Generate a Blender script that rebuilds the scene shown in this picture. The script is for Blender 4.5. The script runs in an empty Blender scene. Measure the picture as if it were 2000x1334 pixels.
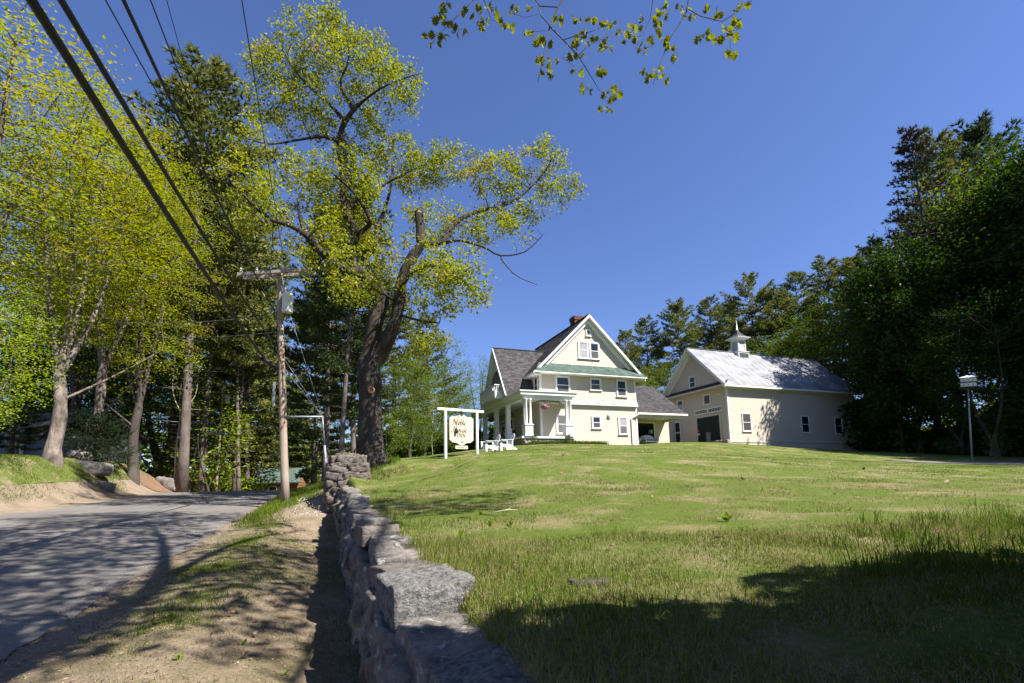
import bpy, math, random
import numpy as np
from mathutils import Vector, noise as mnoise

# ------------------------------------------------------------------ camera, sky, sun, exposure
scene = bpy.context.scene
col = scene.collection
CF, CT, CR, CCY, EYE = 944.0, 0.123, 0.022, 821.4, 1.6
cam_data = bpy.data.cameras.new("camera")
cam = bpy.data.objects.new("camera", cam_data)
col.objects.link(cam)
_r = Vector((math.cos(CR), math.sin(CR) * math.sin(CT), -math.sin(CR) * math.cos(CT)))
_u = Vector((math.sin(CR), -math.cos(CR) * math.sin(CT), math.cos(CR) * math.cos(CT)))
_f = Vector((0, math.cos(CT), math.sin(CT)))
from mathutils import Matrix
cam.matrix_world = Matrix(((_r.x, _u.x, -_f.x, 0), (_r.y, _u.y, -_f.y, 0), (_r.z, _u.z, -_f.z, EYE), (0, 0, 0, 1)))
cam_data.sensor_width = 36.0
cam_data.lens = 36.0 * CF / 2000.0
cam_data.shift_y = (CCY - 667.0) / 2000.0
cam_data.clip_start = 0.05
cam_data.clip_end = 3000
scene.camera = cam

SUN_AZ, SUN_EL = math.radians(119), math.radians(51)
SUN = Vector((math.sin(SUN_AZ) * math.cos(SUN_EL), math.cos(SUN_AZ) * math.cos(SUN_EL), math.sin(SUN_EL)))
world = bpy.data.worlds.new("World")
scene.world = world
world.use_nodes = True
wn = world.node_tree
sky = wn.nodes.new("ShaderNodeTexSky")
sky.sky_type = 'NISHITA'
sky.sun_disc = False
sky.sun_elevation = SUN_EL
sky.sun_rotation = SUN_AZ
sky.altitude = 200
sky.air_density = 1.0
sky.dust_density = 0.3
sky.ozone_density = 4.0
hs = wn.nodes.new("ShaderNodeMix")   # the camera's blue response, over the whole sky alike
hs.data_type = 'RGBA'
hs.blend_type = 'MULTIPLY'
hs.inputs[0].default_value = 1.0
hs.inputs[7].default_value = (.96, 1.01, 1.34, 1)
wn.links.new(sky.outputs[0], hs.inputs[6])
wn.links.new(hs.outputs[2], wn.nodes["Background"].inputs[0])
wn.nodes["Background"].inputs[1].default_value = 0.05
sun_data = bpy.data.lights.new("sun", 'SUN')
sun_data.energy = 5.0
sun_data.angle = math.radians(0.53)
sun_data.color = (1.0, 0.95, 0.87)
sun = bpy.data.objects.new("sun", sun_data)
sun.rotation_euler = SUN.to_track_quat('Z', 'Y').to_euler()
sun.location = (30, -20, 60)
col.objects.link(sun)
vs = scene.view_settings
vs.view_transform = 'Standard'
vs.look = 'None'
vs.exposure = 1.5
vs.gamma = 1.0
vs.use_curve_mapping = False
cyc = scene.cycles
cyc.max_bounces = 6
cyc.diffuse_bounces = 3
cyc.glossy_bounces = 2
cyc.transmission_bounces = 3
cyc.transparent_max_bounces = 4
cyc.caustics_reflective = False
cyc.caustics_refractive = False

# ------------------------------------------------------------------ helpers
rs = np.random.RandomState
V3 = lambda *a: np.array(a, float)


def ray(u, v):
    xr = (u - 1000) / CF; zr = (CCY - v) / CF
    x = xr * math.cos(CR) + zr * math.sin(CR); zc = -xr * math.sin(CR) + zr * math.cos(CR)
    return np.array([x, math.cos(CT) - zc * math.sin(CT), math.sin(CT) + zc * math.cos(CT)])


def at(u, v, Y):
    d = ray(u, v)
    return d * (Y / d[1]) + np.array([0, 0, EYE])


def project(P):
    P = np.asarray(P, float)
    x, y, z = P[..., 0], P[..., 1], P[..., 2] - EYE
    yc = y * math.cos(CT) + z * math.sin(CT); zc = -y * math.sin(CT) + z * math.cos(CT)
    yc = np.where(np.abs(yc) < 1e-6, 1e-6, yc)
    return 1000 + CF * (x * math.cos(CR) - zc * math.sin(CR)) / yc, CCY - CF * (x * math.sin(CR) + zc * math.cos(CR)) / yc, yc


def tag(o, label=None, cat=None, group=None, kind=None):
    if label: o["label"] = label
    if cat: o["category"] = cat
    if group: o["group"] = group
    if kind: o["kind"] = kind
    return o


def empty(name, loc, rz=0, label=None, cat=None, group=None):
    o = bpy.data.objects.new(name, None)
    o.location = tuple(loc); o.rotation_euler = (0, 0, rz)
    o.empty_display_size = 0.2
    col.objects.link(o)
    return tag(o, label, cat, group)


def place(name, mesh, parent=None, mat=None, loc=(0, 0, 0), rot=(0, 0, 0), scl=(1, 1, 1)):
    o = bpy.data.objects.new(name, mesh)
    o.location = tuple(loc); o.rotation_euler = tuple(rot); o.scale = tuple(scl)
    if mat is not None:
        if len(mesh.materials) == 0: mesh.materials.append(mat)
        o.material_slots[0].link = 'OBJECT'
        o.material_slots[0].material = mat
    col.objects.link(o)
    if parent is not None: o.parent = parent
    return o


def copy_tree(o, parent=None):
    c = o.copy(); col.objects.link(c)
    if parent is not None: c.parent = parent
    for ch in list(o.children): copy_tree(ch, c)
    return c


def np_mesh(name, verts, faces, tint=None, smooth=False):
    """verts (N,3), faces (M,k) array or list of lists; tint: one float per face"""
    me = bpy.data.meshes.new(name)
    verts = np.asarray(verts, np.float32)
    me.vertices.add(len(verts)); me.vertices.foreach_set("co", verts.ravel())
    if isinstance(faces, np.ndarray):
        m, k = faces.shape
        idx = faces.astype(np.int32).ravel(); starts = np.arange(m, dtype=np.int32) * k
    else:
        m = len(faces); ln = np.array([len(f) for f in faces], np.int32)
        idx = np.array([i for f in faces for i in f], np.int32)
        starts = np.concatenate([[0], np.cumsum(ln)[:-1]]).astype(np.int32)
    me.loops.add(len(idx)); me.loops.foreach_set("vertex_index", idx)
    me.polygons.add(m); me.polygons.foreach_set("loop_start", starts)
    me.polygons.foreach_set("use_smooth", np.full(m, bool(smooth)))
    if tint is not None:
        a = me.attributes.new("tint", 'FLOAT', 'FACE')
        a.data.foreach_set("value", np.asarray(tint, np.float32))
    me.update(calc_edges=True)
    return me


class MB:
    def __init__(s): s.v = []; s.f = []; s.t = []
    def add(s, vs, fs, t=0.5):
        n = len(s.v); s.v.extend([tuple(p) for p in vs]); s.f.extend([[i + n for i in f] for f in fs]); s.t.extend([t] * len(fs)); return s
    def box(s, x0, x1, y0, y1, z0, z1, t=0.5):
        return s.add([(x0, y0, z0), (x1, y0, z0), (x1, y1, z0), (x0, y1, z0), (x0, y0, z1), (x1, y0, z1), (x1, y1, z1), (x0, y1, z1)],
                     [(0, 3, 2, 1), (4, 5, 6, 7), (0, 1, 5, 4), (1, 2, 6, 5), (2, 3, 7, 6), (3, 0, 4, 7)], t)
    def beam(s, p, q, w, h, up=(0, 0, 1), t=0.5):
        p = Vector(p); q = Vector(q); d = (q - p).normalized(); up = Vector(up)
        x = d.cross(up)
        if x.length < 1e-4: x = d.cross(Vector((1, 0, 0)))
        x.normalize(); y = x.cross(d)
        vs = []
        for c in (p, q):
            for a, b in ((-1, -1), (1, -1), (1, 1), (-1, 1)): vs.append(c + x * (a * w / 2) + y * (b * h / 2))
        return s.add(vs, [(3, 2, 1, 0), (4, 5, 6, 7), (0, 1, 5, 4), (1, 2, 6, 5), (2, 3, 7, 6), (3, 0, 4, 7)], t)
    def prism(s, pts, d, t=0.5):
        """closed polygon pts extruded by vector d"""
        n = len(pts); d = Vector(d)
        vs = [Vector(p) for p in pts] + [Vector(p) + d for p in pts]
        return s.add(vs, [list(range(n - 1, -1, -1)), list(range(n, 2 * n))] + [(i, (i + 1) % n, n + (i + 1) % n, n + i) for i in range(n)], t)
    def tube(s, pts, rad, n=8, cap=True, t=0.5):
        pts = [Vector(p) for p in pts]
        if not hasattr(rad, '__len__'): rad = [rad] * len(pts)
        base = len(s.v); ref = None; vs = []
        for i, p in enumerate(pts):
            d = (pts[min(i + 1, len(pts) - 1)] - pts[max(i - 1, 0)]).normalized()
            if ref is None: ref = Vector((1, 0, 0)) if abs(d.x) < .8 else Vector((0, 1, 0))
            x = (ref - d * ref.dot(d)).normalized(); ref = x; y = d.cross(x)
            for k in range(n):
                a = 2 * math.pi * k / n; vs.append(p + (x * math.cos(a) + y * math.sin(a)) * rad[i])
        fs = []
        for i in range(len(pts) - 1):
            for k in range(n):
                fs.append((i * n + k, i * n + (k + 1) % n, (i + 1) * n + (k + 1) % n, (i + 1) * n + k))
        if cap: fs += [list(range(n - 1, -1, -1)), [(len(pts) - 1) * n + k for k in range(n)]]
        return s.add(vs, fs, t)
    def lathe(s, prof, c=(0, 0, 0), n=16, t=0.5):
        """prof: list of (r, z)"""
        vs = []; c = Vector(c)
        for r, z in prof:
            for k in range(n):
                a = 2 * math.pi * k / n; vs.append((c.x + r * math.cos(a), c.y + r * math.sin(a), c.z + z))
        fs = [(i * n + k, i * n + (k + 1) % n, (i + 1) * n + (k + 1) % n, (i + 1) * n + k) for i in range(len(prof) - 1) for k in range(n)]
        fs += [list(range(n - 1, -1, -1)), [(len(prof) - 1) * n + k for k in range(n)]]
        return s.add(vs, fs, t)
    def mesh(s, name, smooth=False):
        return np_mesh(name, np.array(s.v, float).reshape(-1, 3), s.f, s.t, smooth)
    def build(s, name, mat, parent=None, smooth=False, kind=None, loc=(0, 0, 0)):
        me = s.mesh(name, smooth); me.materials.append(mat)
        o = place(name, me, parent, None, loc)
        if kind: o["kind"] = kind
        return o


def lap(mb, O, U, W, N, v0, v1, e, lim, th=0.012, tab=None, rng=None):
    """lapped courses (clapboards, shingles): O origin, U along, W up the surface, N outward"""
    O, U, W, N = (np.array(a, float) for a in (O, U, W, N))
    v = v0; k = 0
    while v < v1 - 1e-4:
        vt = min(v + e, v1)
        a0, a1 = lim(v); b0, b1 = lim(vt)
        if max(a1 - a0, b1 - b0) > 0.02:
            if tab is None:
                cuts = [0, 1]
            else:
                L = max(a1 - a0, .01); n = max(1, int(L / tab)); off = (k % 3) / 3.0
                cuts = sorted(set([0.0, 1.0] + [min(max((i + off + (rng.rand() - .5) * .25) / n, 0), 1) for i in range(n)]))
            for c0, c1 in zip(cuts[:-1], cuts[1:]):
                if c1 - c0 < 1e-4: continue
                jit = th * (1 if tab is None else .7 + .6 * rng.rand())
                p0 = O + U * (a0 + (a1 - a0) * c0) + W * v; p1 = O + U * (a0 + (a1 - a0) * c1) + W * v
                q1 = O + U * (b0 + (b1 - b0) * c1) + W * vt; q0 = O + U * (b0 + (b1 - b0) * c0) + W * vt
                mb.add([p0, p1, p1 + N * jit, p0 + N * jit, q1 + N * .001, q0 + N * .001], [(0, 1, 2, 3), (3, 2, 4, 5)],
                       .5 if tab is None else rng.rand())
        v = vt; k += 1
    return mb


def vnoise(x, y, sc, seed=0):
    """smooth 2D value noise, -1..1"""
    x = np.asarray(x, float) / sc + seed * 17.3; y = np.asarray(y, float) / sc - seed * 9.1
    xi = np.floor(x); yi = np.floor(y); fx = x - xi; fy = y - yi
    fx = fx * fx * (3 - 2 * fx); fy = fy * fy * (3 - 2 * fy)
    def h(a, b):
        s = np.sin(a * 127.1 + b * 311.7 + seed * 74.7) * 43758.5453
        return (s - np.floor(s)) * 2 - 1
    return (h(xi, yi) * (1 - fx) + h(xi + 1, yi) * fx) * (1 - fy) + (h(xi, yi + 1) * (1 - fx) + h(xi + 1, yi + 1) * fx) * fy


def sstep(a, b, x):
    t = np.clip((np.asarray(x, float) - a) / (b - a), 0, 1)
    return t * t * (3 - 2 * t)


# ------------------------------------------------------------------ materials
def nodes_of(name):
    m = bpy.data.materials.new(name); m.use_nodes = True
    return m, m.node_tree.nodes, m.node_tree.links


def mixrgb(N, L, fac, a, b, mode='MIX'):
    n = N.new("ShaderNodeMix"); n.data_type = 'RGBA'; n.blend_type = mode
    for sock, val in ((n.inputs[0], fac), (n.inputs[6], a), (n.inputs[7], b)):
        if isinstance(val, (int, float)): sock.default_value = val
        elif isinstance(val, tuple): sock.default_value = (*val, 1) if len(val) == 3 else val
        else: L.new(val, sock)
    return n.outputs[2]


def ramp(N, L, src, p0, p1):
    r = N.new("ShaderNodeMapRange"); r.inputs[1].default_value = p0; r.inputs[2].default_value = p1
    L.new(src, r.inputs[0]); return r.outputs[0]


def noise_tex(N, L, scale, detail=4, coord='obj', rough=.55, stretch=None):
    t = N.new("ShaderNodeTexNoise"); t.inputs["Scale"].default_value = scale; t.inputs["Detail"].default_value = detail
    t.inputs["Roughness"].default_value = rough
    if coord == 'obj':
        c = N.new("ShaderNodeTexCoord").outputs["Object"]
    else:
        c = N.new("ShaderNodeNewGeometry").outputs["Position"]
    if stretch:
        mp = N.new("ShaderNodeMapping"); mp.inputs["Scale"].default_value = stretch; L.new(c, mp.inputs[0]); c = mp.outputs[0]
    L.new(c, t.inputs["Vector"])
    return t.outputs[0]


def mat_noise(name, c0, c1, scale=3, rough=.8, bump=0.0, bscale=30, detail=4, stretch=None, c2=None, c2scale=1.0, c2lo=.55, c2hi=.7, tint=0.0, metallic=0, spec=.3, coord='obj', bdist=.02):
    m, N, L = nodes_of(name)
    b = N["Principled BSDF"]
    f = ramp(N, L, noise_tex(N, L, scale, detail, coord, .6, stretch), .3, .7)
    c = mixrgb(N, L, f, c0, c1)
    if c2 is not None:
        g = ramp(N, L, noise_tex(N, L, c2scale, 3, coord), c2lo, c2hi)
        c = mixrgb(N, L, g, c, c2)
    if tint:
        a = N.new("ShaderNodeAttribute"); a.attribute_name = "tint"
        hsv = N.new("ShaderNodeHueSaturation"); L.new(c, hsv.inputs["Color"])
        mr = N.new("ShaderNodeMapRange"); mr.inputs[3].default_value = 1 - tint; mr.inputs[4].default_value = 1 + tint
        L.new(a.outputs["Fac"], mr.inputs[0]); L.new(mr.outputs[0], hsv.inputs["Value"]); c = hsv.outputs[0]
    L.new(c, b.inputs["Base Color"])
    b.inputs["Roughness"].default_value = rough
    b.inputs["Metallic"].default_value = metallic
    b.inputs["Specular IOR Level"].default_value = spec
    if bump:
        bt = noise_tex(N, L, bscale, 6, coord, .65, stretch)
        bp = N.new("ShaderNodeBump"); bp.inputs["Strength"].default_value = bump; bp.inputs["Distance"].default_value = bdist
        L.new(bt, bp.inputs["Height"]); L.new(bp.outputs[0], b.inputs["Normal"])
    return m


def mat_leaf(name, c0, c1, c2=None, trans=.45, accent=.85, patch=1.6, objvar=.12):
    """two leaf colours mixed by a per leaf tint and a third for tinted clumps; diffuse + translucent"""
    m, N, L = nodes_of(name)
    N.remove(N["Principled BSDF"])
    a = N.new("ShaderNodeAttribute"); a.attribute_name = "tint"
    c = mixrgb(N, L, a.outputs["Fac"], c0, c1)
    if c2 is not None:
        g = ramp(N, L, noise_tex(N, L, 1 / patch, 2), accent - .12, accent + .05)
        c = mixrgb(N, L, g, c, c2)
    oi = N.new("ShaderNodeObjectInfo")
    hsv = N.new("ShaderNodeHueSaturation"); L.new(c, hsv.inputs["Color"])
    mr = N.new("ShaderNodeMapRange"); mr.inputs[3].default_value = 1 - objvar; mr.inputs[4].default_value = 1 + objvar
    L.new(oi.outputs["Random"], mr.inputs[0]); L.new(mr.outputs[0], hsv.inputs["Value"])
    c = hsv.outputs[0]
    d = N.new("ShaderNodeBsdfDiffuse"); t = N.new("ShaderNodeBsdfTranslucent"); g = N.new("ShaderNodeBsdfGlossy")
    g.inputs["Roughness"].default_value = .45
    L.new(c, d.inputs[0])
    hs2 = N.new("ShaderNodeHueSaturation"); hs2.inputs["Saturation"].default_value = 1.15; hs2.inputs["Value"].default_value = 1.25
    L.new(c, hs2.inputs["Color"]); L.new(hs2.outputs[0], t.inputs[0])
    mx = N.new("ShaderNodeMixShader"); mx.inputs[0].default_value = trans
    L.new(d.outputs[0], mx.inputs[1]); L.new(t.outputs[0], mx.inputs[2])
    mx2 = N.new("ShaderNodeMixShader"); mx2.inputs[0].default_value = .012
    L.new(mx.outputs[0], mx2.inputs[1]); L.new(g.outputs[0], mx2.inputs[2])
    L.new(mx2.outputs[0], N["Material Output"].inputs[0])
    return m


def mat_plain(name, c, rough=.6, metallic=0, spec=.4):
    return mat_noise(name, tuple(x * .93 for x in c), tuple(min(1, x * 1.05) for x in c), 6, rough, metallic=metallic, spec=spec)


M = {}
M['cream'] = mat_noise('cream_paint', (.455, .405, .33), (.49, .435, .355), .8, .6)
M['white'] = mat_noise('white_paint', (.58, .585, .57), (.64, .64, .625), 2, .5)
M['soffit'] = mat_noise('soffit_paint', (.66, .70, .66), (.72, .75, .70), 2, .6)
M['shingle'] = mat_noise('dark_shingle', (.032, .030, .032), (.066, .061, .064), 5, .9, .5, 60, tint=.45)
M['green_shingle'] = mat_noise('green_shingle', (.050, .080, .068), (.085, .120, .102), 3, .9, .4, 60, tint=.25, c2=(.035, .05, .045), c2scale=2.0, c2lo=.6, c2hi=.75)
M['band_shingle'] = mat_noise('grey_green_shingle', (.24, .29, .27), (.33, .37, .34), 3, .9, .3, 60, tint=.2)
M['metal_roof'] = mat_noise('silver_roof_paint', (.13, .134, .142), (.23, .23, .24), .55, .45, .15, 3, 6, metallic=.0, spec=.4, c2=(.30, .30, .305), c2scale=.9, c2lo=.45, c2hi=.7, stretch=(1, 2.2, 2.2))
M['brick'] = mat_noise('chimney_brick', (.11, .05, .042), (.17, .078, .062), 9, .9, .3, 40, tint=.3)
M['mortar'] = mat_plain('mortar', (.3, .26, .23), .95)
M['dark_trim'] = mat_plain('dark_trim', (.05, .055, .055), .6)
M['barn_door'] = mat_noise('dark_green_door', (.008, .014, .011), (.014, .022, .017), 4, .7)
def mat_glass(name, c, rough):
    m, N, L = nodes_of(name); b = N["Principled BSDF"]
    b.inputs["Base Color"].default_value = (*c, 1); b.inputs["Roughness"].default_value = rough; b.inputs["Specular IOR Level"].default_value = .5
    return m
M['glass'] = mat_glass('window_glass', (.012, .014, .016), .04)
M['screen'] = mat_glass('window_screen', (.045, .045, .047), .5)
M['blind'] = mat_noise('pale_blind', (.24, .24, .24), (.32, .32, .32), 3, .3, spec=.5)
M['curtain'] = mat_noise('sheer_curtain', (.05, .05, .05), (.15, .15, .145), 14, .5, stretch=(6, 6, .3))
M['foundation'] = mat_noise('foundation_stone', (.32, .25, .20), (.44, .36, .30), 6, .9, .5, 25, tint=.25)
M['oakbark'] = mat_noise('oak_bark', (.018, .014, .011), (.065, .053, .044), 3.2, .95, 1.0, 9, 6, stretch=(1, 1, .16), bdist=.08)
M['maplebark'] = mat_noise('maple_bark', (.09, .07, .056), (.30, .25, .21), 4.5, .95, 1.0, 12, 6, stretch=(1, 1, .22), c2=(.06, .048, .04), c2scale=1.2, c2lo=.48, c2hi=.66, bdist=.10)
M['pinebark'] = mat_noise('pine_bark', (.06, .045, .04), (.17, .135, .12), 3.0, .95, 1.0, 9, 6, stretch=(1, 1, .3), bdist=.05)
M['darkbark'] = mat_noise('dark_bark', (.035, .028, .024), (.09, .075, .065), 3.0, .95, .8, 9, 6, stretch=(1, 1, .3), bdist=.04)
M['palebark'] = mat_noise('pale_bark', (.28, .24, .18), (.42, .37, .29), 4, .9, .4, 12, stretch=(1, 1, .4))
M['cutwood'] = mat_noise('cut_wood', (.20, .09, .05), (.33, .18, .11), 8, .9)
M['oakleaf'] = mat_leaf('oak_leaf', (.135, .165, .016), (.29, .30, .034), (.27, .23, .04), .5, .66)
M['oakleaf_near'] = mat_leaf('near_oak_leaf', (.15, .17, .016), (.36, .35, .034), (.17, .10, .035), .5, .68, .25)
M['mapleleaf'] = mat_leaf('maple_leaf', (.155, .20, .010), (.315, .335, .016), (.37, .27, .03), .5, .66, 3.0)
M['mapleleaf_lime'] = mat_leaf('lime_maple_leaf', (.135, .21, .010), (.27, .345, .018), (.33, .33, .03), .5, .66, 3.0)
M['mapleleaf_orange'] = mat_leaf('bronze_maple_leaf', (.20, .20, .018), (.34, .27, .04), (.20, .24, .02), .5, .52, 2.5)
M['hardleaf'] = mat_leaf('hardwood_leaf', (.06, .105, .012), (.13, .19, .018), (.17, .22, .025), .45, .62, 3.0)
M['hardleaf_light'] = mat_leaf('light_hardwood_leaf', (.09, .145, .018), (.17, .235, .03), (.17, .19, .03), .45, .64, 2.5)
M['hardleaf_shaded'] = mat_leaf('shaded_hardwood_leaf', (.018, .040, .006), (.045, .082, .010), None, .4)  # hardwood green darkened, the wood's shade put into the leaf colour
M['pineleaf'] = mat_leaf('pine_needle', (.08, .10, .030), (.185, .205, .055), (.22, .22, .055), .25, .62, 2.2)
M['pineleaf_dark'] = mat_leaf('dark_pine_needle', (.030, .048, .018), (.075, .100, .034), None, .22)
M['spruceleaf'] = mat_leaf('browning_spruce_needle', (.045, .035, .022), (.085, .055, .035), (.03, .045, .02), .2, .58, 2.5)
M['yewleaf'] = mat_leaf('yew_needle', (.018, .036, .014), (.045, .072, .026), None, .2)
M['grassblade'] = None
M['asphalt'] = None
M['wood_pole'] = mat_noise('weathered_pole', (.20, .155, .115), (.34, .28, .225), 3, .9, .6, 14, stretch=(6, 6, .25), c2=(.33, .20, .12), c2scale=.6, c2lo=.5, c2hi=.7)
M['grey_wood'] = mat_noise('grey_wood', (.26, .23, .20), (.40, .36, .32), 3, .9, .4, 14, stretch=(.4, 6, 6))
M['galv'] = mat_noise('galvanised_steel', (.22, .23, .24), (.30, .31, .32), 6, .5, metallic=.2)
M['can'] = mat_noise('transformer_paint', (.56, .60, .60), (.63, .66, .66), 4, .4)
M['porcelain'] = mat_plain('porcelain', (.6, .6, .6), .25)
M['cable'] = mat_plain('black_cable', (.012, .012, .012), .5)
M['wire_pale'] = mat_plain('aluminium_wire', (.22, .22, .22), .5, .0)
M['signface'] = mat_noise('sign_cream', (.46, .40, .31), (.50, .435, .34), 2, .6)
M['signink'] = mat_plain('sign_bronze_paint', (.06, .035, .012), .6)
M['iron'] = mat_plain('black_iron', (.02, .02, .02), .5)
M['dirt'] = None
M['stone'] = mat_noise('wall_stone', (.075, .068, .062), (.235, .21, .185), 9, .92, 1.0, 30, 10, c2=(.30, .29, .275), c2scale=13, c2lo=.60, c2hi=.66, coord='pos', bdist=.03)
M['stone_warm'] = mat_noise('wall_stone_warm', (.078, .068, .060), (.190, .165, .145), 8, .92, 1.0, 30, 10, c2=(.06, .055, .052), c2scale=10, c2lo=.58, c2hi=.66, coord='pos', bdist=.03)
M['stone_pale'] = mat_noise('granite_slab', (.085, .082, .078), (.27, .262, .25), 42, .9, 1.0, 70, 10, c2=(.065, .063, .06), c2scale=24, c2lo=.50, c2hi=.68, coord='pos', bdist=.03)
M['pier_stone'] = mat_noise('pier_stone', (.055, .045, .038), (.165, .138, .115), 8, .92, 1.0, 30, 10, c2=(.035, .03, .027), c2scale=9, c2lo=.56, c2hi=.68, coord='pos', bdist=.03)
M['joint'] = mat_plain('wall_mortar', (.10, .085, .075), .95)
# ------------------------------------------------------------------ terrain
P0 = np.array([-4.44, 4.36]); RD = np.array([-.36, .933]); RN = np.array([.933, .36])
WALL_END = 10.9


def st_of(x, y):
    dx = np.asarray(x, float) - P0[0]; dy = np.asarray(y, float) - P0[1]
    return dx * RD[0] + dy * RD[1], dx * RN[0] + dy * RN[1]


def xy_of(s, t):
    return P0[0] + s * RD[0] + t * RN[0], P0[1] + s * RD[1] + t * RN[1]


def road_z(s, t):
    s = np.asarray(s, float); t = np.asarray(t, float)
    base = .161 + .0345 * np.minimum(s, 30)
    u = np.clip(s - 30, 0, None)
    base = base + np.where(u < 12, .0345 * u - .0042 * u * u, .0345 * 12 - .0042 * 144 - .066 * (u - 12))
    base = np.maximum(base, -3.0)
    rise = .40 - .30 * sstep(9, 20, s)
    tt = np.clip(t, -8.5, 6)
    return base + .0133 * tt + rise * np.clip(-tt / 7.7, 0, 1.1)


_u2 = np.array([.936, .352]); _n2 = np.array([-.352, .936])
def hxy(a, b): return (2.14 + a * _u2[0] + b * _n2[0], 35.52 + a * _u2[1] + b * _n2[1])
_cp = []
for s_ in (-14, -8, -3, 1, 5, 9, 12): 
    x_, y_ = xy_of(s_, 3.6); _cp.append((x_, y_, .88 if y_ < 2 else .87 + .05 * (y_ - 2)))
_cp += [(3, 3.2, 1.0), (6, 3.5, 1.02), (12, 3, .98), (20, 5, 1.0), (10, -8, .9), (3, -6, .9), (0, 14, 1.93), (6, 12, 1.62), (14, 14, 1.5), (22, 16, 1.45),
        (30, 20, 1.6), (25, 24.5, 1.78), (27.5, 30, 2.32), (40, 30, 2.0), (34.2, 47.5, 3.7), (18.6, 41, 4.32), (12.66, 30, 3.2), (18, 30, 2.75), (24, 36, 3.1),
        (-2.6, 19.7, 2.58), (-1.5, 20.6, 2.75), (-5.9, 20.5, 2.6), (-1.2, 27, 3.22), (-.4, 27, 3.27), (*hxy(8.4, -.5), 4.12), (*hxy(3, -1.0), 4.1), (*hxy(-2, -2.2), 3.98),
        (*hxy(-4, 8), 3.7), (*hxy(4, 14), 4.3), (13, 38, 4.25), (-6.5, 30, 3.08), (-14, 38, 2.6), (0, 62, 4.5), (30, 70, 4.5), (-15, 60, 2.4), (50, 45, 2.8), (60, 20, 2), (60, 75, 4.5), (-10, 85, 3), (-6, 16, 2.25), (-7.5, 24, 2.35)]
_cp = np.array(_cp)
def _tps(d2): return np.where(d2 > 1e-9, .5 * d2 * np.log(np.maximum(d2, 1e-12)), 0)
_n = len(_cp)
_A = np.zeros((_n + 3, _n + 3))
_A[:_n, :_n] = _tps(((_cp[:, None, :2] - _cp[None, :, :2]) ** 2).sum(-1)) + np.eye(_n) * 1.5
_A[:_n, _n] = 1; _A[:_n, _n + 1:] = _cp[:, :2]; _A[_n, :_n] = 1; _A[_n + 1:, :_n] = _cp[:, :2].T
_w = np.linalg.solve(_A, np.concatenate([_cp[:, 2], [0, 0, 0]]))


def lawn_z(x, y):
    x = np.asarray(x, float); y = np.asarray(y, float); sh = x.shape
    q = np.stack([x.ravel(), y.ravel()], 1); out = np.empty(len(q))
    for i in range(0, len(q), 8000):
        b = q[i:i + 8000]; d2 = ((b[:, None] - _cp[None, :, :2]) ** 2).sum(-1)
        out[i:i + 8000] = _tps(d2) @ _w[:_n] + _w[_n] + b @ _w[_n + 1:]
    return np.clip(out, .3, 5).reshape(sh)


def bank_z(s, t):
    """left of the road: sandy foot, steep grass bank, then the wood floor"""
    e = road_z(s, -7.9)
    d = -7.9 - np.asarray(t, float)
    h = 2.15 - 1.2 * sstep(39, 50, s)
    up = .14 * sstep(0, 1.4, d) + h * sstep(.8, 3.9, d)
    far = sstep(45, 55, s)
    return (e + up) * (1 - far) + (np.maximum(e, 1.0) + .25 * sstep(0, 4, d)) * far


def ground(x, y):
    x = np.asarray(x, float); y = np.asarray(y, float)
    s, t = st_of(x, y)
    zr = road_z(s, t); zl = lawn_z(x, y); zb = bank_z(s, t)
    verge = zr + .06 * sstep(0, 1.2, t) + .02 * vnoise(x, y, .8, 3) - .28 * sstep(1.2, 2.9, t) * (1 - sstep(8, 11, s))
    wall = np.where(t > 3.2, zl - .42 * (1 - sstep(3.12, 3.36, t + .05 * vnoise(x, y, .3, 7))), verge)
    bl = sstep(.2, 5.5, t); nowall = verge * (1 - bl) + np.maximum(zl, 1.0) * bl
    k = sstep(WALL_END - .3, WALL_END + 1.2, s)
    right = wall * (1 - k) + nowall * k
    return np.where(t < -7.9, zb, np.where(t < 0, zr, right))


def gz(x, y): return float(ground(np.array([x]), np.array([y]))[0])


def sheet(name, S, T, zoff, mat, kind="structure", rough=0.0, rsc=.35, jag=None):
    s, t = np.meshgrid(S, T, indexing='ij')
    if jag is not None: t = t + jag(s, t)
    x, y = xy_of(s, t)
    z = ground(x, y) + zoff
    if rough: z = z + rough * vnoise(x, y, rsc, 5) + rough * .5 * vnoise(x, y, rsc * .4, 8)
    n, m = s.shape
    i = np.arange((n - 1) * m).reshape(n - 1, m)[:, :-1]
    f = np.stack([i, i + 1, i + 1 + m, i + m], -1).reshape(-1, 4)[:, ::-1]
    me = np_mesh(name, np.stack([x, y, z], -1).reshape(-1, 3), f, None, True)
    me.materials.append(mat)
    return tag(place(name, me), kind=kind)


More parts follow.
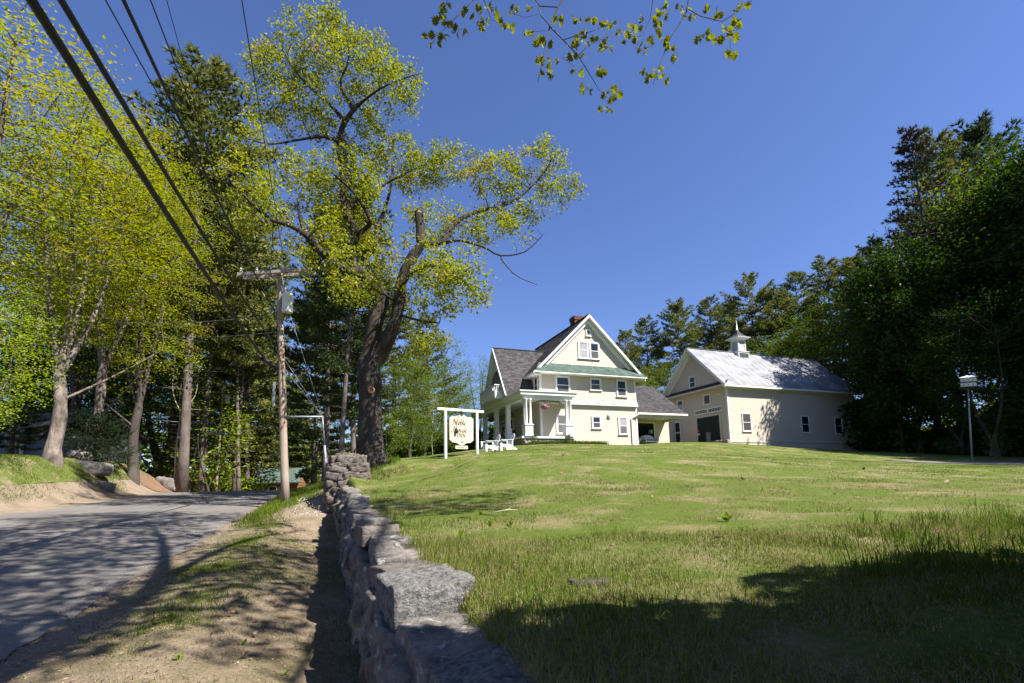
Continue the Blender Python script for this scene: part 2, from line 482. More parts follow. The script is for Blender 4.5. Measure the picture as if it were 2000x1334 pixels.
# ground materials (world position noise)
def mat_asphalt():
    m, N, L = nodes_of("asphalt"); b = N["Principled BSDF"]
    f = ramp(N, L, noise_tex(N, L, 60, 6, 'pos', .75), .25, .75)
    c = mixrgb(N, L, f, (.060, .053, .048), (.235, .217, .20))
    g = ramp(N, L, noise_tex(N, L, .5, 8, 'pos', .7), .42, .62)
    c = mixrgb(N, L, g, c, (.115, .105, .096))
    v = N.new("ShaderNodeTexVoronoi"); v.feature = 'DISTANCE_TO_EDGE'; v.inputs["Scale"].default_value = .28
    p = N.new("ShaderNodeNewGeometry").outputs["Position"]
    nz = N.new("ShaderNodeTexNoise"); nz.inputs["Scale"].default_value = .9; L.new(p, nz.inputs["Vector"])
    vm = N.new("ShaderNodeVectorMath"); vm.operation = 'MULTIPLY_ADD'; vm.inputs[1].default_value = (1.6, 1.6, 0); L.new(nz.outputs[1], vm.inputs[0]); L.new(p, vm.inputs[2])
    L.new(vm.outputs[0], v.inputs["Vector"])
    cr = ramp(N, L, v.outputs["Distance"], .0, .007)
    c = mixrgb(N, L, cr, (.05, .05, .05), c)
    L.new(c, b.inputs["Base Color"]); b.inputs["Roughness"].default_value = .85; b.inputs["Specular IOR Level"].default_value = .35
    bp = N.new("ShaderNodeBump"); bp.inputs["Strength"].default_value = .6; bp.inputs["Distance"].default_value = .01
    L.new(noise_tex(N, L, 110, 3, 'pos', .7), bp.inputs["Height"]); L.new(bp.outputs[0], b.inputs["Normal"])
    return m


def mat_soil(name, c0, c1, c2, c3, sc=1.3, lo=.45, hi=.6, bump=.8, fine=26):
    m, N, L = nodes_of(name); b = N["Principled BSDF"]
    f = ramp(N, L, noise_tex(N, L, fine, 8, 'pos', .75), .3, .72)
    a = mixrgb(N, L, f, c0, c1); d = mixrgb(N, L, f, c2, c3)
    g = ramp(N, L, noise_tex(N, L, sc, 5, 'pos', .65), lo, hi)
    c = mixrgb(N, L, g, a, d)
    L.new(c, b.inputs["Base Color"]); b.inputs["Roughness"].default_value = .95; b.inputs["Specular IOR Level"].default_value = .1
    bp = N.new("ShaderNodeBump"); bp.inputs["Strength"].default_value = bump; bp.inputs["Distance"].default_value = .03
    L.new(noise_tex(N, L, fine * 1.6, 6, 'pos', .7), bp.inputs["Height"]); L.new(bp.outputs[0], b.inputs["Normal"])
    return m


M['asphalt'] = mat_asphalt()
M['dirt'] = mat_soil('sandy_dirt', (.125, .088, .06), (.315, .245, .185), (.085, .072, .04), (.20, .16, .10), .8, .42, .60)
M['sand'] = mat_soil('bank_sand', (.16, .12, .09), (.29, .23, .175), (.10, .08, .05), (.21, .165, .115), 1.1, .45, .65)
M['bank'] = mat_soil('bank_turf', (.06, .085, .018), (.13, .15, .04), (.20, .15, .10), (.29, .22, .15), .9, .52, .68)
M['needles'] = mat_soil('needle_litter', (.13, .075, .05), (.24, .14, .09), (.10, .08, .045), (.17, .13, .07), .6, .5, .65)
M['wood_floor'] = mat_soil('wood_floor', (.05, .045, .025), (.11, .085, .05), (.03, .05, .015), (.06, .09, .03), .4, .45, .6)
M['lawn'] = mat_soil('lawn_turf', (.050, .076, .012), (.112, .142, .026), (.135, .115, .05), (.26, .215, .125), .8, .48, .67, .9, 22)
M['verge_soil'] = M['dirt']


def mat_blade():
    m, N, L = nodes_of("grass_blade"); N.remove(N["Principled BSDF"])
    a = N.new("ShaderNodeAttribute"); a.attribute_name = "tint"
    r = N.new("ShaderNodeValToRGB"); L.new(a.outputs["Fac"], r.inputs[0])
    e = r.color_ramp.elements; e[0].position = 0; e[0].color = (.040, .075, .008, 1); e[1].position = 1; e[1].color = (.36, .29, .185, 1)
    for p, c in ((.35, (.078, .128, .014, 1)), (.62, (.145, .182, .026, 1)), (.78, (.28, .24, .11, 1))):
        k = e.new(p); k.color = c
    d = N.new("ShaderNodeBsdfDiffuse"); t = N.new("ShaderNodeBsdfTranslucent"); L.new(r.outputs[0], d.inputs[0]); L.new(r.outputs[0], t.inputs[0])
    mx = N.new("ShaderNodeMixShader"); mx.inputs[0].default_value = .4; L.new(d.outputs[0], mx.inputs[1]); L.new(t.outputs[0], mx.inputs[2])
    L.new(mx.outputs[0], N["Material Output"].inputs[0])
    return m
M['blade'] = mat_blade()


def geo(a, b, n, k): # spacing that grows
    u = np.linspace(0, 1, n) ** k
    return a + (b - a) * u


S_near = np.concatenate([np.linspace(-16, -4, 12)[:-1], np.linspace(-4, 14, 140)[:-1], geo(14, 64, 70, 1.4)])
big = 900
# one sheet to the horizon, under everything
me = np_mesh("ground", np.array([(-big, -big, -3.6), (big, -big, -3.6), (big, big, -3.6), (-big, big, -3.6)]), np.array([[0, 1, 2, 3]]))
me.materials.append(M['wood_floor']); tag(place("ground", me), kind="structure")
sheet("verge", S_near, np.concatenate([np.linspace(-.7, 3.19, 34)]), 0.0, M['dirt'], rough=.012)
lawn_T = np.concatenate([np.linspace(3.205, 3.55, 8)[:-1], np.linspace(3.55, 9, 46)[:-1], geo(9, 34, 50, 1.3)[:-1], geo(34, 75, 14, 1.3)])
lawn_S = np.concatenate([np.linspace(-30, -6, 16)[:-1], np.linspace(-6, 14, 100)[:-1], geo(14, 70, 60, 1.3)])
sheet("lawn", lawn_S, lawn_T, 0.0, M['lawn'], rough=.018)
sheet("bank", S_near, np.linspace(-13.2, -10.0, 24), 0.0, M['bank'], rough=.04, rsc=.9)
sheet("bank_foot", S_near, np.linspace(-10.0, -7.0, 20), 0.0, M['sand'], rough=.012)
sheet("wood_floor", np.concatenate([np.linspace(-30, 40, 50), np.linspace(42, 120, 30)]), np.concatenate([geo(-13.2, -90, 24, 1.5)[::-1]]), 0.0, M['wood_floor'], rough=.06, rsc=2)
sheet("far_wood_floor", np.concatenate([np.linspace(70, 150, 24)]), np.linspace(-13.2, 90, 40), 0.0, M['wood_floor'], rough=.06, rsc=2)
sheet("road_bed", S_near, np.linspace(-7.3, -.5, 10), -.006, M['dirt'])


def edge_jag(s, t):
    w = .09 * vnoise(s, 0 * s, 1.1, 2) + .06 * vnoise(s, 0 * s, .35, 4) + .03 * vnoise(s, 0 * s, .13, 6)
    return np.where(t > -.2, w, np.where(t < -7.7, w * 1.5 + .1, 0))
sheet("road", np.concatenate([np.linspace(-16, -4, 20)[:-1], np.linspace(-4, 14, 110)[:-1], geo(14, 43, 60, 1.2)]), np.concatenate([[-7.85], np.linspace(-7.3, -.4, 14), [-.02]]), .012, M['asphalt'], jag=edge_jag)
# driveway at the far right of the lawn
dv = []
for k in range(30):
    u = k / 29
    c = np.array([21.5 + 20 * u, 27.5 - 1.5 * u - 2.5 * math.sin(u * 2.2)]); w = 1.1
    for q in (-w, -w / 3, w / 3, w): dv.append((c[0], c[1] + q, gz(c[0], c[1] + q) + .03))
f = np.array([[i * 4 + j, i * 4 + 4 + j, i * 4 + 5 + j, i * 4 + 1 + j] for i in range(29) for j in range(3)])
me = np_mesh("driveway", np.array(dv), f, None, True); me.materials.append(M['asphalt']); tag(place("driveway", me), kind="structure")


# ------------------------------------------------------------------ grass
def blades(name, x, y, h, w, tint, seg=2, seed=1, parent=None, zoff=0.0, lean=.45):
    r = rs(seed); n = len(x)
    z = ground(x, y) + zoff
    a = r.rand(n) * 2 * np.pi; dx, dy = np.cos(a), np.sin(a)
    b = r.rand(n) * 2 * np.pi; le = lean * r.rand(n) ** .7
    base = np.stack([x, y, z - .01], -1)
    side = np.stack([dx, dy, 0 * dx], -1) * (w / 2)[:, None]
    off = np.stack([np.cos(b), np.sin(b), 0 * b], -1) * (le * h)[:, None]
    up = np.zeros((n, 3)); up[:, 2] = h
    tip = base + up * (1 - .35 * le[:, None]) + off
    if seg == 1:
        v = np.stack([base - side, base + side, tip], 1).reshape(-1, 3)
        f = np.arange(n * 3).reshape(n, 3); tt = tint
    else:
        mid = base + up * .55 + off * .3
        v = np.stack([base - side, base + side, mid + side * .75, mid - side * .75, tip], 1).reshape(-1, 3)
        i = np.arange(n)[:, None] * 5
        q = np.concatenate([i + np.array([[0, 1, 2]]), i + np.array([[0, 2, 3]]), i + np.array([[3, 2, 4]])], 1).reshape(-1, 3)
        f = q; tt = np.repeat(tint, 3)
    me = np_mesh(name, v, f, tt); me.materials.append(M['blade'])
    o = place(name, me, parent); o["kind"] = "stuff"
    return o


def scatter(n, Y0, Y1, xr, seed, power=1.0, pred=None):
    """points in the wedge the photo sees, between depths Y0 and Y1"""
    r = rs(seed)
    Y = np.sqrt(r.rand(n) * (Y1 ** 2 - Y0 ** 2) + Y0 ** 2)
    X = Y * (xr[0] + (xr[1] - xr[0]) * r.rand(n))
    return X, Y


def straw(x, y):
    """dry patches of the lawn, 0..1"""
    d = vnoise(x, y, 1.3, 11) * .6 + vnoise(x, y, .35, 12) * .4 + vnoise(x, y, 4, 13) * .3
    near = np.exp(-((y - 6.5) / 5.0) ** 2) * np.exp(-((x - 3.2) / 5.5) ** 2)
    far = np.exp(-((y - 11) / 3.5) ** 2) * np.exp(-((x - 6.5) / 5.0) ** 2)
    return np.clip(.44 + .55 * d + .46 * near + .40 * far - .30 * sstep(13, 19, y), 0, 1)


def lawn_mask(x, y):
    s, t = st_of(x, y)
    return (t > 3.27 + .05 * vnoise(s, 0 * s, .5, 6)) & ((s < WALL_END + .5) | (t > 4.6))


r = rs(5)
parts = []
for (n, Y0, Y1, xr, h0, h1, w, seg, sd) in ((110000, 1.2, 5.0, (-.35, 1.2), .025, .085, .0045, 2, 21), (120000, 5.0, 11, (-.42, 1.15), .02, .065, .008, 1, 22), (90000, 11, 24, (-.45, 1.15), .02, .05, .017, 1, 23), (40000, 24, 42, (-.3, .9), .02, .045, .035, 1, 24)):
    x, y = scatter(n, Y0, Y1, xr, sd)
    k = lawn_mask(x, y)
    la, lb = (x - 2.14) * .936 + (y - 35.52) * .352, -(x - 2.14) * .352 + (y - 35.52) * .936
    k &= ~((la > -2.3) & (lb > -1.8)) & ~((x > 19) & (y > 24.2) & (y < 29) & (x + y > 47))
    x, y = x[k], y[k]
    q = rs(sd + 50)
    sw = straw(x, y)
    dry = q.rand(len(x)) < sw * .85
    stripe = .07 * np.sign(np.sin((x * .93 + y * .36) * 2.4 + .4 * vnoise(x, y, 3, 19))) * sstep(9, 16, y)
    tint = np.where(dry, .72 + .28 * q.rand(len(x)), np.clip(.18 + .42 * q.rand(len(x)) + .25 * sw + .14 * vnoise(x, y, 2.2, 9) + .10 * vnoise(x, y, .5, 10) + stripe, 0, .68))
    h = (h0 + (h1 - h0) * q.rand(len(x)) ** 1.5) * np.where(dry, .6, 1.0) * (1 + .35 * vnoise(x, y, .6, 14))
    near = Y0 < 5
    if near:  # uncut clumps near the wall and to the right
        s, t = st_of(x, y)
        tall = np.clip(sstep(.9, .2, np.abs(t - 3.7)) * .8 + sstep(2.2, 4.6, x) * .8 * (vnoise(x, y, .7, 31) > .1), 0, 2)
        h = h * (1 + tall)
    else:
        s, t = st_of(x, y); h = h * (1 + 1.0 * sstep(1.0, .2, np.abs(t - 3.9)) * (q.rand(len(x)) < .5))
    lean = np.where(dry, 1.5, .6)
    blades("lawn_grass", x, y, h, np.full(len(x), w) * (.7 + .6 * q.rand(len(x))), tint, seg, sd, lean=lean)

# tall tufts standing at the right of the near lawn
q = rs(77); xs = []; ys = []; hs = []
for k in range(60):
    cy_ = 2.9 + 2.3 * q.rand(); cx_ = cy_ * (.62 + .5 * q.rand() ** .7); m = q.randint(14, 34)
    xs.append(cx_ + q.randn(m) * .06); ys.append(cy_ + q.randn(m) * .06); hs.append((.10 + .16 * q.rand(m)) * (.7 + .6 * q.rand()))
xs, ys, hs = map(np.concatenate, (xs, ys, hs))
blades("tall_grass", xs, ys, hs, np.full(len(xs), .0065), .1 + .4 * q.rand(len(xs)), 2, 78, lean=.7)

# verge, bank and roadside grass
def verge_grass(name, n, srange, trange, dens, h0, h1, w, seed, t0=.15, t1=.6, seg=1, lean=.6):
    q = rs(seed)
    s = srange[0] + (srange[1] - srange[0]) * q.rand(n); t = trange[0] + (trange[1] - trange[0]) * q.rand(n)
    x, y = xy_of(s, t); k = dens(s, t, x, y) > q.rand(n); x, y = x[k], y[k]
    return blades(name, x, y, h0 + (h1 - h0) * q.rand(len(x)) ** 1.6, np.full(len(x), w) * (.7 + .6 * q.rand(len(x))), t0 + (t1 - t0) * q.rand(len(x)), seg, seed, lean=lean)

def dn_verge(s, t, x, y):
    c = np.exp(-((t - 1.25 + .25 * vnoise(s, 0 * s, 2, 40)) / .7) ** 2)
    return np.clip(c * (.45 + .9 * vnoise(x, y, .8, 41) + .4 * vnoise(x, y, .25, 47)) + c * .45 * sstep(-1, 3, s), 0, 1)
verge_grass("verge_grass", 110000, (-3.5, 9), (.1, 2.9), dn_verge, .02, .06, .0065, 81, .2, .85, 1, 1.1)
def dn_patch(s, t, x, y): return np.clip(np.exp(-((t - 1.2) / .65) ** 2) * (.25 + .75 * sstep(-.5, 2.5, s)) * (.62 + .9 * vnoise(x, y, .7, 51)), 0, 1)
verge_grass("verge_grass", 90000, (-3, 9.5), (.2, 2.6), dn_patch, .03, .085, .010, 86, .15, .6, 1, .9)
def dn_tall(s, t, x, y):
    return np.clip(sstep(8.5, 11, s) * np.clip(np.exp(-((t - .75) / .5) ** 2) * 1.2 + sstep(11.5, 14, s) * (vnoise(x, y, 1.2, 43) > -.15) * .9 * sstep(.3, .6, t), 0, 1), 0, 1)
verge_grass("roadside_grass", 60000, (8, 30), (.15, 5.5), dn_tall, .07, .24, .022, 82, .28, .66, 1, .6)
def dn_wallfoot(s, t, x, y): return sstep(2.15, 2.8, t) * (.25 + .5 * (vnoise(x, y, .6, 44) > .0))
verge_grass("wall_foot_grass", 9000, (-2, 10), (2.2, 3.0), dn_wallfoot, .03, .12, .007, 83, .1, .45, 1, .7)
def dn_bank(s, t, x, y): return np.clip((.95 - .7 * sstep(30, 38, s)) * sstep(-9.3, -10.2, t + .8 * vnoise(x, y, 1.3, 45)) * (.55 + .6 * vnoise(x, y, 1.0, 46)), 0, 1)
verge_grass("bank_grass", 90000, (6, 40), (-14, -8.8), dn_bank, .06, .17, .026, 84, .25, .7, 1, .7)

# dry crumbs, needles and bits of leaf on the verge
q = rs(90); n = 6500
s = -3.2 + 13 * q.rand(n) ** 1.3; t = -.1 + 3.1 * q.rand(n); x, y = xy_of(s, t); z = ground(x, y) + .012
a = q.rand(n) * 6.28; L_ = .006 + .014 * q.rand(n); W_ = .003 + .006 * q.rand(n)
c = np.stack([x, y, z], -1); d = np.stack([np.cos(a), np.sin(a), .3 * q.randn(n)], -1) * L_[:, None]; e = np.stack([-np.sin(a), np.cos(a), .3 * q.randn(n)], -1) * W_[:, None]
v = np.stack([c - d, c + e, c + d, c - e], 1).reshape(-1, 3)
M['crumb'] = mat_noise('leaf_crumbs', (.08, .05, .03), (.30, .22, .15), 5, .9, tint=.5, coord='pos')
me = np_mesh("leaf_litter", v, np.arange(4 * n).reshape(n, 4), q.rand(n)); me.materials.append(M['crumb']); tag(place("leaf_litter", me), kind="stuff")

# grit spilled along the edge of the asphalt
q = rs(95); n = 7000; s = -3.5 + 24 * q.rand(n) ** 1.6; t = .02 + .22 * q.randn(n) + .06 * vnoise(s, 0 * s, .8, 52); x, y = xy_of(s, t); z = ground(x, y) + .014
L_ = (.004 + .009 * q.rand(n) ** 2)[:, None]; c = np.stack([x, y, z], -1); d = q.randn(n, 3) * [1, 1, .2]; d /= np.linalg.norm(d, axis=1, keepdims=True); e = np.cross(d, [0, 0, 1.]); e /= np.linalg.norm(e, axis=1, keepdims=True) + 1e-6; u3 = np.tile([[0, 0, 1.]], (n, 1))
v = np.stack([c - d * L_, c + e * L_, c + d * L_, c - e * L_, c + u3 * L_ * .9], 1).reshape(-1, 3); i5 = np.arange(n)[:, None] * 5
me = np_mesh("roadside_grit", v, np.concatenate([i5 + np.array([[0, 4, 1]]), i5 + np.array([[1, 4, 2]]), i5 + np.array([[2, 4, 3]]), i5 + np.array([[3, 4, 0]])], 1).reshape(-1, 3), np.repeat(q.rand(n), 4)); me.materials.append(mat_noise('grit', (.12, .10, .085), (.26, .22, .185), 4, .9, tint=.4, coord='pos')); tag(place("roadside_grit", me), kind="stuff")

# ------------------------------------------------------------------ stone wall and stone pier
_tpl = {}
def cube_tpl(n):
    if n in _tpl: return _tpl[n]
    vs = {}; fs = []
    def vid(p):
        k = tuple(np.round(p, 5))
        if k not in vs: vs[k] = len(vs)
        return vs[k]
    g = np.linspace(-1, 1, n + 1)
    for ax in range(3):
        for sg in (-1, 1):
            for i in range(n):
                for j in range(n):
                    q = []
                    for (a, b) in ((0, 0), (1, 0), (1, 1), (0, 1)):
                        p = [0, 0, 0]; p[ax] = sg; p[(ax + 1) % 3] = g[i + a]; p[(ax + 2) % 3] = g[j + b]; q.append(vid(p))
                    fs.append(q if sg > 0 else q[::-1])
    _tpl[n] = (np.array(list(vs.keys()), float), np.array(fs)); return _tpl[n]


def rock_mesh(name, size, seed, n=4, rnd=.28, nz=.12, fq=1.7):
    """size = full extents; block with worn edges and a lumpy skin"""
    v, f = cube_tpl(n); v = v.copy()
    ln = np.linalg.norm(v, axis=1, keepdims=True)
    v = v * (1 - rnd) + v / ln * rnd * 1.25
    o = Vector((seed * 3.17, seed * 1.93, seed * 7.7)); sz = np.array(size) / 2
    amp = nz * min(size)
    out = v * sz
    for i in range(len(out)):
        p = Vector(out[i]) * (fq / max(.25, min(size))) + o
        d = mnoise.noise_vector(p) + .5 * mnoise.noise_vector(p * 2.3)
        out[i] += np.array(d) * amp
    return np_mesh(name, out, f, None, True)


def wall_top(s):
    x, y = xy_of(s, 3.3); return max(.86, .90 + .05 * (y - 2.2)) + .03 * math.sin(s * 1.7)


fw = empty("stone_wall", (*xy_of(4, 3.3), gz(*xy_of(4, 3.0))), 0, "low fieldstone retaining wall of mortared stones along the verge, lawn behind it", "stone wall")
bx, by, bz = fw.location
wall_yaw = math.atan2(RD[1], RD[0])
mb = MB()
for k in range(30):
    s0 = -5.4 + k * .55; s1 = s0 + .53; vs = []
    for s in (s0, s1):
        for t in (3.02, 3.34):
            x, y = xy_of(s, t)
            for z in (gz(*xy_of(s, 2.9)) - .3, wall_top(s) - .26): vs.append((x - bx, y - by, z - bz))
    mb.add(vs, [(0, 1, 5, 4), (2, 6, 7, 3), (1, 3, 7, 5), (0, 2, 3, 1), (4, 5, 7, 6)])
mb.build("mortar_core", M['joint'], fw)
r = rs(31); seed = 1
def stone(s, t, z, size, mat, n=4, rot=(0, 0, 0), parent=fw, org=None, nz=.12, rnd=.28):
    global seed; seed += 1
    x, y = xy_of(s, t); o = parent.location
    st = place("stone", rock_mesh("stone", size, seed, n, rnd, nz), parent, mat, (x - o[0], y - o[1], z - o[2]), (rot[0], rot[1], wall_yaw + rot[2]))
    return st
# cap stones, nearest first; s from pixel (790,1262) on
s = -5.25; k = 0
caps = [(.95, .62, .28, 'stone_pale'), (.78, .62, .26, 'stone_pale'), (.78, .54, .28, 'stone'), (.62, .64, .34, 'stone_pale'), (.75, .52, .24, 'stone_warm'), (.55, .50, .22, 'stone'), (.8, .50, .24, 'stone'), (.85, .52, .22, 'stone_warm'), (.6, .46, .2, 'stone'), (.75, .5, .22, 'stone'), (.5, .48, .22, 'stone_warm')]
while s < 10.2:
    L0, W0, H0, mt = caps[k] if k < len(caps) else (.45 + .5 * r.rand(), .42 + .14 * r.rand(), .18 + .10 * r.rand(), ['stone', 'stone_warm', 'stone'][r.randint(3)])
    near = s < 1.5
    zz = wall_top(s + L0 / 2) - H0 / 2 + (0.025 * r.randn() if k > 3 else (-.06, -.02, -.10, .03)[k])
    stone(s + L0 / 2, 3.20 + .03 * r.randn(), zz, (L0 * 1.02, W0 * .80, H0), M[mt], 14 if near else (8 if s < 4 else 5), (.04 * r.randn(), .06 * r.randn(), .08 * r.randn()), nz=.10 if near else .15, rnd=.14)
    s += L0 * (.98 + .06 * r.rand()); k += 1
# face stones
for row in range(3):
    s = -5.3 + .2 * row
    while s < 10.3:
        L0 = .28 + .4 * r.rand(); zb_ = gz(*xy_of(s, 2.9)) - .05; zt_ = wall_top(s) - .22; H0 = (zt_ - zb_) / 3
        stone(s + L0 / 2, 3.04 + .035 * r.randn(), zb_ + H0 * (row + .5) + .03 * r.randn(), (L0 * 1.02, .28, H0 * (.96 + .25 * r.rand())), M[['stone', 'stone_warm', 'stone_warm'][r.randint(3)]], 7 if s < 1 else 5, (.12 * r.randn(), .05 * r.randn(), .06 * r.randn()), nz=.2)
        s += L0 * (.95 + .08 * r.rand())

# the pier
ps, pt = 11.45, 3.25
px_, py_ = xy_of(ps, pt)
pier = empty("stone_pier", (px_, py_, gz(*xy_of(ps, 2.3))), 0, "bulky rounded fieldstone pier at the far end of the wall, before the oak", "stone pier")
pz0 = pier.location[2]; ptop = 2.62 - pz0
pv, pf = cube_tpl(16); pv = pv.copy()
ln = np.linalg.norm(pv[:, :2], axis=1, keepdims=True).clip(.3)
pv[:, :2] = pv[:, :2] * .68 + pv[:, :2] / ln * .32
zz_ = (pv[:, 2:3] + 1) / 2
dome = np.sqrt(np.clip(1 - np.clip((zz_ - .62) / .42, 0, 1) ** 2.4, .08, 1))
core = np.concatenate([pv[:, :2] * .66 * (1.05 - .14 * zz_) * dome, zz_ * (ptop + .15) - .2 - .10 * np.linalg.norm(pv[:, :2], axis=1, keepdims=True) * (zz_ > .97)], 1)
for i_ in range(len(core)):
    nv = mnoise.noise_vector(Vector(core[i_]) * 2.6) * .07 + mnoise.noise_vector(Vector(core[i_]) * 6.5) * .035
    core[i_] += np.array(nv)
me = np_mesh("mortar_core", core, pf, None, True); me.materials.append(M['pier_stone'])
place("mortar_core", me, pier, None, (0, 0, 0), (0, 0, wall_yaw))
def pstone(a, z, h, wid, rad, mat, n=5):
    global seed; seed += 1
    # position on a rounded square outline
    ca, sa = math.cos(a), math.sin(a); m_ = max(abs(ca), abs(sa)); sq = 1 / m_
    rr = rad * (.72 * sq + .28)
    u_ = min(max((z / ptop - .62) / .42, 0), 1); sc_ = (1.05 - .14 * z / ptop) * math.sqrt(max(.1, 1 - u_ ** 2.4))
    lx, ly = ca * rr * sc_, sa * rr * sc_
    na = round(a / (math.pi / 2)) * math.pi / 2 * .6 + a * .4
    cw, sw_ = math.cos(wall_yaw), math.sin(wall_yaw)
    place("stone", rock_mesh("stone", (.17, wid, h), seed, n, .22, .26), pier, mat, (lx * cw - ly * sw_, lx * sw_ + ly * cw, z), (.08 * r.randn(), .08 * r.randn(), wall_yaw + na))
z = .02; row = 0
while z < ptop - .12:
    h = .12 + .17 * r.rand(); n_ = 10 + r.randint(4)
    for k in range(n_):
        a = 2 * math.pi * (k + .5 * (row % 2) + .55 * (r.rand() - .5)) / n_
        pstone(a, z + h / 2, h * (.85 + .3 * r.rand()), (.24 + .24 * r.rand()), .635, M[['pier_stone', 'pier_stone', 'stone_warm'][r.randint(3)]])
    z += h; row += 1
for k in range(9):
    a = 2 * math.pi * k / 8 + .2 * r.randn(); q_ = .22 if k < 8 else 0
    lx, ly = math.cos(a) * q_, math.sin(a) * q_; cw, sw_ = math.cos(wall_yaw), math.sin(wall_yaw); seed += 1
    place("stone", rock_mesh("stone", (.38, .34, .14), seed, 5, .35, .25), pier, M['pier_stone'], (lx * cw - ly * sw_, lx * sw_ + ly * cw, ptop - .10 + .04 * (k == 8)), (.1 * r.randn(), .1 * r.randn(), a))
# ------------------------------------------------------------------ the inn
U_, N_ = (1, 0, 0), (0, -1, 0)          # along the front, outward of the front (local)
inn = empty("inn_house", (2.14, 35.52, 4.1), .36, "cream clapboard inn with steep dark gable roof, wraparound porch and brick chimney", "house")
Wd, RZ, EZ = 8.4, 10.25, 5.45
SL = (RZ - EZ) / (4.2 + .63)
RA = 4.2
r3 = rs(300)


def window(parent, O, U, N, w, h, style="double", casing=.11, name="window", trim=None, lower=None, upper=None):
    """a window mounted on a wall: casing, sill, sash bars; panes are its children. O = lower left corner on the wall face"""
    U = Vector(U); N = Vector(N); O = Vector(O); Zv = Vector((0, 0, 1)); trim = trim or M['white']
    mb = MB()
    def bar(u0, u1, z0, z1, d0, d1):
        P = [O + U * u + Zv * z + N * d for d in (d0, d1) for (u, z) in ((u0, z0), (u1, z0), (u1, z1), (u0, z1))]
        mb.add(P, [(3, 2, 1, 0), (4, 5, 6, 7), (0, 1, 5, 4), (1, 2, 6, 5), (2, 3, 7, 6), (3, 0, 4, 7)])
    c = casing
    bar(-c, 0, -.02, h + c, .0, .06); bar(w, w + c, -.02, h + c, .0, .06); bar(0, w, h, h + c, .0, .06); bar(-c - .04, w + c + .04, -.08, -.02, .0, .10)
    bar(0, w, -.02, .05, .0, .035); bar(0, w, h - .05, h, .0, .035); bar(0, .04, .05, h - .05, .0, .035); bar(w - .04, w, .05, h - .05, .0, .035)
    if style == "double": bar(.04, w - .04, h / 2 - .025, h / 2 + .025, .0, .042)
    if style == "six":
        for k in range(1, 8): bar(w * k / 8 - .012, w * k / 8 + .012, .05, h - .05, .0, .032)
        bar(.04, w - .04, h / 2 - .01, h / 2 + .01, .0, .031)
    win = mb.build(name, trim, parent)
    def pane(nm, u0, u1, z0, z1, d, mat):
        m2 = MB(); P = [O + U * u0 + Zv * z0 + N * d, O + U * u1 + Zv * z0 + N * d, O + U * u1 + Zv * z1 + N * d, O + U * u0 + Zv * z1 + N * d]
        m2.add(P, [(0, 1, 2, 3)] if Vector(U).cross(Zv).dot(N) > 0 else [(3, 2, 1, 0)]); return m2.build(nm, mat, win)
    lo = lower or M['glass']; up = upper or M['glass']
    if style == "double":
        pane("pane", .04, w - .04, .05, h / 2 - .025, .022, lo); pane("pane", .04, w - .04, h / 2 + .025, h - .05, .018, up)
    else:
        pane("pane", .04, w - .04, .05, h - .05, .02, lo)
    return win


# walls: lapped clapboards over a closed body
body = MB()
body.box(.02, Wd - .02, .02, 10.0, -.6, 5.40)
body.build("wall_body", M['cream'], inn)
gp = [(.7, .02, 5.45), (Wd - .7, .02, 5.45), (RA, .02, RZ - .16)]
MB().prism([(-.2, .02, 5.40), (Wd + .2, .02, 5.40), (RA, .02, RZ - .2)], (0, 9.9, 0)).build("attic_body", M['cream'], inn)
e_ = .115
mb = MB(); lap(mb, (0, 0, 0), U_, (0, 0, 1), N_, -.35, 3.2, e_, lambda v: (.0, Wd), .020)
lap(mb, (0, 0, 0), U_, (0, 0, 1), N_, 3.6, 5.40, e_, lambda v: (.0, Wd), .020)
gl = lambda v: (RA - (RZ - .25 - v) / SL, RA + (RZ - .25 - v) / SL)
lap(mb, (0, 0, 0), U_, (0, 0, 1), N_, 6.15, 9.8, e_, gl, .020)
mb.build("front_siding", M['cream'], inn, kind="stuff")
mb = MB(); lap(mb, (0, 10, 0), (0, -1, 0), (0, 0, 1), (-1, 0, 0), -.2, 5.4, e_, lambda v: (.02, 10.0), .014)
mb.build("side_siding", M['cream'], inn, kind="stuff")
mb = MB(); lap(mb, (Wd, 0, 0), (0, 1, 0), (0, 0, 1), (1, 0, 0), -.2, 5.4, e_, lambda v: (.02, 10.0), .014)
mb.build("side_siding", M['cream'], inn, kind="stuff")
# corner boards and water table
mb = MB()
for a in (0, Wd):
    sg = -1 if a == 0 else 1
    MB().box(a - .12 if sg > 0 else a - .02, a + .02 if sg > 0 else a + .12, -.035, -.0215, -.35, 5.40).build("corner_board", M['white'], inn)
    MB().box(a + (.0215 if sg > 0 else -.035), a + (.035 if sg > 0 else -.0215), -.0345, .12, -.35, 5.40).build("corner_board", M['white'], inn)
mb.box(.12, Wd - .12, -.045, -.0225, -.02, .10); mb.box(2.2, 7.9, -.065, -.046, .06, .10)
mb.build("water_table", M['white'], inn)
# belt course: small flared shingle skirt between the storeys
bd = math.hypot(.22, .36)
mb = MB(); lap(mb, (-.05, -.24, 3.22), (1, 0, 0), (0, .22 / bd, .36 / bd), (0, -.36 / bd, .22 / bd), 0, bd, .12, lambda v: (0, Wd + .12), .015, .25, r3)
mb.build("belt_course", M['band_shingle'], inn, kind="stuff")
MB().box(-.04, Wd + .06, -.235, -.016, 3.12, 3.215).build("belt_board", M['white'], inn)
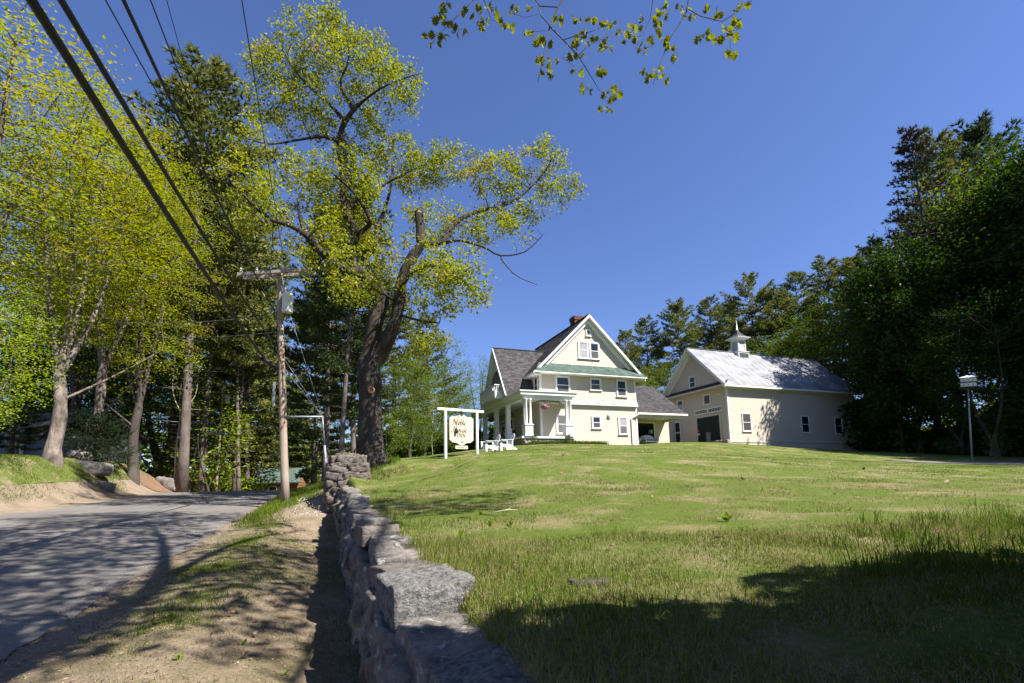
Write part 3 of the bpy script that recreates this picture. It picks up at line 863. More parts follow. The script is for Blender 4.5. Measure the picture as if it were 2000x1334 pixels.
# green pent roof over the second storey
pd = math.hypot(.70, .78)
mb = MB(); lap(mb, (0, -.72, 5.475), (1, 0, 0), (0, .70 / pd, .78 / pd), (0, -.78 / pd, .70 / pd), 0, pd, .15,
               lambda v: (-.62 + v * .55, Wd + .70 - v * .62), .016, .28, r3)
mb.build("pent_roof", M['green_shingle'], inn, kind="stuff")
mb = MB(); mb.box(-.66, Wd + .72, -.70, -.66, 5.36, 5.47); mb.box(-.64, Wd + .70, -.655, -.02, 5.37, 5.40)
mb.add([(-.6, -.70, 5.46), (-.6, -.02, 5.46), (.12, -.02, 6.2), (Wd + .66, -.70, 5.46), (Wd + .66, -.02, 5.46), (Wd - .12, -.02, 6.2)], [(0, 1, 2), (3, 5, 4), (0, 3, 4, 1), (1, 4, 5, 2), (0, 2, 5, 3)])
mb.build("pent_eave", M['white'], inn)


def roof_plane(parent, name, mat, O, U, W, N, L, lim, e=.15, th=.016, tab=.3):
    mb = MB(); lap(mb, O, U, W, N, 0, L, e, lim, th, tab, r3); return mb.build(name, mat, parent, kind="stuff")


# main roof: two shingled slopes, rakes and soffits
cs = math.cos(math.atan(SL)); sn = math.sin(math.atan(SL)); RL = (RA + .66) / cs
BF, BB = -.46, 10.2
roof = MB()
for sg in (-1, 1):
    e0 = RA + sg * (RA + .66); z0 = RZ - (RA + .66) * SL
    roof.prism([(RA, BF + .05, RZ - .02), (e0, BF + .05, z0 - .02), (e0, BF + .05, z0 - .10), (RA, BF + .05, RZ - .18)], (0, BB - BF - .1, 0))
rf = roof.build("roof", M['soffit'], inn)
ez = RZ - (RA + .66) * SL
o = roof_plane(rf, "shingles", M['shingle'], (-.66, BB, ez), (0, -1, 0), (cs, 0, sn), (-sn, 0, cs), RL, lambda v: (0, BB - BF))
o = roof_plane(rf, "shingles", M['shingle'], (Wd + .66, BF, ez), (0, 1, 0), (-cs, 0, sn), (sn, 0, cs), RL, lambda v: (0, BB - BF))
mb = MB()
for sg in (-1, 1):   # rake boards: fascia, inner frieze and a small kick at the foot
    e0 = RA + sg * (RA + .70)
    for (y0, y1, zt, zb_) in ((BF - .03, BF + .045, .03, -.21), (BF + .30, -.02, -.22, -.62)):
        mb.prism([(RA, y0, RZ + zt), (RA + sg * (RA + (.70 if y0 < -.3 else .2)), y0, RZ + zt - (RA + (.70 if y0 < -.3 else .2)) * SL),
                  (RA + sg * (RA + (.70 if y0 < -.3 else .2)), y0, RZ + zb_ - (RA + (.70 if y0 < -.3 else .2)) * SL), (RA, y0, RZ + zb_)], (0, y1 - y0, 0))
mb.build("rake_board", M['white'], inn)
mb = MB(); mb.beam((RA, BF, RZ + .03), (RA, BB, RZ + .03), .18, .05); mb.build("ridge_cap", M['shingle'], inn)
# side eaves
mb = MB(); mb.box(-.70, -.66, -.5, BB, ez - .14, ez - .01); mb.box(-.66, -.02, -.45, 9.9, ez - .16, ez - .13); mb.box(Wd + .66, Wd + .70, -.5, BB, ez - .14, ez - .01)
mb.build("eave_board", M['white'], inn)
# chimney of single bricks in courses
ch = empty("chimney", (RA + .45, 2.4, RZ - 1.48)); ch.parent = inn
MB().box(-.40, .40, -.40, .40, 0, 2.25).build("flue", M['mortar'], ch)
mb = MB()
for k in range(28):
    z0 = k * .08; ov = .0 if k < 24 else .05
    for (dx, dy) in ((1, 0), (0, 1), (-1, 0), (0, -1)):
        for j in range(4):
            u0 = -.42 - ov + j * (.84 + 2 * ov) / 4 + (.005 if k % 2 else .012); u1 = u0 + (.84 + 2 * ov) / 4 - .014; d0, d1 = .36, .42 + ov
            if dx: mb.box(min(dx * d0, dx * d1), max(dx * d0, dx * d1), u0, u1, z0, z0 + .07, r3.rand())
            else: mb.box(u0, u1, min(dy * d0, dy * d1) , max(dy * d0, dy * d1), z0, z0 + .068, r3.rand())
mb.build("brickwork", M['brick'], ch, kind="stuff")

# cross gable over the balcony, facing the road
XA, XB, XZ, XE, XH = -2.55, 3.48, 8.1, 3.72, 2.94
xs = (XZ - XE) / XH; xc = 1 / math.hypot(1, xs); xn = xs * xc; XL = XH / xc
def xlim(v):
    z = XE + v * xn
    m_ = RA - (RZ - z) / SL
    return (0, (m_ if z > EZ else max(-.1, m_)) - XA + .06)
def xlim2(v): a, b = xlim(v); return (3.5 - b, 3.5)
xg = MB()
xg.prism([(XA + .06, XB, XZ - .02), (XA + .06, XB - XH, XE - .02), (XA + .06, XB - XH + .12, XE - .02), (XA + .06, XB, XZ - .2)], (2.4, 0, 0))
xg.prism([(XA + .06, XB, XZ - .02), (XA + .06, XB + XH, XE - .02), (XA + .06, XB + XH - .12, XE - .02), (XA + .06, XB, XZ - .2)], (2.4, 0, 0))
xg.prism([(XA + 2.3, XB, XZ - .14), (XA + 2.3, XB - .6, XZ - .14 - .6 * xs), (XA + 2.3, XB + .6, XZ - .14 - .6 * xs)], (2.0, 0, 0))
xr = xg.build("cross_gable_roof", M['soffit'], inn)
roof_plane(xr, "shingles", M['shingle'], (XA, XB - XH, XE), (1, 0, 0), (0, xc, xn), (0, -xn, xc), XL, xlim)
roof_plane(xr, "shingles", M['shingle'], (XA + 3.5, XB + XH, XE), (-1, 0, 0), (0, -xc, xn), (0, xn, xc), XL, xlim2)
mb = MB(); mb.beam((XA, XB, XZ + .02), (RA - (RZ - XZ) / SL, XB, XZ + .02), .16, .05); mb.build("ridge_cap", M['shingle'], inn)
# gable front with arched opening (left side wall of the dormer)
def arch_front(x):
    mb = MB(); n = 14; R = 1.35; zc = 4.95; pts = []
    arc = [(XB + R * math.cos(math.pi - math.pi * k / n), zc + R * .92 * math.sin(math.pi * k / n)) for k in range(n + 1)]
    zb0 = 3.7
    arc = [(XB - R, zb0)] + arc + [(XB + R, zb0)]
    out = []
    for (y, z) in arc:
        lim_ = XZ - .1 - abs(y - XB) * xs
        if z <= zb0 + .01: out.append((XB + math.copysign(XH - .05, y - XB), zb0))
        else:
            dy = y - XB; dz = z - 4.2
            lo, hi = 1.0, 6.0
            for _ in range(30):
                m_ = (lo + hi) / 2
                if 4.2 + dz * m_ < XZ - .12 - abs(dy * m_) * xs: lo = m_
                else: hi = m_
            out.append((XB + dy * lo, 4.2 + dz * lo))
    for k in range(len(arc) - 1):
        mb.prism([(x, *arc[k]), (x, *arc[k + 1]), (x, *out[k + 1]), (x, *out[k])], (.12, 0, 0))
    return mb
arch_front(-2.28).build("gable_arch", M['white'], inn)
mb = MB()
for sg in (-1, 1):
    mb.prism([(XA - .02, XB, XZ + .02), (XA - .02, XB + sg * (XH + .04), XE + .0), (XA - .02, XB + sg * (XH - .10), XE + .0), (XA - .02, XB, XZ - .24)], (.07, 0, 0))
mb.build("rake_board", M['white'], inn)
MB().box(-1.2, -.05, XB - 1.7, XB + 1.7, 3.66, 5.1).build("balcony_room", M['cream'], inn)
# balcony front with balusters
bal = empty("balcony", (-2.75, XB, 3.68)); bal.parent = inn
mb = MB(); mb.box(-.28, .46, -1.95, 1.95, 0, .06); mb.box(-.30, -.24, -1.97, 1.97, .06, .62); mb.box(-.24, .42, -1.97, -1.91, .06, .55); mb.box(-.24, .42, 1.91, 1.97, .06, .55)
mb.box(-.34, -.22, -2.0, 2.0, .98, 1.05); mb.box(-.22, .42, -2.0, -1.90, .98, 1.05); mb.box(-.22, .42, 1.90, 2.0, .98, 1.05); mb.build("parapet", M['white'], bal)
bm_ = MB().box(-.025, .025, -.025, .025, .55, .98).mesh("baluster"); bm_.materials.append(M['white'])
for k in range(5): place("baluster", bm_, bal, None, (-.14 + k * .13, -1.94, 0))
for k in range(24): place("baluster", bm_, bal, None, (-.28, -1.90 + k * .165, .07))

# windows of the front and the left side
G = M['glass']; SC = M['screen']
window(inn, (3.42, -.0215, 6.84), U_, N_, .70, 1.24, lower=M['blind'], upper=M['blind'], casing=.10)
window(inn, (4.42, -.0215, 6.84), U_, N_, .70, 1.24, lower=SC, casing=.10)
window(inn, (4.12, -.0215, 8.68), U_, N_, .31, .44, style="single", lower=SC, casing=.07)
window(inn, (1.38, -.0215, 3.98), U_, N_, 1.02, 1.24, lower=SC)
window(inn, (4.34, -.0215, 4.36), U_, N_, .80, .85, lower=M['curtain'])
window(inn, (6.72, -.0215, 3.95), U_, N_, .76, 1.25, lower=SC)
window(inn, (1.34, -.0215, .92), U_, N_, 1.05, 1.36, lower=M['curtain'], upper=M['curtain'])
window(inn, (4.36, -.0215, 1.36), U_, N_, .64, .86, lower=SC)
window(inn, (6.74, -.0215, .93), U_, N_, .66, 1.28, lower=M['curtain'], upper=M['blind'])
US, NS = (0, -1, 0), (-1, 0, 0)
window(inn, (-.0215, .92, 4.0), US, NS, .55, 1.25, lower=SC)
window(inn, (-.0215, 3.6, 1.15), US, NS, 1.0, 1.55, lower=SC)
window(inn, (-.0215, 8.6, 1.15), US, NS, 1.0, 1.55)
dr = empty("front_door", (-.0215, 6.3, .47)); dr.parent = inn
mb = MB(); mb.box(-.06, 0, -.62, -.5, 0, 2.2); mb.box(-.06, 0, .5, .62, 0, 2.2); mb.box(-.06, 0, -.62, .62, 2.2, 2.34); mb.build("door_frame", M['white'], dr)
mb = MB().box(-.03, -.001, -.5, .5, 0, 2.2); mb.build("door_leaf", M['dark_trim'], dr)
# wall lamp, downpipe, gutter
mb = MB(); mb.box(5.72, 5.98, -.17, -.018, 2.28, 2.46); mb.prism([(5.74, -.018, 2.24), (5.96, -.018, 2.24), (5.93, -.12, 2.16), (5.77, -.12, 2.16)], (0, 0, .04)); mb.build("vent_hood", M['white'], inn)
mb = MB(); mb.tube([(8.55, -.34, 2.62), (8.2, -.12, 2.36), (7.86, -.08, 2.18), (7.86, -.08, .1), (7.95, -.3, .02)], .045, 8); mb.build("downpipe", M['white'], inn, True)
for k, a in enumerate((4.55, 4.95)):
    MB().beam((a, -.017, 1.2), (a - .1, -.017, .82), .012, .003, (0, -1, 0)).build("rust_streak", M['cutwood'], inn)

# ---- wraparound porch
por = empty("porch", (0, 0, 0)); por.parent = inn
PA, PF = -2.02, -1.62
mb = MB(); mb.box(PA - .32, 2.02, PF - .32, -.05, 3.40, 3.62); mb.box(PA - .32, -.05, -.05, 10.6, 3.40, 3.62)
mb.box(PA - .40, 2.12, PF - .40, -.05, 3.62, 3.70); mb.box(PA - .40, -.05, -.05, 10.7, 3.62, 3.70); mb.build("porch_roof", M['white'], por)
mb = MB(); mb.box(PA - .26, 1.95, PF - .26, -.06, 3.37, 3.398); mb.box(PA - .26, -.06, -.06, 10.5, 3.37, 3.398); mb.build("porch_ceiling", M['soffit'], por)
mb = MB(); mb.box(PA - .12, 1.72, PF - .12, PF + .12, 3.12, 3.37); mb.box(PA - .12, PA + .12, PF + .12, 10.4, 3.12, 3.37); mb.box(1.50, 1.72, PF + .12, -.05, 3.12, 3.37); mb.build("porch_beam", M['white'], por)
mb = MB(); mb.box(PA - .26, 1.78, PF - .24, -.06, .36, .50); mb.box(PA - .26, -.06, -.06, 10.4, .36, .50); mb.build("porch_deck", M['white'], por)
MB().box(PA - .05, 1.6, PF - .02, -.1, -.6, .34).box(PA - .05, -.1, -.1, 10.2, -.6, .34).build("porch_footing", M['mortar'], por)
# fieldstones of the footing
a = PA - .1
for row in range(2):
    a = PA - .15 + .1 * row
    while a < 1.65:
        w_ = .20 + .18 * r3.rand(); seed += 1
        place("stone", rock_mesh("stone", (w_, .18, .19), seed, 3, .3, .2), por, M['foundation'], (a + w_ / 2, PF - .06, .24 - .17 * row), (0, 0, 0)); a += w_ * .97
    b = PF
    while b < 3:
        w_ = .22 + .2 * r3.rand(); seed += 1
        place("stone", rock_mesh("stone", (.18, w_, .19), seed, 3, .3, .2), por, M['foundation'], (PA - .08, b + w_ / 2, .24 - .17 * row), (0, 0, 0)); b += w_ * .97
def pedestal(a, b, w=.58):
    mb = MB(); h = w / 2; mb.box(a - h, a + h, b - h, b + h, .50, 1.26); mb.box(a - h - .05, a + h + .05, b - h - .05, b + h + .05, 1.26, 1.33); mb.box(a - h - .03, a + h + .03, b - h - .03, b + h + .03, .50, .60)
    for (d0, d1, e0, e1) in ((-h + .06, h - .06, .68, .70), (-h + .06, h - .06, 1.18, 1.20)): mb.box(a + d0, a + d1, b - h - .015, b - h, e0, e1)
    mb.box(a - h + .06, a - h + .08, b - h - .015, b - h, .70, 1.18); mb.box(a + h - .08, a + h - .06, b - h - .015, b - h, .70, 1.18)
    mb.build("pedestal", M['white'], por)
cm = MB().lathe([(.13, 0), (.13, .05), (.105, .08), (.10, .6), (.085, 1.66), (.11, 1.70), (.13, 1.75), (.13, 1.79)], n=12).mesh("column", True); cm.materials.append(M['white'])
pedestal(-1.74, PF); pedestal(1.38, PF)
for (a, b) in ((-1.90, PF - .14), (-1.58, PF - .14), (-1.90, PF + .16), (1.22, PF - .14), (1.54, PF - .14), (1.54, PF + .16)): place("column", cm, por, None, (a, b, 1.33))
for b in (1.55, 4.25, 7.3, 10.1):
    pm = MB(); pm.box(PA - .20, PA + .20, b - .20, b + .20, .50, 1.28); pm.box(PA - .24, PA + .24, b - .24, b + .24, 1.28, 1.34); pm.box(PA - .16, PA + .16, b - .16, b + .16, 1.34, 3.02); pm.box(PA - .2, PA + .2, b - .2, b + .2, 3.02, 3.12); pm.build("porch_post", M['white'], por)
# steps at the side of the porch
mb = MB()
for k in range(2): mb.box(PA - .55 - .3 * k, PA - .27, 2.3, 3.6, .10 - .2 * k, .32 - .16 * k)
mb.build("step", M['white'], por)


def locw(a, b, z): return (2.14 + a * _u2[0] + b * _n2[0], 35.52 + a * _u2[1] + b * _n2[1], 4.1 + z)


# hanging baskets
def basket(loc, lab, petals, seed):
    t = empty("hanging_basket", loc, 0, lab, "flower basket", "flower baskets hanging from the porch ceiling")
    MB().lathe([(.08, -.16), (.15, -.10), (.19, .0)], n=12).build("pot", M['dark_trim'], t, True)
    mb = MB()
    for k in range(3):
        a = k * 2.094; mb.tube([(.18 * math.cos(a), .18 * math.sin(a), 0), (0, 0, .36)], .006, 4)
    mb.tube([(0, 0, .36), (0, 0, .44)], .008, 4); mb.build("hanger", M['iron'], t)
    q = rs(seed); n = 420
    d = q.randn(n, 3); d /= np.linalg.norm(d, axis=1, keepdims=True); d[:, 2] = d[:, 2] * .62 + .05
    c = d * (.22 + .10 * q.rand(n, 1)); c[:, 2] += .02
    leafy = q.rand(n) < .35
    for nm, msk, mt, s0 in (("foliage", leafy, M['hardleaf_light'], .05), ("blossoms", ~leafy, petals, .045)):
        cc = c[msk]; m_ = len(cc); u = q.randn(m_, 3); u /= np.linalg.norm(u, axis=1, keepdims=True); w = np.cross(u, d[msk]); w /= np.linalg.norm(w, axis=1, keepdims=True) + 1e-6
        v = np.stack([cc - u * s0, cc - w * s0, cc + u * s0, cc + w * s0], 1).reshape(-1, 3)
        me = np_mesh(nm, v, np.arange(4 * m_).reshape(m_, 4), q.rand(m_)); me.materials.append(mt); place(nm, me, t)
    return t
M['petal_pink'] = mat_leaf('pink_petals', (.42, .10, .26), (.62, .32, .48), None, .3)
M['petal_red'] = mat_leaf('orange_petals', (.45, .10, .05), (.55, .2, .08), None, .3)
M['petal_dark'] = mat_leaf('wine_petals', (.10, .02, .06), (.2, .05, .1), None, .3)
basket(locw(-.35, PF + .05, 2.60), "pink and purple flower basket hanging at the porch front between the columns", M['petal_pink'], 1)
basket(locw(-1.35, 2.9, 2.55), "orange flower basket hanging above the porch door", M['petal_red'], 2)
basket(locw(-1.95, 5.8, 2.55), "dark wine flower basket hanging deep in the shaded side porch", M['petal_dark'], 3)
# string of bulbs along the porch front
sl = empty("string_lights", locw(-1.7, PF + .14, 3.05), .36, "string of small clear bulbs looped under the porch roof edge", "string lights")
mb = MB(); pts = []
for k in range(25):
    u = k / 24; pts.append((u * 3.1, 0, .04 - .16 * abs(math.sin(u * 3 * math.pi))))
mb.tube(pts, .008, 4); mb.build("cord", M['iron'], sl)
bmesh_ = MB().lathe([(.012, 0), (.014, -.03), (.028, -.06), (.02, -.095), (.004, -.105)], n=6).mesh("bulb", True); bmesh_.materials.append(M['porcelain'])
for k in range(1, 24, 2): place("bulb", bmesh_, sl, None, pts[k])
# porch rocking chair in the shade and planters
def simple_chair(loc, rz, lab, mat):
    t = empty("porch_chair", loc, rz, lab, "chair")
    MB().box(-.26, .26, -.25, .25, .40, .45).build("seat", mat, t)
    for (x, y) in ((-.23, -.22), (.23, -.22), (-.23, .22), (.23, .22)): MB().box(x - .025, x + .025, y - .025, y + .025, 0, .40 if y < 0 else 1.1).build("leg", mat, t)
    for k in range(5): MB().box(-.18 + k * .09 - .02, -.18 + k * .09 + .02, .21, .235, .5, 1.05).build("slat", mat, t)
    MB().box(-.26, .26, .205, .245, 1.05, 1.12).build("top_rail", mat, t)
    for x in (-.26, .26): MB().box(x - .03, x + .03, -.25, .22, .62, .65).build("armrest", mat, t)
simple_chair(locw(-.6, 4.6, .50), -1.2, "dark wooden chair in the shade of the side porch beside the door", M['dark_trim'])

# ------------------------------------------------------------------ barn
barn = empty("barn", (19.109, 42.323, 4.59), .373, "cream clapboard barn with silver painted gable roof and white cupola", "barn")
BW, BL, BZ, BR = 7.8, 16.48, 4.92, 9.36
bs = (BR - 5.02) / (BW / 2 + .5); bc = 1 / math.hypot(1, bs); bn = bs * bc
MB().box(.02, BL - .02, .02, BW - .02, -1.4, BZ).build("wall_body", M['cream'], barn)
MB().prism([(.02, .02, BZ), (.02, BW - .02, BZ), (.02, BW / 2, BR - .35)], (BL - .04, 0, 0)).build("attic_body", M['cream'], barn)
mb = MB(); lap(mb, (0, 0, 0), (1, 0, 0), (0, 0, 1), (0, -1, 0), .02, BZ, .105, lambda v: (0, BL), .020)
lap(mb, (0, 0, 0), (1, 0, 0), (0, 0, 1), (0, -1, 0), -1.35, -.12, .105, lambda v: (0, BL), .020); mb.build("long_siding", M['cream'], barn, kind="stuff")
mb = MB(); lap(mb, (0, BW, 0), (0, -1, 0), (0, 0, 1), (-1, 0, 0), -.3, BZ + .1, .105, lambda v: (0, BW), .018)
bgl = lambda v: (BW / 2 - (BR - .28 - v) / bs, BW / 2 + (BR - .28 - v) / bs)
lap(mb, (0, BW, 0), (0, -1, 0), (0, 0, 1), (-1, 0, 0), 5.25, BR - .4, .105, bgl, .018); mb.build("gable_siding", M['cream'], barn, kind="stuff")
mb = MB(); mb.box(-.04, BL + .02, -.055, -.0215, -.10, .03); mb.build("ledge_board", M['cream'], barn)
for bb in ((-.035, .12, -.036, -.0215, .03, BZ), (-.036, -.0215, -.0150, .12, -.3, BZ), (BL - .12, BL + .035, -.036, -.0215, .03, BZ), (-.036, -.0215, BW - .12, BW + .02, -.3, BZ)): MB().box(*bb).build("corner_board", M['white'], barn)
mb = MB(); mb.box(.12, BL - .12, -.05, -.0215, BZ - .22, BZ); mb.build("frieze_board", M['white'], barn)
RF, RB = -.70, BL + .62
mb = MB()
for sg in (-1, 1):
    e0 = BW / 2 + sg * (BW / 2 + .5)
    mb.prism([(RF + .04, BW / 2, BR - .02), (RF + .04, e0, 5.0), (RF + .04, e0, 4.90), (RF + .04, BW / 2, BR - .16)], (RB - RF - .08, 0, 0))
brf = mb.build("roof", M['soffit'], barn)
# roof skin of lapped metal sheets (wide courses with standing seams)
for sg in (-1, 1):
    e0 = BW / 2 + sg * (BW / 2 + .54); L_ = (BW / 2 + .54) / bc; z0 = BR - (BW / 2 + .54) * bs
    n_ = 22
    for k in range(n_):
        x0 = RF + (RB - RF) * k / n_; x1 = RF + (RB - RF) * (k + 1) / n_
        N3 = (0, sg * bn, bc); lift = .012
        mb = MB(); P = []
        for (x, q_) in ((x0, 0), (x1, 0), (x1, 1), (x0, 1)):
            y = e0 + (BW / 2 - e0) * q_; z = z0 + (BR - z0) * q_; P.append((x, y + N3[1] * lift, z + N3[2] * lift))
        mb.add(P, [(0, 1, 2, 3)] if sg < 0 else [(3, 2, 1, 0)])
        a_ = Vector(P[0]) + Vector(N3) * .008; b_ = Vector(P[3]) + Vector(N3) * .008
        mb.beam(a_, b_, .018, .016, N3)
        mb.build("roof_sheet", M['metal_roof'], barn)
mb = MB(); mb.beam((RF, BW / 2, BR + .03), (RB, BW / 2, BR + .03), .22, .03); mb.build("ridge_cap", M['metal_roof'], barn)
mb = MB(); mb.box(RF, RB, -.56, -.52, 4.80, 4.94); mb.box(RF, RB, -.515, -.06, 4.84, 4.87); mb.build("eave_board", M['soffit'], barn)
mb = MB()
for sg in (-1, 1):
    for (x0, x1, zt, zb_, ov) in ((RF - .03, RF + .035, .0, -.26, .54), (-.25, -.02, -.24, -.62, .05)):
        mb.prism([(x0, BW / 2, BR + zt), (x0, BW / 2 + sg * (BW / 2 + ov), BR + zt - (BW / 2 + ov) * bs), (x0, BW / 2 + sg * (BW / 2 + ov), BR + zb_ - (BW / 2 + ov) * bs), (x0, BW / 2, BR + zb_)], (x1 - x0, 0, 0))
mb.build("rake_board", M['white'], barn)
# dark pent strip across the gable
pd2 = math.hypot(.6, .42)
mb = MB(); lap(mb, (-.66, BW + .5, 5.04), (0, -1, 0), (.6 / pd2, 0, .42 / pd2), (-.42 / pd2, 0, .6 / pd2), 0, pd2, .15, lambda v: (0, BW + 1.0), .014, .3, r3); mb.build("pent_strip", M['shingle'], barn, kind="stuff")
mb = MB(); mb.box(-.66, -.62, -.5, BW + .5, 4.86, 5.03); mb.box(-.618, -.02, -.45, BW + .45, 4.88, 4.91); mb.build("pent_eave", M['cream'], barn)
NG, UG = (-1, 0, 0), (0, -1, 0)
window(barn, (-.0215, 2.74, 3.66), UG, NG, .74, .86, style="single", lower=SC, casing=.09)
window(barn, (-.0215, 6.36, 3.62), UG, NG, .72, .92, style="double", lower=M['blind'], upper=M['screen'], casing=.09)
window(barn, (-.0215, 4.48, 5.56), UG, NG, .72, 1.02, style="double", lower=M['screen'], upper=M['screen'], casing=.09)
window(barn, (-.0215, 4.02, 2.84), UG, NG, 1.58, .36, style="six", casing=.07)
window(barn, (-.0215, 2.32, 2.84), UG, NG, 1.58, .36, style="six", casing=.07)
window(barn, (1.56, -.0215, .92), U_, N_, .94, 1.56, lower=SC, upper=SC, casing=.06)
window(barn, (8.92, -.0215, .90), U_, N_, .94, 1.56, casing=.06)
window(barn, (13.5, -.0215, .86), U_, N_, .94, 1.56, casing=.06)
bd_ = empty("barn_door", (-.03, 2.42, -.1)); bd_.parent = barn
pm = MB().box(-.035, .0, -.145, .145, 0, 2.56).mesh("plank"); pm.materials.append(M['barn_door'])
for k in range(9): place("plank", pm, bd_, None, (0, -1.24 + k * .31, 0))
MB().box(-.012, -.002, -1.39, 1.39, 0, 2.55).build("door_backing", M['barn_door'], bd_)
mb = MB(); mb.box(-.06, .01, 1.40, 1.55, 0, 2.6); mb.box(-.06, .01, -1.55, -1.40, 0, 2.6); mb.box(-.06, .01, -1.40, 1.40, 2.57, 2.72); mb.build("door_frame", M['cream'], bd_)
sd = empty("side_door", (-.03, 6.6, .18)); sd.parent = barn
mb = MB(); mb.box(-.05, .01, -.46, -.34, 0, 2.3); mb.box(-.05, .01, .34, .46, 0, 2.3); mb.box(-.05, .01, -.34, .34, 2.2, 2.3); mb.box(-.04, .01, -.34, .34, 1.15, 1.25); mb.box(-.04, .01, -.34, .34, 0, .12); mb.build("door_frame", M['white'], sd)
MB().box(-.02, -.005, -.34, .34, .12, 1.15).box(-.02, -.005, -.34, .34, 1.25, 2.2).build("pane", M['glass'], sd)
mb = MB(); mb.box(-.10, -.017, .55, .75, 4.30, 4.36); mb.tube([(-.10, .65, 4.33), (-.30, .45, 4.22)], .06, 8); mb.tube([(-.10, .65, 4.33), (-.30, .85, 4.22)], .06, 8); mb.build("flood_lamp", M['white'], barn)
# cupola
cu = empty("cupola", (6.0, BW / 2, BR - .6)); cu.parent = barn
MB().box(-.70, .70, -.62, .62, -.35, .60).box(-.76, .76, -.68, .68, .60, .66).build("cupola_base", M['white'], cu)
mb = MB()
for k in range(4): mb.beam((-.60, -.64, -.02 + k * .14), (.60, -.64, -.02 + k * .14), .03, .10, (0, -.5, 1))
mb.build("green_louver", M['green_shingle'], cu)
MB().box(-.40, .40, -.40, .40, .66, 1.90).build("cupola_core", M['dark_trim'], cu)
mb = MB()
for (x, y) in ((-.42, -.42), (.42, -.42), (.42, .42), (-.42, .42)): mb.box(x - .07, x + .07, y - .07, y + .07, .66, 1.90)
for (z0, z1) in ((.66, .80), (1.76, 1.90)): mb.box(-.48, .48, -.48, .48, z0, z1)
mb.build("cupola_frame", M['white'], cu)
for sx, sy in ((0, -1), (-1, 0), (1, 0), (0, 1)):
    for k in range(7):
        z = .88 + k * .13; m2 = MB()
        if sy: m2.beam((-.35, sy * .43, z), (.35, sy * .43, z), .02, .10, (0, sy * -.7, 1))
        else: m2.beam((sx * .43, -.35, z), (sx * .43, .35, z), .02, .10, (sx * -.7, 0, 1))
        m2.build("louver", M['white'], cu)
mb = MB(); mb.add([(x * w, y * w, z) for (w, z) in ((.50, 1.90), (.84, 2.06), (.86, 2.14)) for (x, y) in ((-1, -1), (1, -1), (1, 1), (-1, 1))],
                  [(0, 3, 2, 1)] + [(i * 4 + j, i * 4 + (j + 1) % 4, i * 4 + 4 + (j + 1) % 4, i * 4 + 4 + j) for i in range(2) for j in range(4)] + [(8, 9, 10, 11)]); mb.build("cupola_eave", M['white'], cu)
prof = [(.86, 2.15), (.60, 2.28), (.38, 2.48), (.20, 2.74), (.09, 2.98)]
mb = MB(); mb.add([(x * w, y * w, z) for (w, z) in prof for (x, y) in ((-1, -1), (1, -1), (1, 1), (-1, 1))], [(i * 4 + j, i * 4 + (j + 1) % 4, i * 4 + 4 + (j + 1) % 4, i * 4 + 4 + j) for i in range(4) for j in range(4)] + [(16, 17, 18, 19)]); mb.build("cupola_roof", M['shingle'], cu)
mb = MB(); mb.lathe([(.13, 2.96), (.13, 3.06), (.09, 3.08), (.06, 3.55), (.05, 3.56), (.07, 3.60), (.035, 3.66), (.02, 4.05), (.004, 4.08)], n=8); mb.build("spire", M['white'], cu, True)

# ------------------------------------------------------------------ breezeway wing between house and barn
bw = empty("breezeway", locw(8.45, 0, 0), .36, "low dark roofed breezeway with open porch joining the inn to the barn", "porch wing")
W0, W1 = 0.0, 4.6
wz = math.hypot(4.3, 3.15)
MB().box(.02, 5.1, 2.6, 6.5, -.5, 3.4).build("wall_body", M['cream'], bw)
MB().box(5.1, 9.7, 7.3, 8.2, -.5, 3.0).build("link_body", M['cream'], bw)
mb = MB(); lap(mb, (0, 2.6, 0), U_, (0, 0, 1), N_, 0, 2.7, .115, lambda v: (.02, 5.1), .014); lap(mb, (0, 7.3, 0), U_, (0, 0, 1), N_, 0, 3.0, .115, lambda v: (5.1, 9.6), .014); mb.build("siding", M['cream'], bw, kind="stuff")
mb = MB(); mb.prism([(-.0, -.10, 2.62), (-.0, 4.2, 5.77), (-.0, 8.5, 2.62), (-.0, 8.5, 2.5), (-.0, 4.2, 5.6), (-.0, -.10, 2.5)], (4.75, 0, 0)); wr = mb.build("roof", M['soffit'], bw)
roof_plane(wr, "shingles", M['shingle'], (-.02, -.16, 2.64), (1, 0, 0), (0, 4.3 / wz, 3.15 / wz), (0, -3.15 / wz, 4.3 / wz), wz + .05, lambda v: (0, 4.85))
roof_plane(wr, "shingles", M['shingle'], (4.83, 8.56, 2.64), (-1, 0, 0), (0, -4.3 / wz, 3.15 / wz), (0, 3.15 / wz, 4.3 / wz), wz + .05, lambda v: (0, 4.85))
mb = MB(); mb.prism([(4.72, 2.6, 2.5), (4.72, 8.4, 2.5), (4.72, 4.2, 5.6)], (.03, 0, 0)); mb.build("gable_end", M['cream'], bw)
mb = MB(); mb.box(-.1, 4.85, -.26, -.17, 2.52, 2.66); mb.build("gutter", M['white'], bw)
mb = MB(); mb.box(.0, 4.7, -.06, .10, 2.28, 2.50); mb.box(4.56, 4.72, .10, 2.6, 2.28, 2.5); mb.build("beam", M['cream'], bw)
MB().box(0, 5.0, .1, 2.59, -.3, .12).build("floor_slab", M['mortar'], bw)
mb = MB(); mb.box(0, 4.7, .1, 2.6, 2.5, 2.52); mb.build("porch_ceiling", M['soffit'], bw)
pw = window(bw, (1.55, 2.585, .78), U_, N_, 1.95, 1.45, style="single", casing=.08)
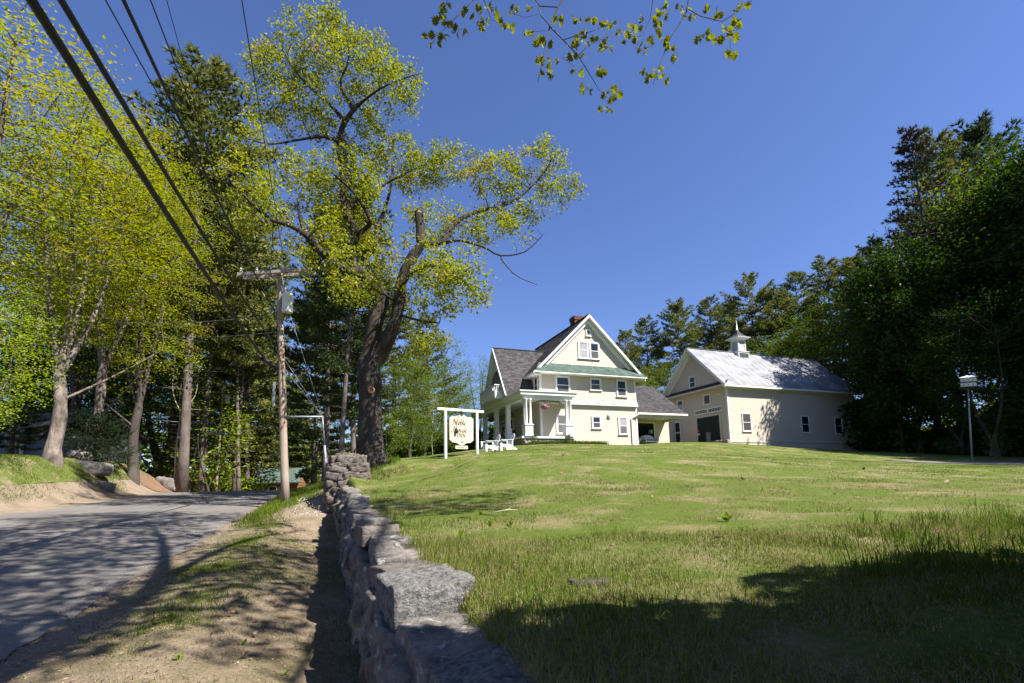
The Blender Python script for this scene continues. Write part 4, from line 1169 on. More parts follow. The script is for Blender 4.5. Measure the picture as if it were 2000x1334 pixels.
# things in the breezeway
def wicker(loc, rz, w, lab, cat):
    t = empty("wicker_settee" if w > 1 else "wicker_chair", loc, rz, lab, cat)
    MB().box(-w / 2, w / 2, -.30, .30, .30, .42).build("seat", M['white'], t)
    mb = MB(); n = 12; mb.prism([(-w / 2 + w * k / n, .30, .42 if False else .38) for k in (0, n)] + [(w / 2 - w * k / n, .30, .80 + .14 * math.sin(math.pi * k / n)) for k in range(n + 1)], (0, .06, 0)); mb.build("backrest", M['white'], t)
    for x in (-w / 2, w / 2): MB().tube([(x, -.30, .42), (x, -.32, .62), (x, -.1, .66), (x, .3, .70)], .045, 6).build("armrest", M['white'], t, True)
    for (x, y) in ((-w / 2 + .05, -.26), (w / 2 - .05, -.26), (-w / 2 + .05, .26), (w / 2 - .05, .26)): MB().tube([(x, y, 0), (x, y, .30)], .03, 6).build("leg", M['white'], t)
    MB().box(-w / 2 + .06, w / 2 - .06, -.27, .26, .42, .52).build("cushion", M['curtain'], t)
wicker(locw(8.45 + 2.25, 1.55, .12), .36 + .1, 1.35, "white wicker settee under the wide breezeway window", "settee")
wicker(locw(8.45 + .75, 1.5, .12), .36 - .3, .62, "white wicker armchair beside the settee in the breezeway", "armchair")
lp = empty("table_lamp", locw(8.45 + 2.9, 2.3, .12), 0, "pale shaded lamp standing before the dark breezeway window", "lamp")
MB().lathe([(.15, 0), (.15, .03), (.02, .06), (.02, 1.15)], n=10).build("base", M['dark_trim'], lp, True)
MB().lathe([(.19, 1.15), (.15, 1.45)], n=14).build("lamp_shade", M['blind'], lp, True)

# red and white ornament beside the barn door, granite post, little stone wall
def locb(a, b, z):
    c, s_ = math.cos(.373), math.sin(.373); return (19.109 + a * c - b * s_, 42.323 + a * s_ + b * c, 4.59 + z)
g = empty("door_ornament", locb(-.10, 3.66, 1.02), .373, "small red and white ornament hung at the left edge of the barn door", "ornament")
MB().lathe([(.10, .0), (.14, .05), (.10, .18), (.03, .40)], n=10).build("red_cap", mat_plain('red_paint', (.5, .02, .03), .5), g, True)
MB().lathe([(.06, -.20), (.16, -.14), (.16, -.02), (.06, .0)], n=10).build("white_body", M['white'], g, True)
gp_ = locb(-1.0, 1.5, 0); gzv = gz(gp_[0], gp_[1])
o = place("granite_post", rock_mesh("granite_post", (.30, .26, 1.25), 900, 5, .08, .08), None, M['stone_pale'], (gp_[0], gp_[1], gzv + .32), (0, .03, .373)); tag(o, "short square granite post standing before the barn door", "post")
sw2 = empty("low_stone_wall", locb(-.62, .6, -.3), .373, "low dry stone wall under the barn corner beside the granite post", "stone wall")
for row in range(3):
    b = -1.15 + .1 * row
    while b < 1.05:
        w_ = .2 + .2 * r3.rand(); seed += 1
        place("stone", rock_mesh("stone", (.34, w_, .17), seed, 3, .3, .2), sw2, M['foundation'], (0.03 * r3.randn(), b + w_ / 2, .02 + .155 * row), (0, 0, .1 * r3.randn())); b += w_ * .98
# ------------------------------------------------------------------ inn sign
sA = np.array([-2.74, 19.7]); sB = np.array([-1.51, 20.55]); sz = 2.58
syaw = math.atan2(sB[1] - sA[1], sB[0] - sA[0]); smid = (sA + sB) / 2; hw = np.linalg.norm(sB - sA) / 2
sg_ = empty("inn_sign", (smid[0], smid[1], sz), syaw, "white post frame holding the cream scroll-cut inn sign on the lawn", "sign")
for sx in (-1, 1):
    gx, gy = (sA, sB)[sx > 0]; zb_ = gz(gx, gy) - sz - .1
    MB().box(sx * hw - .05, sx * hw + .05, -.05, .05, zb_, 1.94).build("post", M['white'], sg_)
MB().box(-hw - .37, hw + .33, -.055, .055, 1.94, 2.04).build("crossbeam", M['white'], sg_)
k_ = .00207
def sp(px, py): return ((px - 621) * k_ * 1.14, 1.99 - (py - 195) * k_ * 1.03)
half = [(621, 318), (600, 312), (592, 290), (575, 285), (560, 292), (540, 308), (510, 322), (470, 325), (430, 322), (412, 330), (412, 346), (392, 350), (382, 366), (382, 600), (382, 785), (398, 790), (405, 808), (428, 815), (436, 832), (480, 838), (515, 838), (540, 852), (575, 876), (600, 884), (621, 886)]
out = [sp(x, y) for x, y in half] + [sp(1242 - x, y) for x, y in half[-2:0:-1]]
pan = MB(); pan.prism([(x, -.02, z) for x, z in out], (0, .04, 0)); panel = pan.build("sign_panel", M['signface'], sg_)
# lettering drawn with a broad nib
GL = {
 'N': [[(-.25, .62), (-.10, .82), (.0, .95), (.05, .6), (.0, .2), (-.12, .0), (-.3, .05)], [(.05, .98), (.25, .6), (.5, .05)], [(.5, .05), (.55, .5), (.66, .9), (.8, 1.0)]],
 'H': [[(-.25, .7), (-.05, .95), (.18, 1.0), (.10, .6), (.02, .2), (-.1, .02), (-.32, .0), (-.38, .12)], [(.72, 1.05), (.6, .95), (.52, .55), (.46, .12), (.54, .0), (.7, .08)], [(-.05, .52), (.2, .56), (.55, .5)]],
 'o': [[(.2, .52), (.05, .45), (.0, .22), (.1, .02), (.25, .02), (.37, .25), (.32, .46), (.2, .52)]],
 'b': [[(.12, 1.0), (.06, .6), (.02, .2), (.1, .02), (.26, .04), (.36, .28), (.28, .5), (.12, .44), (.05, .3)]],
 'l': [[(.14, 1.0), (.06, .5), (.03, .15), (.1, .0), (.2, .06)]],
 'e': [[(.03, .24), (.22, .3), (.32, .42), (.24, .52), (.08, .42), (.01, .2), (.1, .02), (.24, .02), (.36, .14)]],
 'u': [[(.05, .5), (.02, .2), (.08, .02), (.2, .06), (.32, .25), (.38, .5)], [(.38, .5), (.34, .2), (.38, .02), (.46, .06)]],
 's': [[(.28, .46), (.18, .53), (.07, .45), (.12, .31), (.24, .2), (.2, .05), (.08, .0), (.0, .08)]],
}
AD = {'N': .86, 'H': .84, 'o': .46, 'b': .44, 'l': .24, 'e': .43, 'u': .54, 's': .36}
zl_ = [0]
def script(mb, text, x, z, h, nib=.055, y=-.0235):
    for c in text:
        for st in GL[c]:
            pts = []
            for (p, q) in zip(st[:-1], st[1:]): pts += [(p[0] + (q[0] - p[0]) * k / 3, p[1] + (q[1] - p[1]) * k / 3) for k in range(3)]
            pts.append(st[-1])
            sm = [pts[0]] + [tuple(sum(pts[i + d][a] for d in (-1, 0, 1)) / 3 for a in (0, 1)) for i in range(1, len(pts) - 1)] + [pts[-1]]
            nx, nz_ = nib * math.cos(.75), nib * math.sin(.75)
            for (p, q) in zip(sm[:-1], sm[1:]):
                zl_[0] += 1; yy = y - .00004 * (zl_[0] % 60); P = []
                for (u, w, s1) in ((p[0], p[1], -1), (p[0], p[1], 1), (q[0], q[1], 1), (q[0], q[1], -1)): P.append((x + (u + nx * s1 + .10 * w) * h, yy, z + (w + nz_ * s1) * h))
                a = Vector(P[1]) - Vector(P[0]); b = Vector(P[2]) - Vector(P[1])
                mb.add(P, [(0, 1, 2, 3)])
        x += AD[c] * h
    return x
mb = MB()
script(mb, "Noble", -.385, 1.36, .25, .10); script(mb, "House", -.395, 1.05, .25, .10)
# capitals INN with serifs
def caps(mb, x, z, h):
    global zl_
    def bar(x0, z0, x1, z1, w):
        zl_[0] += 1; yy = -.0235 - .00004 * (zl_[0] % 60)
        mb.add([(x + x0 * h - w * h * .62, yy, z + z0 * h), (x + x0 * h + w * h * .62, yy, z + z0 * h), (x + x1 * h + w * h * .62, yy, z + z1 * h), (x + x1 * h - w * h * .62, yy, z + z1 * h)], [(0, 1, 2, 3)])
    def serif(x0, z0): bar(x0, z0, x0, z0 + .06, .36)
    bar(.1, 0, .1, 1, .15); serif(.1, 0); serif(.1, .94)
    for o_ in (.65, 1.65):
        bar(o_, 0, o_, 1, .10); bar(o_ + .02, 1, o_ + .6, 0, .17); bar(o_ + .62, 0, o_ + .62, 1, .10); serif(o_, 0); serif(o_ - .03, .94); serif(o_ + .62, .94)
caps(mb, -.215, .845, .165)
mb.build("lettering", M['signink'], panel)
# small motif under the words, hanging board with VACANCY
mb = MB()
for k in range(3): mb.add([(-.03 + .03 * k - .02, -.0235, .62), (-.03 + .03 * k + .02, -.0235, .62), (-.03 + .03 * k, -.0235, .70)], [(0, 1, 2)])
mb.build("emblem", M['signink'], panel)
vb = MB(); w_, h_ = .29, .07; zc_ = .43; pts = []
for (cx, cz, a0) in ((w_ - .03, h_ - .03, 0), (-w_ + .03, h_ - .03, 90), (-w_ + .03, -h_ + .03, 180), (w_ - .03, -h_ + .03, 270)):
    for k in range(4):
        a = math.radians(a0 + 30 * k); pts.append((cx + .03 * math.cos(a), -.015, zc_ + cz + .03 * math.sin(a)))
vb.prism(pts[::-1], (0, .03, 0)); vbo = vb.build("vacancy_board", M['signface'], sg_)
cu_ = bpy.data.curves.new("vacancy_text", 'FONT'); cu_.body = "VACANCY"; cu_.size = .095; cu_.align_x = 'CENTER'; cu_.align_y = 'CENTER'
to = bpy.data.objects.new("vacancy_text", cu_); col.objects.link(to)
bpy.context.view_layer.update()
tm = bpy.data.meshes.new_from_object(to.evaluated_get(bpy.context.evaluated_depsgraph_get()))
bpy.data.objects.remove(to); tm.materials.clear(); tm.materials.append(M['signink'])
place("lettering", tm, vbo, None, (0, -.019, zc_), (math.pi / 2, 0, 0))
mb = MB()
for sx in (-.145, .14): mb.tube([(sx, 0, 1.95), (sx, 0, 1.72)], .01, 5)
for sx in (-.2, .2): mb.tube([(sx, 0, .60), (sx, 0, .50)], .006, 4)
mb.build("hanger", M['iron'], sg_)
mb = MB(); mb.tube([(-.02, -.03, 1.96), (.0, -.05, 1.88), (.03, -.05, 1.83)], [.04, .06, .03], 8); mb.build("spotlight", M['iron'], sg_, True)
bt = empty("hanging_lantern", (smid[0] - .26 * math.cos(syaw), smid[1] - .26 * math.sin(syaw) - .03, sz + 1.0), syaw, "small dark lantern dangling on a cord in front of the inn sign", "lantern")
MB().tube([(.0, -.03, .25), (.10, -.03, .62), (.17, -.03, .94)], .007, 4).build("cord", M['signink'], bt)
MB().lathe([(.02, .22), (.055, .17), (.06, .05), (.045, 0)], (.0, -.06, 0), 10).build("body", M['iron'], bt, True)

# ------------------------------------------------------------------ adirondack chairs
def adirondack(x, y, rz, lab):
    t = empty("adirondack_chair", (x, y, gz(x, y)), rz, lab, "garden chair", "white garden chairs on the lawn")
    W = M['white']
    for k in range(6):
        y0 = -.30 + k * .10; z0 = .36 - k * .022
        MB().box(-.27, .27, y0, y0 + .085, z0, z0 + .022).build("seat_slat", W, t)
    for k in range(5):
        x0 = -.24 + k * .098; hgt = (.62, .72, .76, .72, .62)[k]
        mb = MB(); n = 5; top = [(x0 + .088 * j / n, .80 * hgt / .76 + .035 * math.sin(math.pi * j / n)) for j in range(n + 1)]
        pts = [(x0, 0), (x0 + .088, 0)] + [(p, q * .95) for p, q in top[::-1]]
        tl = .42
        mb.prism([(p, .28 + q * math.sin(tl), .26 + q * math.cos(tl)) for p, q in pts], (0, .02 * math.cos(tl), -.02 * math.sin(tl))); mb.build("back_slat", W, t)
    for sx in (-1, 1):
        MB().box(sx * .36 - .07, sx * .36 + .07, -.42, .36, .56, .582).build("armrest", W, t)
        MB().box(sx * .30 - .012, sx * .30 + .012, -.40, -.29, 0, .56).build("leg", W, t)
        MB().prism([(sx * .285 - .012, -.38, .34), (sx * .285 - .012, -.38, .22), (sx * .285 - .012, .62, 0), (sx * .285 - .012, .78, 0), (sx * .285 - .012, .20, .32)], (.024, 0, 0)).build("side_rail", W, t)
        MB().box(sx * .30 - .012, sx * .30 + .012, .30, .38, .20, .56).build("arm_support", W, t)
    MB().box(-.28, .28, -.325, -.30, .24, .36).build("front_apron", W, t)
adirondack(-1.25, 26.6, math.radians(-62), "white slatted garden chair nearer the inn sign on the lawn")
adirondack(-.45, 26.9, math.radians(-62), "white slatted garden chair nearer the inn porch on the lawn")

# ------------------------------------------------------------------ utility poles and wires
def pole(x, y, ztop, r0, lab, lean=(0, 0), arm=True, arm_yaw=0.0, arm_l=2.9, arm_off=0.0, full=True):
    zb_ = gz(x, y) - .15; t = empty("utility_pole", (x, y, zb_), arm_yaw, lab, "utility pole"); H = ztop - zb_
    mb = MB(); n = 8; c, s_ = math.cos(-arm_yaw), math.sin(-arm_yaw); lx, ly = lean[0] * c - lean[1] * s_, lean[0] * s_ + lean[1] * c
    mb.tube([(lx * k / n + .012 * math.sin(k * 1.9), ly * k / n + .01 * math.cos(k * 2.3), H * k / n) for k in range(n + 1)], [r0 * (1 - .36 * k / n) for k in range(n + 1)], 14)
    mb.build("shaft", M['wood_pole'], t, True)
    if arm:
        za = H - .22
        MB().box(lx - arm_l / 2 + arm_off, lx + arm_l / 2 + arm_off, ly - .26, ly - .15, za - .06, za + .06).build("crossarm", M['grey_wood'], t)
        if full:
            MB().box(lx - arm_l / 2 + arm_off, lx + arm_l / 2 + arm_off, ly + .13, ly + .24, za - .06, za + .06).build("crossarm", M['grey_wood'], t)
            for sx in (-1, 1): MB().beam((lx + sx * .48, ly - .27, za - .05), (lx + sx * .03, ly - .19, za - .42), .04, .02).build("brace", M['grey_wood'], t)
        for a in (-.46, -.24, .13):
            MB().lathe([(.02, .05), (.02, .10), (.06, .11), (.065, .14), (.035, .16), (.055, .17), (.06, .20), (.03, .22), (.04, .24), (.035, .27), (.015, .28)], (lx + a * arm_l + arm_off, ly - .2, za), 10).build("insulator", M['porcelain'], t, True)
    return t, zb_, H, (lx, ly)


PX, PY = -9.10, 19.5
p_top = at(543, 523, 19.4); arm_y = -.10
lean = (p_top[0] - PX, .0)
t1, pz, PH, (plx, ply) = pole(PX, PY, p_top[2], .165, "tall weathered wooden utility pole on the grassy verge with crossarm and grey transformer", lean, True, arm_y, 3.25, -.08)
def P1(h, r_=0, b=0): # point on pole at height h (world), offsets across and behind
    k = (h - pz) / PH; return (PX + lean[0] * k + r_, PY + b, h)
zt = p_top[2]
# transformer hung on the right of the shaft
kx = lambda h: (plx * (h / PH))
MB().lathe([(.0, 0), (.19, 0), (.21, .03), (.21, .72), (.225, .73), (.225, .78), (.19, .82), (.05, .86)], (kx(PH - 1.7) + .36, -.12, PH - 1.98), 20).build("transformer_can", M['can'], t1, True)
mb = MB(); mb.beam((kx(PH - 1.6), -.05, PH - 1.45), (kx(PH - 1.6) + .25, -.1, PH - 1.45), .06, .08); mb.beam((kx(PH - 1.6), -.05, PH - 1.85), (kx(PH - 1.6) + .25, -.1, PH - 1.85), .06, .08); mb.build("bracket", M['galv'], t1)
MB().lathe([(.03, 0), (.06, .02), (.035, .06), (.055, .08), (.03, .13), (.045, .15), (.02, .24)], (kx(PH - 1) + .30, -.12, PH - 1.14), 10).build("bushing", M['porcelain'], t1, True)
mb = MB(); mb.tube([(kx(PH - .9) + .18, -.1, PH - 1.05), (kx(PH - .9) + .14, -.12, PH - .8)], .05, 8); mb.build("fuse_cutout", M['porcelain'], t1, True)
mb = MB(); mb.tube([(kx(PH) + .55, -.2, PH - .1), (kx(PH) + .4, -.25, PH - .55), (kx(PH) + .3, -.15, PH - .95)], .012, 5)
mb.tube([(kx(PH) + .42, -.3, PH - 1.5), (kx(PH) + .52, -.3, PH - 1.9), (kx(PH) + .4, -.25, PH - 2.35), (kx(PH) + .05, -.2, PH - 2.2)], .012, 5)
mb.tube([(kx(PH) + .05, -.17, PH - 2.4), (kx(PH) + .16, -.2, PH - 2.9), (kx(PH) + .02, -.19, PH - 3.4), (kx(PH - 4) + .16, -.17, PH - 4.2), (kx(PH - 5) + .14, -.16, PH - 5.4)], .012, 5); mb.build("jumper_cable", M['cable'], t1, True)
MB().box(kx(PH - 5) - .30, kx(PH - 5) - .20, -.20, -.17, PH - 5.9, PH - 4.9).build("marker_board", M['galv'], t1)
mb = MB(); mb.tube([(kx(PH - 4.2) - .08, -.15, PH - 4.35), (kx(PH - 4.2) - .5, -.55, PH - 4.0)], [.09, .10], 8); mb.tube([(kx(PH - 4.2) - .5, -.55, PH - 4.0), (kx(PH - 4.2) - .62, -.7, PH - 3.9)], [.12, .06], 8); mb.build("splice_case", M['cable'], t1, True)

# second and third poles beyond the crest
q2 = at(423, 940, 47); t2, z2, H2, _ = pole(q2[0], q2[1], at(428, 750, 47)[2], .15, "thin pale utility pole behind the bright green saplings, left of the road", (.2, 0), True, .1, 2.1, .45, False)
MB().lathe([(0, 0), (.22, 0), (.23, .8), (.2, .85), (.02, .9)], (.65, -.1, H2 - 2.0), 14).build("transformer_can", M['can'], t2, True)
q3 = at(517, 950, 72); t3, z3, H3, _ = pole(q3[0], q3[1], at(521, 868, 72)[2], .15, "distant pale utility pole beside the green roofed shed beyond the road crest", (.3, 0), True, .1, 2.1, .9, False)


def hang(p, q, sag, n=14):
    p, q = Vector(p), Vector(q); return [p.lerp(q, k / n) + Vector((0, 0, -4 * sag * (k / n) * (1 - k / n))) for k in range(n + 1)]


def wire(name, lab, pts, rad, mat, cat="cable", group=None, n=6):
    m_ = Vector(pts[0]); mb = MB(); mb.tube([Vector(p) - m_ for p in pts], rad, n)
    o = mb.build(name, mat, None, True, loc=m_); return tag(o, lab, cat, group)


# back to the pole behind the camera: each line leaves the frame where the photo shows it
def road_line(P, u, sag=.9, run=44):
    """straight run along the road from P whose picture leaves the frame at column u; returns points"""
    P = np.array(P); d0 = ray(u, -2)
    best = None
    for k in np.linspace(4.0, 17.5, 400):
        Q = d0 * (k / d0[1]) + np.array([0, 0, EYE]); v = Q - P; h = np.linalg.norm(v[:2])
        e = (v[0] / h - (-RD[0])) ** 2 + (v[1] / h - (-RD[1])) ** 2
        if best is None or e < best[0]: best = (e, Q)
    Q = best[1]; v = Q - P; L = np.linalg.norm(v[:2]); dr = v[:2] / L
    f_ = L / run; zend = (Q[2] + 4 * sag * f_ * (1 - f_) - P[2]) / f_ + P[2]
    E = np.array([P[0] + dr[0] * run, P[1] + dr[1] * run, zend])
    return hang(P, E, sag, 28)


wires = [("thickest black cable bundle sagging from the pole splice to the upper left corner", (60, P1(zt - 4.0, -.45, -.55)), .052, .9),
         ("second thick black cable just right of the thickest bundle", (118, P1(zt - 3.3, -.2, -.25)), .036, .8),
         ("thin bare wire leaving the frame right of the two thick cables", (205, P1(zt - .15, -.72, -.2)), .010, .7),
         ("twisted medium cable running to the pole beside the transformer", (240, P1(zt - 2.0, -.1, -.2)), .022, .9),
         ("upper thin wire meeting the second insulator of the crossarm", (293, P1(zt - .05, -.88, -.2)), .012, .6),
         ("faint thin wire on the outermost insulator of the crossarm", (325, P1(zt - .02, -1.56, -.2)), .009, .5),
         ("lone thin wire rising steeply past the oak crown to the right insulator", (472, P1(zt - .02, .34, -.2)), .011, .5)]
for lab, (u, P), rad, sag in wires: wire("overhead_wire", lab, road_line(P, u, sag), rad, M['cable'])
# on to the second pole, service drops to the left
T2 = np.array([q2[0] + .25, q2[1] - .1, z2 + H2])
wire("overhead_wire", "dark cable dropping from the near pole to the pole behind the saplings", hang(P1(zt - 4.1, -.1, .1), T2 - np.array([0, 0, 2.2]), .5), .03, M['cable'])
wire("overhead_wire", "thinner dark cable just above it toward the pole behind the saplings", hang(P1(zt - 3.3, -.1, .1), T2 - np.array([0, 0, 1.6]), .4), .018, M['cable'])
wire("overhead_wire", "slack line from the transformer down to the pole behind the saplings", hang(P1(zt - 1.9, -.1, .1), T2 - np.array([.2, 0, .2]), .6), .012, M['cable'])
wire("overhead_wire", "fine line from the left crossarm end to the pole behind the saplings", hang(P1(zt - .1, -1.5, .2), T2 + np.array([-.5, 0, 0]), .5), .008, M['cable'])
wire("service_wire", "upper pale service wire crossing the maples to the left of the pole", hang(P1(zt - 2.0, -.1, 0), at(215, 627, 30), .25), .014, M['wire_pale'])
wire("service_wire", "lower pale service wire crossing the trees to the left of the pole", hang(P1(zt - 2.75, -.1, 0), at(300, 657, 28), .15), .012, M['wire_pale'])
# sidewalk guy: strut, down rod and guy wires
gy = 19.7; ge = at(630, 814, gy); gs = at(556, 814, PY)
gt = empty("guy_strut", (ge[0], ge[1], gz(ge[0] + .2, ge[1])), 0, "galvanised sidewalk guy with horizontal pipe strut from the pole and steep rod", "guy brace")
rel = lambda P: (P[0] - ge[0], P[1] - ge[1], P[2] - gt.location[2])
MB().tube([rel(gs), rel(ge)], .038, 10).build("strut", M['galv'], gt, True)
gb = at(640, 960, gy)
MB().tube([rel(ge), rel(at(634, 870, gy))], .026, 8).tube([rel(at(634, 870, gy)), (rel(gb)[0], 0, .0)], .045, 8).build("rod", M['galv'], gt, True)
mb = MB()
for h in (zt - .9, zt - 3.9, zt - 4.3): mb.tube([rel(P1(h, .1)), rel(ge)], .011, 5)
mb.build("guy_wire", M['wire_pale'], gt, True)

# ------------------------------------------------------------------ birdhouse on a pole
b0 = at(1898, 893, 28.5); bx_, by_ = b0[0], b0[1]; bzz = gz(bx_, by_)
bh = empty("birdhouse", (bx_, by_, bzz), .75, "white two storey birdhouse on a tall thin pole before the dark trees", "birdhouse")
btp_ = at(1893, 757, 28.5); bt_ = btp_[2] - bzz
bh.rotation_mode = "ZYX"; bh.rotation_euler = (0, math.atan2(btp_[0] - bx_, bt_), .75)
MB().tube([(0, 0, -.2), (-.04, .05, bt_)], [.05, .035], 8).build("pole", M['galv'], bh, True)
for k in range(2):
    z0 = bt_ + k * .29
    MB().box(-.42, .42, -.34, .34, z0, z0 + .24).build("storey", M['white'], bh)
    MB().box(-.50, .50, -.42, .42, z0 - .03, z0 + .0).build("ledge", M['dark_trim'], bh)
    for j in range(3):
        c = MB().lathe([(.03, 0), (.03, .012)], n=10).mesh("hole"); c.materials.append(M['iron'])
        place("entrance_hole", c, bh, None, (-.421, -.2 + j * .2, z0 + .11), (0, -math.pi / 2, 0))
        place("entrance_hole", c, bh, None, (-.25 + j * .25, -.341, z0 + .11), (math.pi / 2, 0, 0))
MB().box(-.50, .50, -.42, .42, bt_ + .53, bt_ + .55).build("ledge", M['dark_trim'], bh)
mb = MB(); mb.add([(-.5, -.42, bt_ + .55), (.5, -.42, bt_ + .55), (.5, .42, bt_ + .55), (-.5, .42, bt_ + .55), (-.14, -.1, bt_ + .74), (.14, -.1, bt_ + .74), (.14, .1, bt_ + .74), (-.14, .1, bt_ + .74)], [(3, 2, 1, 0), (4, 5, 6, 7), (0, 1, 5, 4), (1, 2, 6, 5), (2, 3, 7, 6), (3, 0, 4, 7)]); mb.build("roof", M['can'], bh)

# ------------------------------------------------------------------ other buildings across the road
M['grey_clap'] = mat_noise('grey_clapboard', (.09, .10, .11), (.13, .14, .15), 2, .7)
hc = at(30, 900, 37); gh = empty("grey_house", (hc[0], hc[1], gz(hc[0], hc[1]) - .3), math.radians(-18), "dark grey clapboard house half hidden behind the maples at the left edge", "house")
MB().box(-8, 3.2, .02, 7, -.5, 3.2).build("wall_body", M['grey_clap'], gh)
mb = MB(); lap(mb, (-8, 0, 0), (1, 0, 0), (0, 0, 1), (0, -1, 0), -.4, 3.2, .15, lambda v: (0, 11.2), .02); mb.build("siding", M['grey_clap'], gh, kind="stuff")
MB().prism([(-8.4, -.5, 3.1), (-8.4, 3.5, 5.6), (-8.4, 7.5, 3.1), (-8.4, 7.5, 2.95), (-8.4, 3.5, 5.4), (-8.4, -.5, 2.95)], (12, 0, 0)).build("roof", M['shingle'], gh)
for x in (-.2, -4): window(gh, (x, -.021, 1.1), (1, 0, 0), (0, -1, 0), 1.0, 1.3, trim=M['can'])
sc_ = at(532, 951, 62); shz = at(532, 952, 62)[2] - 1.6
sh = empty("green_roofed_shed", (sc_[0] + .3, sc_[1], shz), .18, "brown wooden cabin with green shingle roof beyond the road crest", "cabin")
M['log'] = mat_noise('brown_logs', (.16, .075, .03), (.26, .13, .06), 3, .8)
MB().box(-2.3, 2.6, .05, 4.5, 0, 2.3).build("wall_body", M['log'], sh)
mb = MB()
for k in range(12): mb.tube([(-2.35, .04, .1 + k * .19), (2.65, .04, .1 + k * .19)], .1, 6)
for k in range(12): mb.tube([(2.61, .0, .1 + k * .19), (2.61, 4.5, .1 + k * .19)], .1, 6)
mb.build("log_courses", M['log'], sh, kind="stuff")
MB().prism([(2.55, .05, 2.25), (2.55, 4.5, 2.25), (2.55, 2.2, 3.95)], (.06, 0, 0)).build("gable_end", M['log'], sh)
srf = MB().prism([(-2.8, -.5, 2.2), (-2.8, 2.2, 4.1), (-2.8, 4.9, 2.2), (-2.8, 4.9, 2.1), (-2.8, 2.2, 4.0), (-2.8, -.5, 2.1)], (5.9, 0, 0)).build("roof", M['dark_trim'], sh)
dl = math.hypot(2.7, 1.9); mb = MB(); lap(mb, (-2.8, -.5, 2.22), (1, 0, 0), (0, 2.7 / dl, 1.9 / dl), (0, -1.9 / dl, 2.7 / dl), 0, dl, .2, lambda v: (0, 5.9), .02, .4, r3); mb.build("shingles", M['green_shingle'], srf, kind="stuff")
window(sh, (-.6, -.061, .8), (1, 0, 0), (0, -1, 0), .8, .9); 
rc = at(432, 948, 58); rb = empty("red_shed", (rc[0], rc[1], at(432, 952, 58)[2] - 1.2), .35, "small red shed glimpsed left of the road behind the saplings", "shed")
M['red'] = mat_noise('barn_red', (.30, .035, .03), (.42, .055, .045), 3, .7)
MB().prism([(-1.8, 0, 0), (1.6, 0, 0), (1.6, 0, 1.6), (-.1, 0, 2.9), (-1.8, 0, 1.6)], (0, 4, 0)).build("wall_body", M['red'], rb)
MB().prism([(1.8, -.3, 1.45), (-.1, -.3, 2.98), (-2.0, -.3, 1.45), (-2.0, -.3, 1.55), (-.1, -.3, 3.1), (1.8, -.3, 1.55)], (0, 4.6, 0)).build("roof", M['shingle'], rb)
for k in range(6): MB().box(-1.7 + k * .55, -1.66 + k * .55, -.02, -.001, 0, 1.6 + (.4 if k in (2, 3) else .1)).build("batten", M['red'], rb)

# ------------------------------------------------------------------ boulders and small things
def boulder(px, py, Y, size, lab, mat, seed_, sink=.25, rz=0, z=None):
    p = at(px, py, Y); o = place("boulder", rock_mesh("boulder", size, seed_, 8, .4, .16), None, mat, (p[0], p[1], (gz(p[0], p[1]) if z is None else z) + size[2] * (.5 - sink)), (.1, .15, rz)); return tag(o, lab, "boulder")
M['boulder'] = mat_noise('pale_boulder', (.09, .083, .075), (.20, .185, .165), 2.5, .9, .7, 10, 6, c2=(.12, .11, .10), c2scale=1.5, c2lo=.55, c2hi=.68, bdist=.05)
boulder(338, 920, 40.5, (2.0, 1.7, 1.5), "large pale boulder at the foot of the slim twin saplings across the road", M['boulder'], 501)
boulder(178, 925, 29, (1.9, 1.0, .7), "flat grey boulder half sunk in the grassy bank across the road", M['stone'], 502, .3, .5)
boulder(207, 938, 28.5, (.9, .7, .5), "low dark stone lying against the lower end of the flat boulder", M['stone'], 503, .3, .8)
boulder(152, 918, 29.5, (1.1, .9, .7), "rough dark stone under the dark evergreen bush on the bank", M['stone'], 504, .3)
boulder(405, 945, 44, (.8, .6, .4), "small stone low on the needle covered bank by the road", M['boulder'], 505, .3)
# needle covered foot of the bank by the road
tn = []
def patch(name, s0, s1, t0, t1, mat, z):
    s, t = np.meshgrid(np.linspace(s0, s1, 24), np.linspace(t0, t1, 12), indexing='ij'); t = t + .5 * vnoise(s, t, 1.5, 61) * (np.abs(t - (t0 + t1) / 2) > .3 * (t1 - t0)); x, y = xy_of(s, t); zz = ground(x, y) + z
    i = np.arange(23 * 12).reshape(23, 12)[:, :-1]; f = np.stack([i, i + 1, i + 13, i + 12], -1).reshape(-1, 4)[:, ::-1]
    me = np_mesh(name, np.stack([x, y, zz], -1).reshape(-1, 3), f, None, True); me.materials.append(mat); return tag(place(name, me), kind="structure")
patch("needle_bed", 36.5, 52, -13.0, -8.3, M['needles'], .03)
# worn track across the lawn
M['track'] = mat_soil('worn_track', (.07, .08, .022), (.13, .13, .045), (.12, .09, .045), (.18, .14, .075), 1.5)
pts = [at(*p) for p in ((800, 921, 15.0), (860, 915, 16.4), (930, 905, 19), (1000, 888, 25), (1040, 881, 28.5), (1075, 876, 31))]
vv = []; 
for k in range(40):
    u = k / 39 * 5; i = min(int(u), 4); f_ = u - i; p = pts[i] * (1 - f_) + pts[i + 1] * f_; w_ = .085 * min(1, k / 6 + .2)
    for q_ in (-1, 1): vv.append((p[0] + q_ * w_ * .5, p[1] - q_ * w_, gz(p[0] + q_ * w_ * .5, p[1] - q_ * w_) + .02))
me = np_mesh("worn_track", np.array(vv), np.array([[2 * i, 2 * i + 1, 2 * i + 3, 2 * i + 2] for i in range(39)])[:, ::-1], None, True); me.materials.append(M['track']); tag(place("worn_track", me), kind="structure")
